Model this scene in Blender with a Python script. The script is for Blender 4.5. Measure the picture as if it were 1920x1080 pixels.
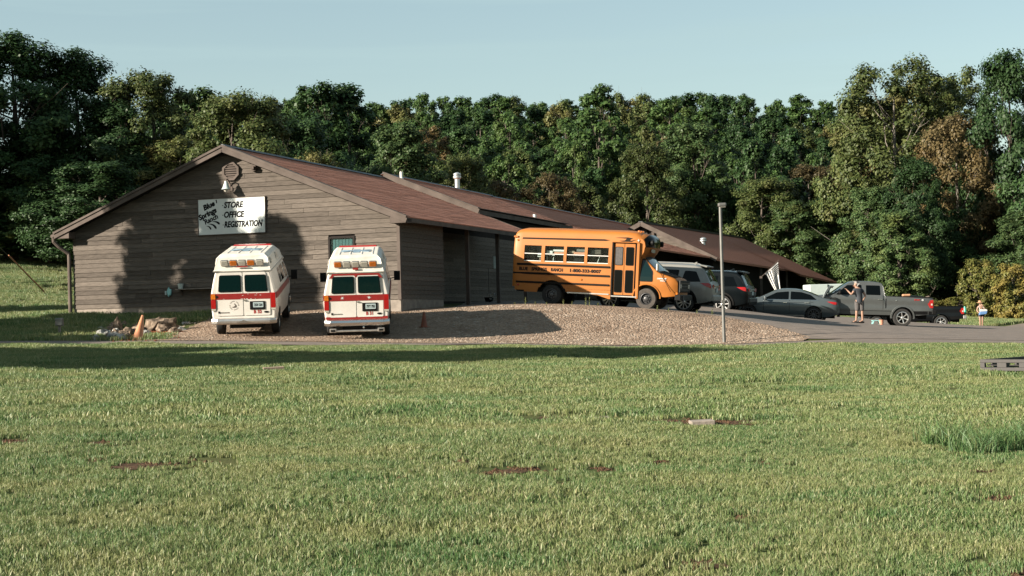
import bpy, bmesh, math, random
import numpy as np
from mathutils import Vector, Matrix, Euler

for o in list(bpy.data.objects):
    bpy.data.objects.remove(o)
scene = bpy.context.scene
COL = scene.collection
R = math.radians
rnd = random.Random(7)
nrg = np.random.default_rng(11)

# ------------------------------------------------------------------ camera
CAM_Z = 1.6
PITCH = math.atan(55 / 3000)
ROLL = -0.027
cam_data = bpy.data.cameras.new('camera')
cam_data.sensor_width = 36
cam_data.lens = 56.25
cam_data.clip_start = 0.2
cam_data.clip_end = 3000
cam = bpy.data.objects.new('camera', cam_data)
COL.objects.link(cam)
RM = Matrix.Rotation(R(90) + PITCH, 3, 'X') @ Matrix.Rotation(ROLL, 3, 'Z')
cam.matrix_world = Matrix.Translation((0, 0, CAM_Z)) @ RM.to_4x4()
scene.camera = cam

# ------------------------------------------------------------------ light
SUN_AZ, SUN_EL = R(66), R(21.5)          # azimuth from behind the camera towards the left
sun_from = Vector((-math.sin(SUN_AZ) * math.cos(SUN_EL), -math.cos(SUN_AZ) * math.cos(SUN_EL), math.sin(SUN_EL)))
world = bpy.data.worlds.new('World')
scene.world = world
world.use_nodes = True
nt = world.node_tree
nt.nodes.clear()
sky = nt.nodes.new('ShaderNodeTexSky')
sky.sky_type = 'NISHITA'
sky.sun_disc = False
sky.sun_elevation = SUN_EL
sky.sun_rotation = math.atan2(sun_from.x, sun_from.y) % (2 * math.pi)
sky.air_density = 1.0
sky.dust_density = 0.6
sky.ozone_density = 1.6
tint = nt.nodes.new('ShaderNodeMix')
tint.data_type = 'RGBA'
tint.blend_type = 'MULTIPLY'
tint.inputs['Factor'].default_value = 1
tint.inputs['B'].default_value = (1.05, 0.97, 0.81, 1)
# faint streaks of high cloud
tc = nt.nodes.new('ShaderNodeTexCoord')
mp = nt.nodes.new('ShaderNodeMapping')
mp.inputs['Scale'].default_value = (1.6, 1.0, 34)
mp.inputs['Rotation'].default_value = (0, R(2.5), 0)
nz = nt.nodes.new('ShaderNodeTexNoise')
nz.inputs['Scale'].default_value = 1.7
nz.inputs['Detail'].default_value = 5
rmp = nt.nodes.new('ShaderNodeMapRange')
rmp.inputs['From Min'].default_value = 0.5
rmp.inputs['From Max'].default_value = 0.85
rmp.inputs['To Min'].default_value = 0.3
rmp.inputs['To Max'].default_value = 0.95
cl = nt.nodes.new('ShaderNodeMix')
cl.data_type = 'RGBA'
cl.inputs['B'].default_value = (2.95, 3.98, 4.06, 1)
bg = nt.nodes.new('ShaderNodeBackground')
bg.inputs['Strength'].default_value = 0.05
wo = nt.nodes.new('ShaderNodeOutputWorld')
L = nt.links.new
L(sky.outputs[0], tint.inputs['A'])
L(tc.outputs['Generated'], mp.inputs['Vector'])
L(mp.outputs[0], nz.inputs['Vector'])
L(nz.outputs['Fac'], rmp.inputs['Value'])
L(rmp.outputs[0], cl.inputs['Factor'])
L(tint.outputs['Result'], cl.inputs['A'])
L(cl.outputs['Result'], bg.inputs['Color'])
L(bg.outputs[0], wo.inputs['Surface'])

sd = bpy.data.lights.new('sun', 'SUN')
sd.energy = 5.0
sd.angle = R(0.5)
sd.color = (1.0, 0.90, 0.76)
sun = bpy.data.objects.new('sun', sd)
COL.objects.link(sun)
sun.rotation_euler = (-sun_from).to_track_quat('-Z', 'Y').to_euler()

vs = scene.view_settings
scene.display_settings.display_device = 'sRGB'
vs.view_transform = 'Standard'
vs.look = 'None'
vs.gamma = 1
vs.use_curve_mapping = False
vs.exposure = 1.78
scene.cycles.max_bounces = 5
scene.cycles.diffuse_bounces = 1
scene.cycles.glossy_bounces = 3
scene.cycles.transmission_bounces = 4
scene.cycles.transparent_max_bounces = 8
scene.cycles.use_denoising = True

# ------------------------------------------------------------------ helpers
def P(px, py, D):
    """world point seen at photo pixel (px, py) at depth D (metres along +Y)"""
    d = RM @ Vector(((px - 960) / 3000, -(py - 540) / 3000, -1.0))
    s = D / d.y
    return Vector((d.x * s, D, CAM_Z + d.z * s))

def tag(o, label=None, cat=None, group=None, kind=None):
    if label: o['label'] = label
    if cat: o['category'] = cat
    if group: o['group'] = group
    if kind: o['kind'] = kind
    return o

def empty(name, loc=(0, 0, 0), rot=(0, 0, 0), parent=None):
    o = bpy.data.objects.new(name, None)
    COL.objects.link(o)
    o.empty_display_size = 0.2
    o.location = loc
    o.rotation_euler = rot
    if parent: o.parent = parent
    return o

def children(o):
    return [c for c in bpy.data.objects if c.parent == o]

def copy_tree(o, parent=None):
    c = o.copy()
    COL.objects.link(c)
    if parent is not None: c.parent = parent
    for ch in children(o):
        copy_tree(ch, c)
    return c

def link_mesh(name, me, parent=None):
    o = bpy.data.objects.new(name, me)
    COL.objects.link(o)
    if parent: o.parent = parent
    return o

class MB:
    """collects faces, then links them as one mesh object"""
    def __init__(s):
        s.v, s.f, s.mi = [], [], []
    def add(s, vs, fs, mi=0):
        b = len(s.v)
        s.v += [tuple(p) for p in vs]
        s.f += [tuple(i + b for i in q) for q in fs]
        s.mi += [mi] * len(fs)
        return s
    def box(s, c, d, M=None, mi=0):
        x, y, z = d[0] / 2, d[1] / 2, d[2] / 2
        vs = [Vector((a * x, b * y, e * z)) for e in (-1, 1) for b in (-1, 1) for a in (-1, 1)]
        if M is not None: vs = [M @ p for p in vs]
        vs = [p + Vector(c) for p in vs]
        return s.add(vs, [(0, 2, 3, 1), (4, 5, 7, 6), (0, 1, 5, 4), (2, 6, 7, 3), (0, 4, 6, 2), (1, 3, 7, 5)], mi)
    def box2(s, a, b, mi=0):
        return s.box([(a[i] + b[i]) / 2 for i in range(3)], [abs(b[i] - a[i]) for i in range(3)], None, mi)
    def prism(s, pts, U, V, N, t, org=(0, 0, 0), mi=0):
        """polygon pts (u, v) in the plane U, V, extruded t along N"""
        U, V, N, O = Vector(U), Vector(V), Vector(N), Vector(org)
        n = len(pts)
        a = [O + U * p[0] + V * p[1] for p in pts]
        b = [p + N * t for p in a]
        fs = [tuple(range(n))[::-1], tuple(range(n, 2 * n))]
        fs += [(i, (i + 1) % n, (i + 1) % n + n, i + n) for i in range(n)]
        return s.add(a + b, fs, mi)
    def tube(s, pts, rad, n=8, caps=True, mi=0):
        pts = [Vector(p) for p in pts]
        if not hasattr(rad, '__len__'): rad = [rad] * len(pts)
        rings = []
        ref = None
        for i, p in enumerate(pts):
            t = (pts[min(i + 1, len(pts) - 1)] - pts[max(i - 1, 0)]).normalized()
            if ref is None:
                ref = Vector((0, 0, 1)) if abs(t.z) < .9 else Vector((1, 0, 0))
            a = (ref - t * ref.dot(t)).normalized()
            ref = a
            b = t.cross(a)
            rings.append([p + (a * math.cos(k * 2 * math.pi / n) + b * math.sin(k * 2 * math.pi / n)) * rad[i] for k in range(n)])
        vs = [q for r in rings for q in r]
        fs = []
        for i in range(len(pts) - 1):
            for k in range(n):
                fs.append((i * n + k, i * n + (k + 1) % n, (i + 1) * n + (k + 1) % n, (i + 1) * n + k))
        if caps:
            fs.append(tuple(range(n))[::-1])
            fs.append(tuple(range((len(pts) - 1) * n, len(pts) * n)))
        return s.add(vs, fs, mi)
    def lathe(s, prof, n=24, M=None, closed=False, mi=0):
        """prof: (radius, height) pairs turned about local Z; M maps to place"""
        vs = []
        for r, h in prof:
            for k in range(n):
                a = 2 * math.pi * k / n
                p = Vector((r * math.cos(a), r * math.sin(a), h))
                vs.append(M @ p if M is not None else p)
        m = len(prof)
        fs = []
        for i in range(m if closed else m - 1):
            j = (i + 1) % m
            for k in range(n):
                fs.append((i * n + k, i * n + (k + 1) % n, j * n + (k + 1) % n, j * n + k))
        if not closed:
            fs.append(tuple(range(n))[::-1])
            fs.append(tuple(range((m - 1) * n, m * n)))
        return s.add(vs, fs, mi)
    def mesh(s, name):
        me = bpy.data.meshes.new(name)
        me.from_pydata(s.v, [], s.f)
        if any(s.mi): me.polygons.foreach_set('material_index', s.mi)
        me.update()
        return me
    def build(s, name, m, parent=None, smooth=False, bevel=0, recalc=True):
        me = s.mesh(name)
        if recalc:
            bm = bmesh.new()
            bm.from_mesh(me)
            bmesh.ops.recalc_face_normals(bm, faces=bm.faces)
            bm.to_mesh(me)
            bm.free()
        for q in (m if isinstance(m, (list, tuple)) else [m]):
            me.materials.append(q)
        o = link_mesh(name, me, parent)
        if smooth: smooth_by_angle(me)
        if bevel:
            md = o.modifiers.new('bevel', 'BEVEL')
            md.width = bevel
            md.segments = 2
            md.limit_method = 'ANGLE'
            md.angle_limit = R(40)
        return o

def smooth_by_angle(me, ang=38):
    me.polygons.foreach_set('use_smooth', [True] * len(me.polygons))
    bm = bmesh.new()
    bm.from_mesh(me)
    lim = R(ang)
    for e in bm.edges:
        if len(e.link_faces) == 2:
            e.smooth = e.calc_face_angle(0) < lim
    bm.to_mesh(me)
    bm.free()

def round_poly(pts, r, n=4):
    out = []
    m = len(pts)
    for i in range(m):
        a, b, c = (Vector(pts[i - 1]).to_2d(), Vector(pts[i]).to_2d(), Vector(pts[(i + 1) % m]).to_2d())
        u, w = (a - b), (c - b)
        rr = min(r, u.length * .45, w.length * .45)
        p, q = b + u.normalized() * rr, b + w.normalized() * rr
        for k in range(n + 1):
            t = k / n
            out.append(tuple(p * (1 - t) ** 2 + b * 2 * t * (1 - t) + q * t * t))
    return out

def rrect(w, h, r, cx=0, cy=0, n=4):
    return round_poly([(cx - w / 2, cy - h / 2), (cx + w / 2, cy - h / 2), (cx + w / 2, cy + h / 2), (cx - w / 2, cy + h / 2)], r, n)

# ------------------------------------------------------------------ materials
ALB = .68
def mat(name, col, rough=.6, metal=0., var=.15, scale=6., bump=0., bscale=None, spec=.5, col2=None, coords='Object', stretch=None, detail=4, rand=0., coat=0.):
    if metal < .5:
        col = [c * ALB for c in col]
        col2 = [c * ALB for c in col2] if col2 else None
    m = bpy.data.materials.new(name)
    m.use_nodes = True
    n = m.node_tree
    b = n.nodes['Principled BSDF']
    b.inputs['Roughness'].default_value = rough
    b.inputs['Metallic'].default_value = metal
    b.inputs['Specular IOR Level'].default_value = spec
    if coat:
        b.inputs['Coat Weight'].default_value = coat
        b.inputs['Coat Roughness'].default_value = .06
    t = n.nodes.new('ShaderNodeTexCoord')
    mpn = n.nodes.new('ShaderNodeMapping')
    if stretch: mpn.inputs['Scale'].default_value = stretch
    n.links.new(t.outputs[coords], mpn.inputs['Vector'])
    ns = n.nodes.new('ShaderNodeTexNoise')
    ns.inputs['Scale'].default_value = scale
    ns.inputs['Detail'].default_value = detail
    n.links.new(mpn.outputs[0], ns.inputs['Vector'])
    if var or col2:
        mx = n.nodes.new('ShaderNodeMix')
        mx.data_type = 'RGBA'
        c1 = [max(0, c * (1 - var)) for c in col]
        c2 = list(col2) if col2 else [c * (1 + var) for c in col]
        mx.inputs['A'].default_value = (*c1, 1)
        mx.inputs['B'].default_value = (*c2, 1)
        rp = n.nodes.new('ShaderNodeMapRange')
        rp.inputs['From Min'].default_value = .3
        rp.inputs['From Max'].default_value = .7
        n.links.new(ns.outputs['Fac'], rp.inputs['Value'])
        n.links.new(rp.outputs[0], mx.inputs['Factor'])
        out = mx.outputs['Result']
        if rand:
            oi = n.nodes.new('ShaderNodeObjectInfo')
            mr = n.nodes.new('ShaderNodeMapRange')
            mr.inputs['To Min'].default_value = 1 - rand
            mr.inputs['To Max'].default_value = 1 + rand
            n.links.new(oi.outputs['Random'], mr.inputs['Value'])
            hs = n.nodes.new('ShaderNodeHueSaturation')
            n.links.new(mr.outputs[0], hs.inputs['Value'])
            n.links.new(out, hs.inputs['Color'])
            out = hs.outputs[0]
        n.links.new(out, b.inputs['Base Color'])
    else:
        b.inputs['Base Color'].default_value = (*col, 1)
    if bump:
        bp = n.nodes.new('ShaderNodeBump')
        bp.inputs['Strength'].default_value = bump
        bp.inputs['Distance'].default_value = .02
        n2 = n.nodes.new('ShaderNodeTexNoise')
        n2.inputs['Scale'].default_value = bscale or scale * 4
        n2.inputs['Detail'].default_value = 5
        n.links.new(mpn.outputs[0], n2.inputs['Vector'])
        n.links.new(n2.outputs['Fac'], bp.inputs['Height'])
        n.links.new(bp.outputs[0], b.inputs['Normal'])
    return m

def glass_mat(name, tintc=(.9, .95, .94), mixf=.12):
    m = bpy.data.materials.new(name)
    m.use_nodes = True
    n = m.node_tree
    n.nodes.clear()
    o = n.nodes.new('ShaderNodeOutputMaterial')
    tr = n.nodes.new('ShaderNodeBsdfTransparent')
    tr.inputs[0].default_value = (*tintc, 1)
    gl = n.nodes.new('ShaderNodeBsdfGlossy')
    gl.inputs['Roughness'].default_value = .03
    fr = n.nodes.new('ShaderNodeFresnel')
    fr.inputs['IOR'].default_value = 1.25
    mx = n.nodes.new('ShaderNodeMixShader')
    n.links.new(fr.outputs[0], mx.inputs[0])
    n.links.new(tr.outputs[0], mx.inputs[1])
    n.links.new(gl.outputs[0], mx.inputs[2])
    n.links.new(mx.outputs[0], o.inputs[0])
    return m

M = {}
def stretchy(name, col, **k):
    M[name] = mat(name, col, **k)
stretchy('siding', (.135, .115, .098), rough=.85, var=.28, scale=5, stretch=(.7, 1, 9), bump=.5, bscale=14, rand=.24, detail=6, spec=.06)
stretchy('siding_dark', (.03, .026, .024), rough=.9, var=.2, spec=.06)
stretchy('fascia', (.115, .092, .079), rough=.8, var=.22, scale=2, spec=.15)
stretchy('shingle', (.50, .225, .155), rough=.95, var=.3, scale=30, bump=.5, bscale=60, spec=.2, detail=6)
stretchy('ridge_metal', (.03, .035, .04), rough=.5, var=.1)
stretchy('galvanised', (.42, .44, .44), rough=.4, metal=.7, var=.12)
stretchy('white_pipe', (.7, .7, .67), rough=.5, var=.08)
stretchy('concrete', (.26, .22, .185), rough=.9, var=.25, scale=4, bump=.3)
stretchy('asphalt', (.155, .122, .10), rough=.9, var=.25, scale=2.2, bump=.35, bscale=40, detail=8)
stretchy('white_paint', (.74, .72, .68), rough=.35, var=.03, scale=3, coat=.3)
stretchy('van_white', (.70, .655, .59), rough=.4, var=.0, scale=1.6, detail=7, col2=(.84, .80, .74), coat=.15)
stretchy('cap_white', (.68, .64, .57), rough=.5, var=.12, scale=3)
stretchy('red_stripe', (.28, .017, .015), rough=.4, var=.1)
stretchy('red_lens', (.38, .012, .012), rough=.15, var=.1)
stretchy('amber_lens', (.62, .17, .02), rough=.15, var=.25, scale=25)
stretchy('clear_lens', (.52, .49, .42), rough=.15, var=.15, scale=25)
stretchy('chrome', (.65, .63, .6), rough=.18, metal=1, var=.06)
stretchy('dull_chrome', (.5, .48, .45), rough=.35, metal=.9, var=.15)
stretchy('black_plastic', (.007, .007, .007), rough=.6, var=.1, spec=.15)
stretchy('black_paint', (.004, .004, .004), rough=.4, var=.1)
stretchy('rubber', (.014, .013, .012), rough=.85, var=.25, scale=10)
stretchy('dusty_rubber', (.06, .05, .042), rough=.9, var=.3, scale=10)
stretchy('dark_glass', (.002, .003, .0035), rough=.08, var=0, spec=.13)
stretchy('sky_teal_glass', (.003, .014, .014), rough=.05, var=0, spec=.4)  # teal of the reflected sky put into the dark glass colour
stretchy('rim_alloy', (.55, .54, .52), rough=.3, metal=.8, var=.05)
stretchy('rim_dark', (.05, .05, .052), rough=.4, metal=.5, var=.05)
stretchy('bus_orange', (.40, .137, .022), rough=.5, var=.07, scale=2, spec=.3)
stretchy('bus_black', (.012, .009, .007), rough=.7, var=.1, spec=.12)
stretchy('silver_grey', (.25, .245, .225), rough=.38, metal=.2, var=.06, coat=.2)
stretchy('dark_suv', (.003, .005, .006), rough=.25, var=.03, spec=.2)
stretchy('sedan_grey', (.080, .098, .104), rough=.32, metal=.3, var=.04, coat=.35)
stretchy('truck_grey', (.105, .112, .11), rough=.38, metal=.3, var=.05, coat=.25)
stretchy('truck_dark', (.004, .005, .006), rough=.3, var=.03, spec=.3)
stretchy('plate_white', (.45, .55, .56), rough=.4, var=.1)
stretchy('ink', (.012, .012, .013), rough=.7, var=0, spec=.08)
stretchy('sign_white', (.72, .76, .74), rough=.5, var=.03)
stretchy('red_ink', (.36, .02, .015), rough=.5, var=0)
stretchy('white_ink', (.7, .7, .68), rough=.5, var=0)
stretchy('blue_ink', (.2, .3, .38), rough=.6, var=.15, scale=8)
stretchy('pole_grey', (.16, .16, .15), rough=.55, metal=.4, var=.1)
stretchy('cone_orange', (.5, .2, .09), rough=.6, var=.12)
stretchy('rock', (.10, .075, .055), rough=.95, var=.6, scale=5, bump=1.0, bscale=12, col2=(.34, .26, .195), detail=8, spec=.1)
stretchy('pale_rock', (.2, .2, .19), rough=.9, var=.5, scale=4, bump=.9, col2=(.5, .5, .47), spec=.1)
stretchy('cone_shaded', (.2, .05, .02), rough=.7, var=.15)  # cone orange with the van's shade darkened into the colour
stretchy('stone', (.42, .34, .27), rough=.95, var=.3, scale=.7, coords='Object', rand=.0)
stretchy('plastic_grey', (.03, .026, .024), rough=.65, var=.2, scale=8)
stretchy('skin', (.36, .21, .145), rough=.55, var=.08)
stretchy('hair_grey', (.3, .29, .28), rough=.8, var=.2)
stretchy('navy_shirt', (.03, .036, .045), rough=.85, var=.15)
stretchy('grey_cloth', (.085, .078, .076), rough=.9, var=.25, scale=14)
stretchy('teal_bag', (.3, .62, .62), rough=.6, var=.1)
stretchy('terracotta', (.62, .27, .17), rough=.7, var=.08)
stretchy('green_plastic', (.06, .55, .36), rough=.35, var=.05)
stretchy('blue_cloth', (.12, .26, .52), rough=.8, var=.12)
stretchy('straw', (.5, .27, .15), rough=.85, var=.12)
stretchy('bark', (.11, .088, .07), rough=.95, var=.4, scale=3, stretch=(3, 3, .6), bump=.8)
stretchy('pale_bark', (.17, .15, .125), rough=.95, var=.4, scale=3, stretch=(3, 3, .6), bump=.6)
stretchy('curtain', (.07, .16, .165), rough=.9, var=.3, scale=18, stretch=(6, 6, .4))  # teal darkened to stand in for tree shade on the window
stretchy('wood_block', (.3, .22, .16), rough=.9, var=.2, scale=6)
stretchy('bucket', (.52, .6, .57), rough=.5, var=.05)

def text(body, name, size, m, parent, Mx, shear=0., off=0., ext=.002, sx=1., align='LEFT', fit=None):
    """flat lettering turned into a mesh, placed by the matrix Mx (x along the line, y up, z out)"""
    cu = bpy.data.curves.new(name, 'FONT')
    cu.body = body
    cu.size = size
    cu.shear = shear
    cu.offset = off
    cu.extrude = ext
    cu.align_x = align
    cu.resolution_u = 3
    t = bpy.data.objects.new('tmp_text', cu)
    COL.objects.link(t)
    dg = bpy.context.evaluated_depsgraph_get()
    me = bpy.data.meshes.new_from_object(t.evaluated_get(dg))
    bpy.data.objects.remove(t)
    bpy.data.curves.remove(cu)
    me.name = name
    if fit and len(me.vertices):
        xs_ = [v.co.x for v in me.vertices]; ys_ = [v.co.y for v in me.vertices]
        x0_, y0_ = min(xs_), min(ys_)
        kx, ky = fit[0] / (max(xs_) - x0_), fit[1] / (max(ys_) - y0_)
        me.transform(Matrix.Diagonal((kx, ky, 1, 1)) @ Matrix.Translation((-x0_, -y0_, 0)))
    else:
        me.transform(Matrix.Diagonal((sx, 1, 1, 1)))
    me.materials.clear()
    me.materials.append(m)
    o = link_mesh(name, me, parent)
    o.matrix_local = Mx
    return o

def frame_mx(org, X, Y):
    X, Y = Vector(X).normalized(), Vector(Y)
    Z = X.cross(Y).normalized()
    Y = Z.cross(X)
    m = Matrix((X, Y, Z)).transposed().to_4x4()
    m.translation = Vector(org)
    return m
# ------------------------------------------------------------------ the lie of the land
def lawn_z(X, D):
    return .0235 * (D - 10) - .027 * X

ctrl = []
for X in (-70, -45, -28, -16, -8, 0, 8, 16, 28, 45, 70):
    for D in (-20, 0, 10, 20, 30, 38, 43, 46):
        ctrl.append((X, D, lawn_z(X, max(D, 0)) if D >= 0 else lawn_z(X, 0)))
def cp(px, py, D):
    p = P(px, py, D)
    ctrl.append((p.x, p.y, p.z))
# gravel apron under the vans, wall foot
for q in [(416, 626.5, 49.6), (621, 629.6, 49.4), (520, 629, 49.4), (740, 629, 49.5), (580, 579, 56.6), (680, 580, 55.6), (450, 583, 57.4),
          (300, 586, 58), (142, 588, 58.9), (760, 588, 55), (200, 628, 50), (60, 628, 50), (60, 604, 56), (330, 622, 51),
          (800, 608, 52), (860, 590, 53.4), (790, 577, 58), (850, 574, 61),
          # bank: foot and crest
          (800, 640, 48.4), (950, 641, 48.6), (1100, 640, 49), (1250, 640, 48.6), (1400, 640, 48), (1500, 638, 47.6),
          (900, 575.5, 55.5), (1000, 572.5, 55.5), (1100, 575.5, 55), (1200, 581, 54.6), (1285, 588, 53.6), (1359, 598, 52.4),
          (1408, 608, 51.2), (1477, 621, 49.6), (1540, 630, 48.4),
          # lot
          (1034, 571.5, 57.7), (1210, 580, 57.0), (1280, 585, 60), (1354, 587, 64), (1350, 577, 68), (1525, 604, 70), (1420, 594, 75), (1692, 613, 70),
          (1600, 607, 70), (1612, 607, 67), (1560, 619, 56), (1700, 627, 55), (1850, 628, 58), (1840, 617.5, 97), (1765, 616.5, 93), (1700, 606, 92),
          (1915, 606, 97), (1900, 598, 112), (1860, 590, 125), (1700, 588, 125), (1560, 572, 115), (1100, 564, 80), (1250, 562, 100), (1440, 560, 120),
          # rising field on the left
          (60, 588, 64), (60, 560, 76), (60, 522, 96), (60, 488, 115), (-300, 560, 76), (-300, 500, 110), (120, 575, 68), (130, 520, 96)]:
    cp(*q)
for X, D, z in [(-20, 75, 2.6), (-22, 95, 3.0), (-14, 115, 3.2), (-30, 130, 7.5), (0, 130, 3.2), (15, 150, 3.0), (30, 150, 2.6), (45, 140, 1.6), (70, 120, .6),
                (-60, 150, 11), (-30, 165, 10), (0, 160, 6.5), (30, 175, 6), (60, 165, 4), (100, 160, 4),
                (-90, 220, 19), (-50, 220, 18), (-20, 215, 17), (10, 215, 16.5), (40, 220, 15), (70, 225, 13), (110, 230, 14),
                (-120, 320, 24), (-40, 320, 25), (40, 320, 24), (120, 320, 22), (-100, 80, 3.5), (-130, 140, 10), (110, 60, -1.4), (130, 110, 0), (-80, 46, 3),
                (0, 430, 26), (-150, 430, 26), (150, 430, 24), (-60, 60, 2.5), (-60, 95, 4.2)]:
    ctrl.append((X, D, z))
ctrl = np.array(ctrl)
_C2 = 2.5 ** 2
def _phi(r2):
    return np.sqrt(r2 + _C2)
_XY = ctrl[:, :2]
_n = len(ctrl)
_A = np.zeros((_n + 3, _n + 3))
_A[:_n, :_n] = _phi(((_XY[:, None] - _XY[None]) ** 2).sum(-1)) + np.eye(_n) * -.25
_A[:_n, _n] = 1
_A[:_n, _n + 1:] = _XY
_A[_n:, :_n] = _A[:_n, _n:].T
_W = np.linalg.solve(_A, np.concatenate([ctrl[:, 2], np.zeros(3)]))
def tz(X, D):
    X = np.asarray(X, float); D = np.asarray(D, float)
    sh = X.shape
    x, y = np.clip(X.ravel(), -170, 170), np.clip(D.ravel(), -40, 460)
    out = np.empty(len(x))
    for i in range(0, len(x), 4000):
        a, b = x[i:i + 4000], y[i:i + 4000]
        k = _phi((a[:, None] - _XY[None, :, 0]) ** 2 + (b[:, None] - _XY[None, :, 1]) ** 2)
        out[i:i + 4000] = k @ _W[:_n] + _W[_n] + a * _W[_n + 1] + b * _W[_n + 2]
    # small unevenness of the turf
    out += .02 * np.sin(x * .9 + 1.3 * np.sin(y * .5)) * np.sin(y * .8 + .6 * np.sin(x * .7)) * (y < 46)
    return out.reshape(sh)
def gz(x, y):
    return float(tz(np.array([x]), np.array([y]))[0])
def on_ground(px, D, dz=0.):
    """ground point in the photo column px at depth D"""
    X = P(px, 600, D).x
    for _ in range(3):
        z = gz(X, D)
        py = 540
        # column px shifts a little with height because the camera is rolled
        lo, hi = 200, 1400
        for _ in range(30):
            mid = (lo + hi) / 2
            if P(px, mid, D).z > z: lo = mid
            else: hi = mid
        X = P(px, lo, D).x
    return Vector((X, D, gz(X, D) + dz))

def grid_sheet(name, xs, ys, m, dz=0., kind='structure', mask=None):
    XX, YY = np.meshgrid(xs, ys)
    ZZ = tz(XX, YY) + dz
    nx, ny = len(xs), len(ys)
    v = np.stack([XX, YY, ZZ], -1).reshape(-1, 3)
    i = np.arange(ny - 1)[:, None] * nx + np.arange(nx - 1)[None]
    f = np.stack([i, i + 1, i + nx + 1, i + nx], -1).reshape(-1, 4)
    return np_mesh(name, v, f, m, kind)

def np_mesh(name, v, f, m, kind=None, smooth=True, parent=None):
    me = bpy.data.meshes.new(name)
    me.vertices.add(len(v))
    me.vertices.foreach_set('co', np.ascontiguousarray(v, dtype=np.float32).ravel())
    k = f.shape[1]
    me.loops.add(f.size)
    me.loops.foreach_set('vertex_index', np.ascontiguousarray(f, dtype=np.int32).ravel())
    me.polygons.add(len(f))
    me.polygons.foreach_set('loop_start', np.arange(0, f.size, k, dtype=np.int32))
    me.polygons.foreach_set('loop_total', np.full(len(f), k, dtype=np.int32))
    me.update(calc_edges=True)
    me.polygons.foreach_set('use_smooth', np.full(len(f), smooth, dtype=bool))
    if m: me.materials.append(m)
    o = link_mesh(name, me, parent)
    if kind: o['kind'] = kind
    return o

def ground_mat():
    m = bpy.data.materials.new('turf_soil')
    m.use_nodes = True
    n = m.node_tree
    b = n.nodes['Principled BSDF']
    b.inputs['Roughness'].default_value = .95
    b.inputs['Specular IOR Level'].default_value = .1
    g = n.nodes.new('ShaderNodeNewGeometry')
    a = n.nodes.new('ShaderNodeTexNoise'); a.inputs['Scale'].default_value = .35; a.inputs['Detail'].default_value = 6
    c = n.nodes.new('ShaderNodeTexNoise'); c.inputs['Scale'].default_value = 9; c.inputs['Detail'].default_value = 6
    n.links.new(g.outputs['Position'], a.inputs['Vector'])
    n.links.new(g.outputs['Position'], c.inputs['Vector'])
    r1 = n.nodes.new('ShaderNodeValToRGB')
    r1.color_ramp.elements[0].position = .35; r1.color_ramp.elements[0].color = (.028, .045, .014, 1)
    r1.color_ramp.elements[1].position = .7; r1.color_ramp.elements[1].color = (.065, .068, .028, 1)
    n.links.new(a.outputs['Fac'], r1.inputs[0])
    mx = n.nodes.new('ShaderNodeMix'); mx.data_type = 'RGBA'; mx.blend_type = 'MULTIPLY'
    mx.inputs['Factor'].default_value = .8
    r2 = n.nodes.new('ShaderNodeValToRGB')
    c.inputs['Scale'].default_value = 28; c.inputs['Roughness'].default_value = .8
    r2.color_ramp.elements[0].position = .36; r2.color_ramp.elements[0].color = (.35, .35, .35, 1)
    r2.color_ramp.elements[1].position = .62; r2.color_ramp.elements[1].color = (1.9, 1.7, 1.4, 1)
    n.links.new(c.outputs['Fac'], r2.inputs[0])
    n.links.new(r1.outputs[0], mx.inputs['A'])
    n.links.new(r2.outputs[0], mx.inputs['B'])
    n.links.new(mx.outputs['Result'], b.inputs['Base Color'])
    return m
M['ground'] = ground_mat()

def gravel_mat(name, c1, c2, c3, sc=7.):
    m = bpy.data.materials.new(name)
    m.use_nodes = True
    n = m.node_tree
    b = n.nodes['Principled BSDF']
    b.inputs['Roughness'].default_value = .95
    b.inputs['Specular IOR Level'].default_value = .15
    g = n.nodes.new('ShaderNodeNewGeometry')
    v = n.nodes.new('ShaderNodeTexVoronoi'); v.inputs['Scale'].default_value = sc
    a = n.nodes.new('ShaderNodeTexNoise'); a.inputs['Scale'].default_value = .8; a.inputs['Detail'].default_value = 7
    for q in (v, a): n.links.new(g.outputs['Position'], q.inputs['Vector'])
    r = n.nodes.new('ShaderNodeValToRGB')
    c1, c2, c3 = [[q * ALB for q in c] for c in (c1, c2, c3)]
    r.color_ramp.elements[0].color = (*c1, 1)
    r.color_ramp.elements[1].color = (*c2, 1)
    sp = n.nodes.new('ShaderNodeSeparateColor')
    n.links.new(v.outputs['Color'], sp.inputs[0])
    n.links.new(sp.outputs[0], r.inputs[0])
    mx = n.nodes.new('ShaderNodeMix'); mx.data_type = 'RGBA'
    rp = n.nodes.new('ShaderNodeMapRange'); rp.inputs['From Min'].default_value = .52; rp.inputs['From Max'].default_value = .72; rp.inputs['To Max'].default_value = .75
    n.links.new(a.outputs['Fac'], rp.inputs['Value'])
    n.links.new(rp.outputs[0], mx.inputs['Factor'])
    n.links.new(r.outputs[0], mx.inputs['A'])
    mx.inputs['B'].default_value = (*c3, 1)
    n.links.new(mx.outputs['Result'], b.inputs['Base Color'])
    bp = n.nodes.new('ShaderNodeBump'); bp.inputs['Strength'].default_value = .9; bp.inputs['Distance'].default_value = .05
    n.links.new(v.outputs['Distance'], bp.inputs['Height'])
    bp.invert = True
    n.links.new(bp.outputs[0], b.inputs['Normal'])
    return m
M['gravel'] = gravel_mat('gravel', (.175, .125, .09), (.37, .272, .2), (.13, .08, .05), 15.)
M['gravel_fine'] = gravel_mat('gravel_fine', (.38, .28, .22), (.5, .4, .32), (.33, .25, .2), 20)

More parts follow.
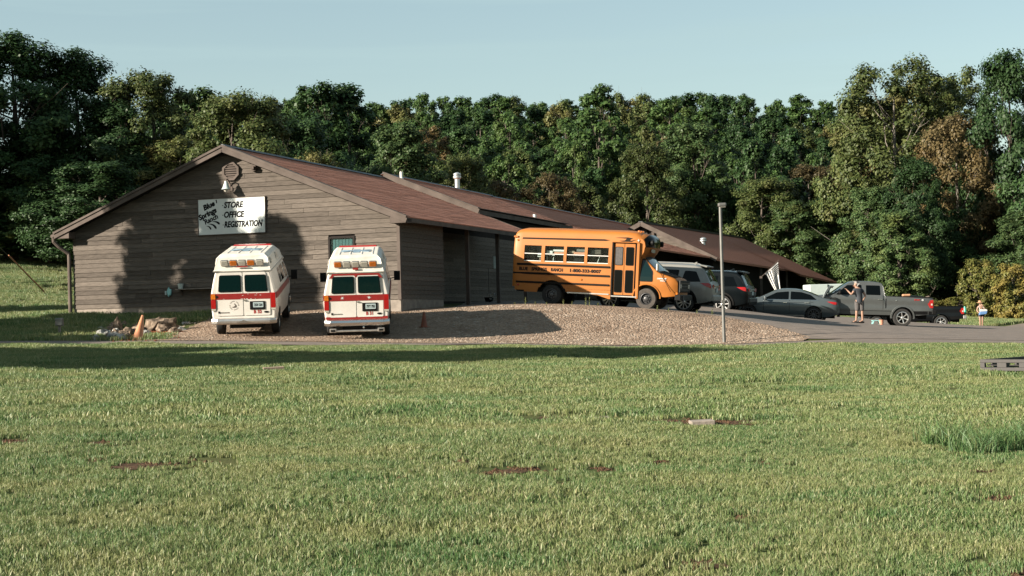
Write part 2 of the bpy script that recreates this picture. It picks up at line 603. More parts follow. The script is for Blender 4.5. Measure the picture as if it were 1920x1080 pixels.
# ground sheet: fine where it is near and built on, coarse towards the horizon
def lines(parts):
    out = []
    for a, b, s in parts:
        out += list(np.arange(a, b, s))
    return np.array(out)
gx = lines([(-900, -180, 60), (-180, -60, 4), (-60, -26, 1.0), (-26, 26, .5), (26, 60, 1.0), (60, 180, 4), (180, 901, 60)])
gy = lines([(-60, 4, 4), (4, 44, .5), (44, 76, .4), (76, 130, 1.0), (130, 300, 4), (300, 1000, 50)])
ground = grid_sheet('ground', gx, gy, M['ground'])
ground['label'] = 'mown grass field rising gently towards the gravel drive and wooded hill'

def ribbon(name, lower, upper, m, dz, nu=80, nv=16, label=None):
    """sheet on the ground between two polylines of (X, D)"""
    def res(pl, n):
        pl = np.array(pl, float)
        d = np.r_[0, np.cumsum(np.hypot(*np.diff(pl, axis=0).T))]
        t = np.linspace(0, d[-1], n)
        return np.stack([np.interp(t, d, pl[:, 0]), np.interp(t, d, pl[:, 1])], -1)
    lo, up = res(lower, nu), res(upper, nu)
    s = np.linspace(0, 1, nv)[:, None, None]
    g = lo[None] * (1 - s) + up[None] * s
    z = tz(g[..., 0], g[..., 1]) + dz
    v = np.concatenate([g, z[..., None]], -1).reshape(-1, 3)
    i = np.arange(nv - 1)[:, None] * nu + np.arange(nu - 1)[None]
    f = np.stack([i, i + 1, i + nu + 1, i + nu], -1).reshape(-1, 4)
    o = np_mesh(name, v, f, m, 'structure')
    if label: o['label'] = label
    return o
def xy(px, py, D):
    p = P(px, py, D)
    return (p.x, p.y)
def jit(pl, a, n=60, seed=1):
    """densify a polyline and fray it"""
    r = np.random.default_rng(seed)
    pl = np.array(pl, float)
    d = np.r_[0, np.cumsum(np.hypot(*np.diff(pl, axis=0).T))]
    t = np.linspace(0, d[-1], n)
    return np.stack([np.interp(t, d, pl[:, 0]), np.interp(t, d, pl[:, 1])], -1) + r.normal(0, a, (n, 2)) * [1, 1]

ROAD_N, ROAD_F = 44.9, 46.7
road = ribbon('road', jit([(-60, 45.3), (-20, 45.3), (0, ROAD_N), (30, 45.2), (60, 45.6)], .06, 200), [(-60, 47.1), (-20, 47.1), (0, ROAD_F), (9, 46.9), (11, 47.9), (30, 47.9), (60, 48.2)], M['asphalt'], .02, 240, 6,
              'narrow asphalt drive running along the far edge of the lawn')
gravel_apron = ribbon('gravel_apron', jit([(-10.9, 46.95), (-4, 46.8), (0, ROAD_F + .05), (8.5, 46.85)], .04), jit([(-10.2, 56), (-7, 57.4), (-3.6, 56.8), (-2, 56.3), (1, 56.6), (4.4, 55.6), (5.8, 54.4), (7, 53), (7.7, 51.8), (8.4, 50.2), (9.0, 48)], .08), M['gravel'], .03, 130, 40,
                      'bare gravel apron and bank in front of the wooden building')
lot = ribbon('parking_lot', jit([(-2, 55.7), (1, 56), (4.4, 55), (5.8, 53.8), (7, 52.4), (7.7, 51.2), (8.1, 49.6), (8.5, 47.6), (10, 47.2), (60, 47.6)], .05, 90), [(-2, 70), (2, 78), (8, 88), (12, 96), (20, 98), (25, 96.5), (28, 95.6), (31, 97), (34, 99), (60, 112)], M['asphalt'], .028, 160, 50,
              'worn asphalt parking lot sloping down towards the right')
# ------------------------------------------------------------------ the long wooden building
BX, BY = -3.85, 55.0                       # front right corner
BROT = -math.atan2(.301, .954)
B0 = 2.33                                  # foot of the siding
GW = 12.85                                 # gable width
PT = .405                                  # roof pitch
RZ = 7.93                                  # ridge
HX = -GW / 2
def roof_z(x): return RZ - abs(x - HX) * PT
bld = empty('ranch_building', (BX, BY, 0), (0, 0, BROT))
tag(bld, 'long low brown wooden building with lapped board gable and shingle roofs', 'building')

m = MB()
TH = .14
def wall_poly(mb, x0, x1, y0, y1, z0, ztop):
    mb.box2((x0, y0, z0), (x1, y1, ztop))
# gable backing wall (pentagon)
m.prism([(-GW, 1.2), (0, 1.2), (0, roof_z(0) - .12), (HX, RZ - .12), (-GW, roof_z(0) - .12)], (1, 0, 0), (0, 0, 1), (0, 1, 0), .16, (0, .04, 0))
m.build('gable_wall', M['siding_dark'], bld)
m = MB()
wall_poly(m, -.20, -.04, .21, 4.4, 1.2, 5.2)          # right side, front room
wall_poly(m, -2.4, -.21, 4.24, 4.4, 1.2, 5.2)
wall_poly(m, -2.4, -2.24, 4.41, 64, 1.2, 6.1)
wall_poly(m, -GW + .04, -GW + .2, .21, 64, 1.2, 5.2)
wall_poly(m, -2.2, -1.0, 30, 30.2, 1.2, 5.4)
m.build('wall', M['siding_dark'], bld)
m = MB()
m.box2((-GW - .02, .0, 1.0), (.02, .2, B0 + .01)); m.box2((-.2, .21, 1.0), (.02, 4.3, B0 + .01))
m.build('foundation', M['concrete'], bld)
m = MB()
m.box2((-2.24, 4.42, 1.2), (.3, 64, 2.02))
m.build('porch_floor', M['concrete'], bld)

# lapped boards, one object each
EXP = .1655
PR = random.Random(3)
def plank(p0, p1, out, h=EXP, t=.026, cut0=None, cut1=None):
    """board from p0 to p1 along its lower edge, leaning on the one below; cuts shift the top ends along the board"""
    a, b = Vector(p0), Vector(p1)
    d = (b - a).normalized()
    o = Vector(out)
    top = Vector((0, 0, h + .03))
    c0 = d * (cut0 or 0); c1 = d * (cut1 or 0)
    mb = MB()
    vs = [a + o * .004, a + o * (.006 + t), b + o * (.006 + t), b + o * .004,
          a + top + c0 + o * .002, a + top + c0 + o * .012, b + top + c1 + o * .012, b + top + c1 + o * .002]
    mb.add(vs, [(0, 1, 2, 3), (4, 7, 6, 5), (1, 5, 6, 2), (0, 4, 5, 1), (3, 2, 6, 7), (0, 3, 7, 4)])
    return mb.build('plank', M['siding'], bld, recalc=True)
WIN = (-2.62, -1.62, B0 + .75, B0 + 2.25)   # window opening x0 x1 z0 z1
z = B0
row = 0
while z < RZ - .3:
    ztop = z + EXP
    def edge(zz):                            # half width available at height zz under the roof
        return GW / 2 if zz < roof_z(0) - .14 else max(0, (RZ - .14 - zz) / PT)
    w0, w1 = edge(z), edge(min(z + EXP + .03, RZ - .15))
    xs = [HX - w0, HX + w0]
    joints = []
    x = xs[0] + PR.uniform(1.5, 4.2)
    while x < xs[1] - .8:
        joints.append(x); x += PR.uniform(2.4, 4.4)
    cuts = [xs[0]] + joints + [xs[1]]
    for i in range(len(cuts) - 1):
        a, b = cuts[i] + .004, cuts[i + 1] - .004
        segs = [(a, b)]
        if ztop > WIN[2] and z < WIN[3]:
            segs = []
            if a < WIN[0]: segs.append((a, min(b, WIN[0])))
            if b > WIN[1]: segs.append((max(a, WIN[1]), b))
        for (p, q) in segs:
            if q - p < .05: continue
            dz0, dz1 = PR.uniform(-.008, .008), PR.uniform(-.008, .008)
            plank((p, .0, z + dz0), (q, .0, z + dz1), (0, -1, 0), t=.032 + PR.uniform(-.008, .008),
                  cut0=(w0 - w1) if i == 0 else 0, cut1=-(w0 - w1) if i == len(cuts) - 2 else 0)
    z = ztop
    row += 1
z = B0
while z < 5.1:
    plank((.0, .03, z), (.0, 4.4, z + PR.uniform(-.008, .008)), (1, 0, 0))
    x0 = 4.45
    while x0 < 29:
        x1 = min(x0 + PR.uniform(7, 10), 29.5)
        plank((-2.24, x0, z), (-2.24, x1, z), (1, 0, 0)); x0 = x1 + .008
    z += EXP
# corner boards
m = MB()
m.box2((-.06, -.045, B0 - .02), (.055, -.012 + .0, 4.95)); 
m.box2((.012, -.012, B0 - .02), (.055, .09, 4.95))
m.build('corner_board', M['fascia'], bld)

# ---- roofs: slabs with stepped shingle courses
def roof_plane(eave, ridge, y0e, y1e, y0r, y1r, th=.1, name='roof', step=.15, yj=.0):
    """eave/ridge: (x, z); y from..to at eave and at ridge; courses step up the slope"""
    mb = MB()
    ex, ez = eave; rx, rz = ridge
    Ls = math.hypot(rx - ex, rz - ez)
    ns = max(2, int(Ls / step))
    U = Vector((rx - ex, 0, rz - ez)).normalized()
    N = Vector((-U.z, 0, U.x)) if U.x > 0 else Vector((U.z, 0, -U.x))
    if N.z < 0: N = -N
    pj = random.Random(int(abs(ex * 100) + y1e))
    ny = max(2, int(abs(y1e - y0e) / 1.1))
    for i in range(ns):
        s0, s1 = i / ns, min(1, (i + 1.0) / ns)
        base = Vector((ex, 0, ez))
        a = base + U * (Ls * s0) + N * .011
        b = base + U * (Ls * s1) + N * .004
        c = base + U * (Ls * s0)
        ya0, ya1 = y0e + (y0r - y0e) * s0, y1e + (y1r - y1e) * s0
        yb0, yb1 = y0e + (y0r - y0e) * s1, y1e + (y1r - y1e) * s1
        for k in range(ny):
            t0, t1 = k / ny, (k + 1) / ny
            h = N * pj.uniform(-.004, .006)
            yl = lambda t, p, q: p + (q - p) * t
            vs = [Vector((a.x, yl(t0, ya0, ya1), a.z)) + h, Vector((a.x, yl(t1, ya0, ya1), a.z)) + h,
                  Vector((b.x, yl(t1, yb0, yb1), b.z)), Vector((b.x, yl(t0, yb0, yb1), b.z)),
                  Vector((c.x, yl(t0, ya0, ya1), c.z)), Vector((c.x, yl(t1, ya0, ya1), c.z))]
            mb.add(vs, [(0, 1, 2, 3), (4, 5, 1, 0)])
    # deck below
    D = -N * th
    e0, e1 = Vector((ex, y0e, ez)), Vector((ex, y1e, ez))
    r0, r1 = Vector((rx, y0r, rz)), Vector((rx, y1r, rz))
    q = [e0, e1, r1, r0]
    lo = [p + D for p in q]
    mb.add(q + lo, [(4, 5, 6, 7), (0, 1, 5, 4), (1, 2, 6, 5), (2, 3, 7, 6), (3, 0, 4, 7)])
    return mb.build(name, M['shingle'], bld, recalc=False)
OVH = .47
EZ = roof_z(.5)
Y2 = 14.9
roof_plane((.5, EZ), (HX, RZ), -OVH, Y2, -OVH, Y2)
roof_plane((-GW - .5, EZ), (HX, RZ), -OVH, 64, -OVH, 64)
roof_plane((-2.0, roof_z(-2.0) + .16), (HX, RZ + .16), Y2 - .25, 30, Y2 - .25, 30)
roof_plane((.12, 5.40), (-4.8, 7.04), 29, 62, 29, 62)
roof_plane((-4.8, 7.04), (HX, RZ + .12), 29, 62, 29, 62)
# rake and eave boards
def board(a, b, w, t, mname='fascia', name='fascia', up=(0, 0, 1), par=None):
    a, b = Vector(a), Vector(b)
    X = (b - a).normalized()
    Z = Vector(up)
    Yv = Z.cross(X).normalized()
    Zv = X.cross(Yv)
    Mx = Matrix((X, Yv, Zv)).transposed()
    mb = MB()
    mb.box((a + b) / 2, ((b - a).length, t, w), Mx)
    return mb.build(name, M[mname], par or bld)
yo = -OVH - .025
for sgn in (-1, 1):
    ex = HX + sgn * (GW / 2 + .5)
    board((ex, yo, EZ - .11), (HX, yo, RZ - .11), .19, .04, name='rake_board')
    board((ex, yo - .03, EZ - .0), (HX, yo - .03, RZ - .0), .075, .05, name='rake_trim')
    # boxed eave return
    m = MB()
    m.prism([(ex, EZ - .2), (ex - sgn * .62, EZ - .2), (ex - sgn * .62, EZ + .02), (ex, EZ - .06)], (1, 0, 0), (0, 0, 1), (0, 1, 0), OVH - .01, (0, -OVH + .0, 0))
    m.build('eave_return', M['fascia'], bld)
board((.485, -OVH + .03, EZ - .1), (.485, Y2, EZ - .1), .15, .03)
board((-GW - .485, -OVH + .03, EZ - .1), (-GW - .485, 64, EZ - .1), .15, .03)
m = MB()                                    # rake flashing on the right slope, paler than the shingles
m.add([Vector((HX + .05, -OVH - .02, RZ + .035)), Vector((HX + .05, -OVH + .42, RZ + .035)), Vector((.5, -OVH + .26, EZ + .032)), Vector((.5, -OVH - .02, EZ + .032))], [(0, 1, 2, 3)])
m.add([Vector((HX + .05, -OVH - .02, RZ + .02)), Vector((.5, -OVH - .02, EZ + .02))] + [Vector((.5, -OVH - .02, EZ + .032)), Vector((HX + .05, -OVH - .02, RZ + .035))], [(0, 1, 2, 3)])
m.build('flashing', M['fascia'], bld)
m = MB()                                    # soffit
for sgn in (-1, 1):
    m.add([Vector((HX, -OVH + .0, RZ - .16)), Vector((HX + sgn * (GW / 2 + .45), -OVH, EZ - .14)), Vector((HX + sgn * (GW / 2 + .45), -.02, EZ - .14)), Vector((HX, -.02, RZ - .16))], [(0, 1, 2, 3)])
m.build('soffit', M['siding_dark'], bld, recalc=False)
# ridge caps
def ridge(y0, y1, x, zz):
    mb = MB()
    mb.prism([(-.16, -.045), (0, .05), (.16, -.045), (0, -.0)], (1, 0, 0), (0, 0, 1), (0, 1, 0), y1 - y0, (x, y0, zz))
    mb.build('ridge_cap', M['ridge_metal'], bld)
ridge(-OVH, Y2 - .3, HX, RZ + .03)
ridge(Y2 - .25, 30, HX, RZ + .2)
ridge(30.01, 62, HX, RZ + .16)
# front rake of the second wing lying on the first roof
ya = Y2 - .28
board((HX, ya, RZ + .1), (-2.0, ya, roof_z(-2) + .1), .3, .04, name='rake_board')
board((HX, ya + .1, RZ + .26), (-2.0, ya + .1, roof_z(-2) + .26), .04, .36, name='rake_trim')
board((-2.0, ya, roof_z(-2) + .08), (-2.0, 30, roof_z(-2) + .08), .2, .04)
board((-2.12, ya, roof_z(-2) + .235), (-2.12, 29, roof_z(-2) + .235), .03, .4, name='eave_flashing')
# edge of the first roof beyond the second rake
board((-2.0, Y2 + .02, roof_z(-2) - .06), (.5, Y2 + .02, EZ - .06), .16, .04, name='rake_board')

# gutters and downpipe at the left corner
m = MB()
gx_ = -GW - .58
m.tube([(gx_, -OVH - .02, EZ - .1), (gx_, 30, EZ - .1)], .065, 8)
m.build('gutter', M['fascia'], bld)
m = MB()
m.tube([(gx_ + .02, -OVH + .06, EZ - .16), (gx_ + .02, -OVH + .06, EZ - .3), (gx_ + .18, -.3, EZ - .5), (gx_ + .44, -.1, EZ - .75), (gx_ + .46, -.1, EZ - .9), (gx_ + .46, -.1, 2.2)], .07, 8)
m.build('downpipe', M['fascia'], bld)

# octagonal louvred gable vent
VC = Vector((HX + .12, -.05, 7.06))
def octo(r): return [(r * math.cos(R(22.5 + 45 * k)), r * math.sin(R(22.5 + 45 * k))) for k in range(8)]
m = MB()
o8, i8 = octo(.35), octo(.265)
for k in range(8):
    q = [o8[k], o8[(k + 1) % 8], i8[(k + 1) % 8], i8[k]]
    m.prism(q, (1, 0, 0), (0, 0, 1), (0, -1, 0), .07, VC)
vent = m.build('gable_vent', M['fascia'], bld)
mb = MB(); mb.prism(octo(.28), (1, 0, 0), (0, 0, 1), (0, -1, 0), .015, VC)
mb.build('vent_back', M['black_plastic'], vent)
for k in range(6):
    zz = -.2 + k * .08
    hw = min(.255, .36 - abs(zz) * .9)
    mb = MB()
    mb.box(VC + Vector((0, -.035, zz)), (hw * 2, .05, .012), Matrix.Rotation(R(40), 3, 'X'))
    mb.box(VC + Vector((0, -.045, zz - .015)), (hw * 2, .012, .035))
    mb.build('slat', M['fascia'], vent)
m = MB(); m.box((HX + 1.05, -.09, 7.12), (.16, .14, .2)); m.box((HX + 1.05, -.2, 7.13), (.1, .1, .1))
m.build('junction_box', M['fascia'], bld)
# window with a teal curtain behind the second van
wx0, wx1, wz0, wz1 = WIN
m = MB()
for a, b in (((wx0, -.06, wz0), (wx1, .02, wz0 + .06)), ((wx0, -.06, wz1 - .07), (wx1, .02, wz1)), ((wx0, -.06, wz0 + .061), (wx0 + .07, .02, wz1 - .071)), ((wx1 - .07, -.06, wz0 + .061), (wx1, .02, wz1 - .071)),
             ((wx0 + .071, -.05, (wz0 + wz1) / 2 - .03), (wx1 - .071, .015, (wz0 + wz1) / 2 + .03))):
    m.box2(a, b)
win = m.build('window', M['siding_dark'], bld)
M['window_glass'] = glass_mat('window_glass')
m = MB(); m.box2((wx0 + .05, -.02, wz0 + .05), (wx1 - .05, -.012, wz1 - .05))
m.build('pane', M['window_glass'], win)
m = MB()
for k in range(14):
    xa = wx0 + .06 + k * (wx1 - wx0 - .12) / 14
    m.box2((xa, .0 + .012 * (k % 2), wz0 + .06), (xa + (wx1 - wx0 - .12) / 14, .018 + .012 * (k % 2), wz1 - .06))
m.build('curtain', M['curtain'], win)
# shaded porch: posts, door, window
for k in range(6):
    m = MB(); m.box2((-.1, 7.2 + k * 3.8, 2.0), (.04, 7.34 + k * 3.8, EZ + .05) if k < 2 else (.04, 7.34 + k * 3.8, 5.3))
    m.build('porch_post', M['fascia'], bld)
m = MB(); m.box2((-2.2, 8.0, 2.03), (-2.13, 9.0, 4.1))
d = m.build('door', M['siding_dark'], bld)
m = MB(); m.lathe([(.0, 0), (.035, .005), (.035, .05), (0, .06)], 10, Matrix.Translation((-2.12, 8.9, 3.0)) @ Matrix.Rotation(R(90), 4, 'Y'))
m.build('handle', M['dull_chrome'], d)

# ---- third wing, seen beyond the bus: a plane through its ridge, eave and far rake
def W3(t, w, dz=0.):
    """t along the ridge, w down the slope from the ridge"""
    x = 9.15 + 11.15 * t / 30 + .954 * w
    y = 112 + 28 * t / 30 - .301 * w
    return Vector((x, y, 7.96 - .51 * abs(w) + dz))
inv = bld.matrix_basis.inverted() if False else (Matrix.Translation((BX, BY, 0)) @ Matrix.Rotation(BROT, 4, 'Z')).inverted()
def Lc(p): return inv @ p
m = MB()
poly = [(0, -.0), (30, 0), (30, 8.05), (20, 6.95), (20, 6.2), (0, 5.3)]
ncr = 30
# courses as steps up the slope
def wmax(t):
    return 5.3 + (6.2 - 5.3) * t / 20 if t < 20 else 6.95 + 1.1 * (t - 20) / 10
for seg in ((0, 20), (20.001, 30)):
    nt_ = 10
    for k in range(nt_):
        ta, tb = seg[0] + (seg[1] - seg[0]) * k / nt_, seg[0] + (seg[1] - seg[0]) * (k + 1) / nt_
        for i in range(ncr):
            fa, fb = i / ncr, (i + 1) / ncr
            q = [W3(ta, wmax(ta) * fb, .03), W3(tb, wmax(tb) * fb, .03), W3(tb, wmax(tb) * fa, .006), W3(ta, wmax(ta) * fa, .006),
                 W3(ta, wmax(ta) * fb, 0.), W3(tb, wmax(tb) * fb, 0.)]
            m.add([Lc(p) for p in q], [(0, 1, 2, 3), (4, 5, 1, 0)])
top = [Lc(W3(t, w)) for t, w in poly]; low = [Lc(W3(t, w, -.14)) for t, w in poly]
n6 = len(poly)
m.add(top + low, [tuple(range(n6, 2 * n6))[::-1]] + [(i, (i + 1) % n6, (i + 1) % n6 + n6, i + n6) for i in range(n6)])
lq = [Lc(W3(0, 0)), Lc(W3(30, 0)), Lc(W3(30, -5.3)), Lc(W3(0, -5.3))]
lq2 = [Lc(W3(0, 0, -.14)), Lc(W3(30, 0, -.14)), Lc(W3(30, -5.3, -.14)), Lc(W3(0, -5.3, -.14))]
m.add(lq + lq2, [(0, 1, 2, 3), (7, 6, 5, 4), (0, 3, 7, 4)])
m.build('roof', M['shingle'], bld, recalc=False)
board(Lc(W3(-.1, 0, .06)), Lc(W3(30, 0, .06)), .12, .3, 'ridge_metal', 'ridge_cap')
for sg in (1, -1):
    board(Lc(W3(-.12, 0, -.05)), Lc(W3(-.12, sg * 5.3, -.05)), .3, .06, name='rake_board')
# its gable face and walls
def G3(t, w, z):
    p = W3(t, w); return Lc(Vector((p.x, p.y, z)))
m = MB()
m.add([G3(.5, -4.9, 1.5), G3(.5, 4.9, 1.5), G3(.5, 4.9, 5.3), G3(.5, 0, 7.8), G3(.5, -4.9, 5.3)], [(0, 1, 2, 3, 4)])
m.add([G3(.5, 4.9, 1.5), G3(30, 5.4, 1.5), G3(30, 5.4, 5.0), G3(.5, 4.9, 5.4)], [(0, 1, 2, 3)])
m.build('wall', M['siding_dark'], bld, recalc=False)
zz = 5.4
while zz < 7.5:
    hw = min(4.8, (7.7 - zz) / .51)
    hw2 = min(4.8, (7.7 - zz - .24) / .51)
    a, b = G3(.4, .55, zz), G3(.4, hw, zz)
    for (a, b, c) in ((G3(.4, -hw, zz), G3(.4, .3, zz), 0), (G3(.4, .9, zz), G3(.4, hw, zz), 1)):
        if (b - a).length < .3 or (c == 1 and hw < 1.2): continue
        plank(a, b, (0, -1, 0), h=.21, cut1=-(hw - hw2) if c else 0, cut0=(hw - hw2) if not c else 0)
    zz += .21
# posts in the open peak and under the eaves
m = MB(); p = G3(.3, .75, 6.0); m.box(p, (.18, .12, 2.6)); m.build('gable_post', M['fascia'], bld)
for t in (12, 19.6):
    m = MB(); p = G3(t, wmax(t) - .25, 3.2); m.box(p, (.16, .16, 3.2)); m.build('porch_post', M['fascia'], bld)
# roof pipes
def pipe_at(px, ytop, ybot, D, r, mname, cap=False):
    a, b = Lc(P(px, ybot + 3, D)), Lc(P(px + .3, ytop, D))
    b = Vector((a.x, a.y, b.z))
    mb = MB(); mb.tube([a, b], r, 12)
    mb.lathe([(r * 1.6, 0), (r * 1.3, .12), (r, .14)], 12, Matrix.Translation((a.x, a.y, a.z + .12)))
    if cap:
        mb.lathe([(r * 1.1, 0), (r * 1.6, .06), (r * 1.6, .16), (r * 1.15, .2)], 14, Matrix.Translation((b.x, b.y, b.z - .16)))
        mb.lathe([(r * 1.5, 0), (r * 1.5, .07), (r * .4, .14)], 14, Matrix.Translation((b.x, b.y, b.z + .05)))
    mb.build('vent_pipe', M[mname], bld, smooth=True)
pipe_at(753, 322, 341, 72, .075, 'white_pipe')
pipe_at(858, 330, 362, 82, .13, 'galvanised', True)
pipe_at(1003, 402, 416, 80, .09, 'white_pipe')
pipe_at(1319.5, 450, 478, 117, .16, 'galvanised', True)
pipe_at(1187, 426, 432, 114, .05, 'white_pipe')

# ------------------------------------------------------------------ things on the gable
BM = Matrix.Translation((BX, BY, 0)) @ Matrix.Rotation(BROT, 4, 'Z')
def gable_pt(px, py, off=0.):
    """point on the gable plane seen at a pixel"""
    n = BM.to_3x3() @ Vector((0, -1, 0))
    o = Vector((0, 0, CAM_Z))
    d = P(px, py, 10) - o
    q = Vector((BX, BY, 0)) + n * (.035 + off)
    return o + d * ((q - o).dot(n) / d.dot(n))
gxv = BM.to_3x3() @ Vector((1, 0, 0)); gnv = BM.to_3x3() @ Vector((0, -1, 0)); ZV = Vector((0, 0, 1))
tl, br = gable_pt(373, 374), gable_pt(498, 434)
tl = gable_pt(373, 375); bl = gable_pt(374, 441); tr_ = gable_pt(497.5, 368)
sw = (tr_ - tl).dot(gxv); sh = (tl - bl).dot(ZV)
sign = empty('store_sign', bl + gnv * .01, (0, 0, BROT))
tag(sign, 'white painted board with the ranch logo and store, office, registration lettering on the gable', 'sign')
SF = Matrix.Rotation(R(90), 4, 'X')
m = MB(); m.box2((0, -.03, 0), (sw, 0, sh)); m.build('panel', M['sign_white'], sign)
m = MB()
for a, b in (((-.02, -.045, -.025), (sw + .02, .0, .0)), ((-.02, -.045, sh), (sw + .02, .0, sh + .025)), ((-.025, -.045, .0), (.0, .0, sh)), ((sw, -.045, 0), (sw + .025, .0, sh))):
    m.box2(a, b)
m.build('frame', M['fascia'], sign)
def ST(body, x, y, size, rot=0., **k):
    Mx = Matrix.Translation((x, -.032, y)) @ Matrix.Rotation(R(90), 4, 'X') @ Matrix.Rotation(R(rot), 4, 'Z')
    text(body, 'lettering', size, M['ink'], sign, Mx, **k)
u = sw / 125.0       # one photo pixel on the board
def SL(body, x, y, w, h, rot=0., shear=.2, off=.045):
    ST(body, x * u, y * u, 1.0, rot, shear=shear, off=off, fit=(w * u, h * u))
for yy, bx in ((44.5, 1), (28, 1), (12.5, 1)):
    pass
SL('STORE', 48.5, 43.5, 37, 11); SL('OFFICE', 48.5, 27, 38.5, 11); SL('REGISTRATION', 48.5, 10.5, 72, 11)
for yy in (47.5, 31, 14.5): SL('.', 45.5, yy, 1.8, 1.8)
SL('Blue', 11.5, 40.5, 23, 10, 22, .15, .055); SL("'", 34.5, 52.5, 2.4, 6, 15, .1, .05)
SL('Springs', 3.5, 21.5, 36, 13, 22, .1, .05)
SL('Ranch', 13, 17, 27, 9, 22, .1, .04)
def petal(p0, p1, p2, w):
    a, b, c = [], [], []
    for k in range(11):
        t = k / 10
        q = Vector(p0) * (1 - t) ** 2 + Vector(p1) * 2 * t * (1 - t) + Vector(p2) * t * t
        d = (Vector(p1) - Vector(p0)) * (1 - t) + (Vector(p2) - Vector(p1)) * t
        nn = Vector((-d.y, d.x)).normalized()
        ww = w * (t ** .8 if t < .8 else .837 * math.sqrt(max(0, 1 - ((t - .8) / .2) ** 2)) + .02)
        a.append(q + nn * ww); b.append(q - nn * ww)
    pts = [(p.x * u, p.y * u) for p in a + b[::-1]]
    mb = MB(); mb.prism(pts, (1, 0, 0), (0, 0, 1), (0, -1, 0), .004, (0, -.031, 0)); mb.build('logo', M['ink'], sign)
petal((14, 14.5), (20.5, 16), (23.5, 8), 1.7)
petal((17.5, 18), (29, 19), (33.5, 9), 2.3)
petal((25.5, 21.5), (35, 23), (40, 16.5), 2.3)

# bell shaped floodlight above the board
lp = gable_pt(424, 353, .30)
lamp = empty('wall_lamp', lp, (0, 0, BROT))
tag(lamp, 'pale bell shaped floodlight on a short arm above the store sign', 'lamp')
m = MB(); m.lathe([(.02, .26), (.05, .255), (.06, .2), (.075, .16), (.1, .1), (.125, .02), (.165, -.03), (.16, -.04), (.12, .0), (.0, .1)], 20)
m.build('shade', M['bucket'], lamp, smooth=True)
m = MB(); m.lathe([(.0, -.13), (.05, -.125), (.085, -.07), (.09, -.03), (.07, .02)], 16); m.build('bulb', M['clear_lens'], lamp, smooth=True)
m = MB(); m.tube([(0, 0, .25), (0, .02, .32), (.0, .12, .33), (.02, .26, .2), (.03, .30, .02)], .022, 8); m.box((.03, .3, .0), (.14, .04, .16)); m.build('arm', M['fascia'], lamp)

# shelf with a bucket, and a blue rag hanging beside it
sp = gable_pt(335, 542)
shelf = empty('wall_shelf', sp, (0, 0, BROT)); tag(shelf, 'narrow pale shelf fixed to the shaded gable boards', 'shelf')
m = MB(); m.box2((0, -.26, -.03), (1.55, .0, 0)); m.build('board', M['concrete'], shelf)
for xx in (.15, 1.35):
    m = MB(); m.prism([(0, 0), (.22, 0), (0, -.22)], (0, -1, 0), (0, 0, 1), (1, 0, 0), .03, (xx, -.005, -.03)); m.build('bracket', M['fascia'], shelf)
m = MB(); m.lathe([(.0, 0), (.085, 0), (.11, .18), (.118, .185), (.112, .19), (.1, .18), (.078, .02), (0, .02)], 16)
bk = m.build('bucket', M['bucket'], None, smooth=True); bk.location = sp + gxv * .16 + gnv * .14
tag(bk, 'small pale bucket standing on the wall shelf', 'bucket')
m = MB()
cl = [(-.05, .12), (.0, .2), (.015, .12), (.1, .1), (.09, -.04), (.06, -.13), (.02, -.1), (-.02, -.18), (-.06, -.08), (-.09, .02)]
m.prism(cl, (1, 0, 0), (0, 0, 1), (0, -1, 0), .07)
rag = m.build('rag', M['teal_bag'], None, bevel=.025); rag.location = gable_pt(318, 548, .01); rag.rotation_euler = (0, 0, BROT)
tag(rag, 'crumpled pale blue rag hung on the gable boards', 'rag')
m = MB(); m.lathe([(0, 0), (.035, 0), (.035, .12), (.02, .14), (0, .14)], 10)
cup = m.build('jar', M['bucket'], None, smooth=True); cup.location = gable_pt(311, 553, .045); tag(cup, 'tiny pale jar fixed to the wall left of the blue rag', 'jar')
# porch: hanging basket and a small pale notice
hb = empty('hanging_basket', P(917, 562, 66)); tag(hb, 'dark leafy flower basket with white blooms hanging in the shaded porch', 'plant')
m = MB(); m.lathe([(.0, -.1), (.15, -.08), (.2, .1), (.0, .1)], 14); m.build('pot', M['black_plastic'], hb)
m = MB()
for k in range(260):
    v = Vector((rnd.gauss(0, 1), rnd.gauss(0, 1), rnd.gauss(0, 1))).normalized() * rnd.uniform(.15, .38) + Vector((0, 0, .22))
    a, b = Vector((rnd.uniform(-1, 1), rnd.uniform(-1, 1), rnd.uniform(-1, 1))) * .06, Vector((rnd.uniform(-1, 1), rnd.uniform(-1, 1), rnd.uniform(-1, 1))) * .06
    m.add([v - a, v - b, v + a, v + b], [(0, 1, 2, 3)])
basket_leaves = m
m = MB()
for k in range(14):
    v = Vector((rnd.uniform(0, .3), rnd.uniform(-.4, -.3), rnd.uniform(.0, .25)))
    m.lathe([(0, 0), (.03, .01), (.04, .03), (0, .035)], 6, Matrix.Translation(v))
m.build('flower', M['white_pipe'], hb)
m = MB(); m.tube([(0, 0, .1), (0, 0, 1.3)], .008, 5); m.build('chain', M['black_plastic'], hb)
m = MB(); m.box((0, 0, 0), (.28, .03, .5)); nb = m.build('notice_board', M['bucket']); nb.location = P(931, 492, 66); nb.rotation_euler = (0, 0, R(20))
tag(nb, 'small pale notice hanging in the dark porch left of the bus', 'notice')
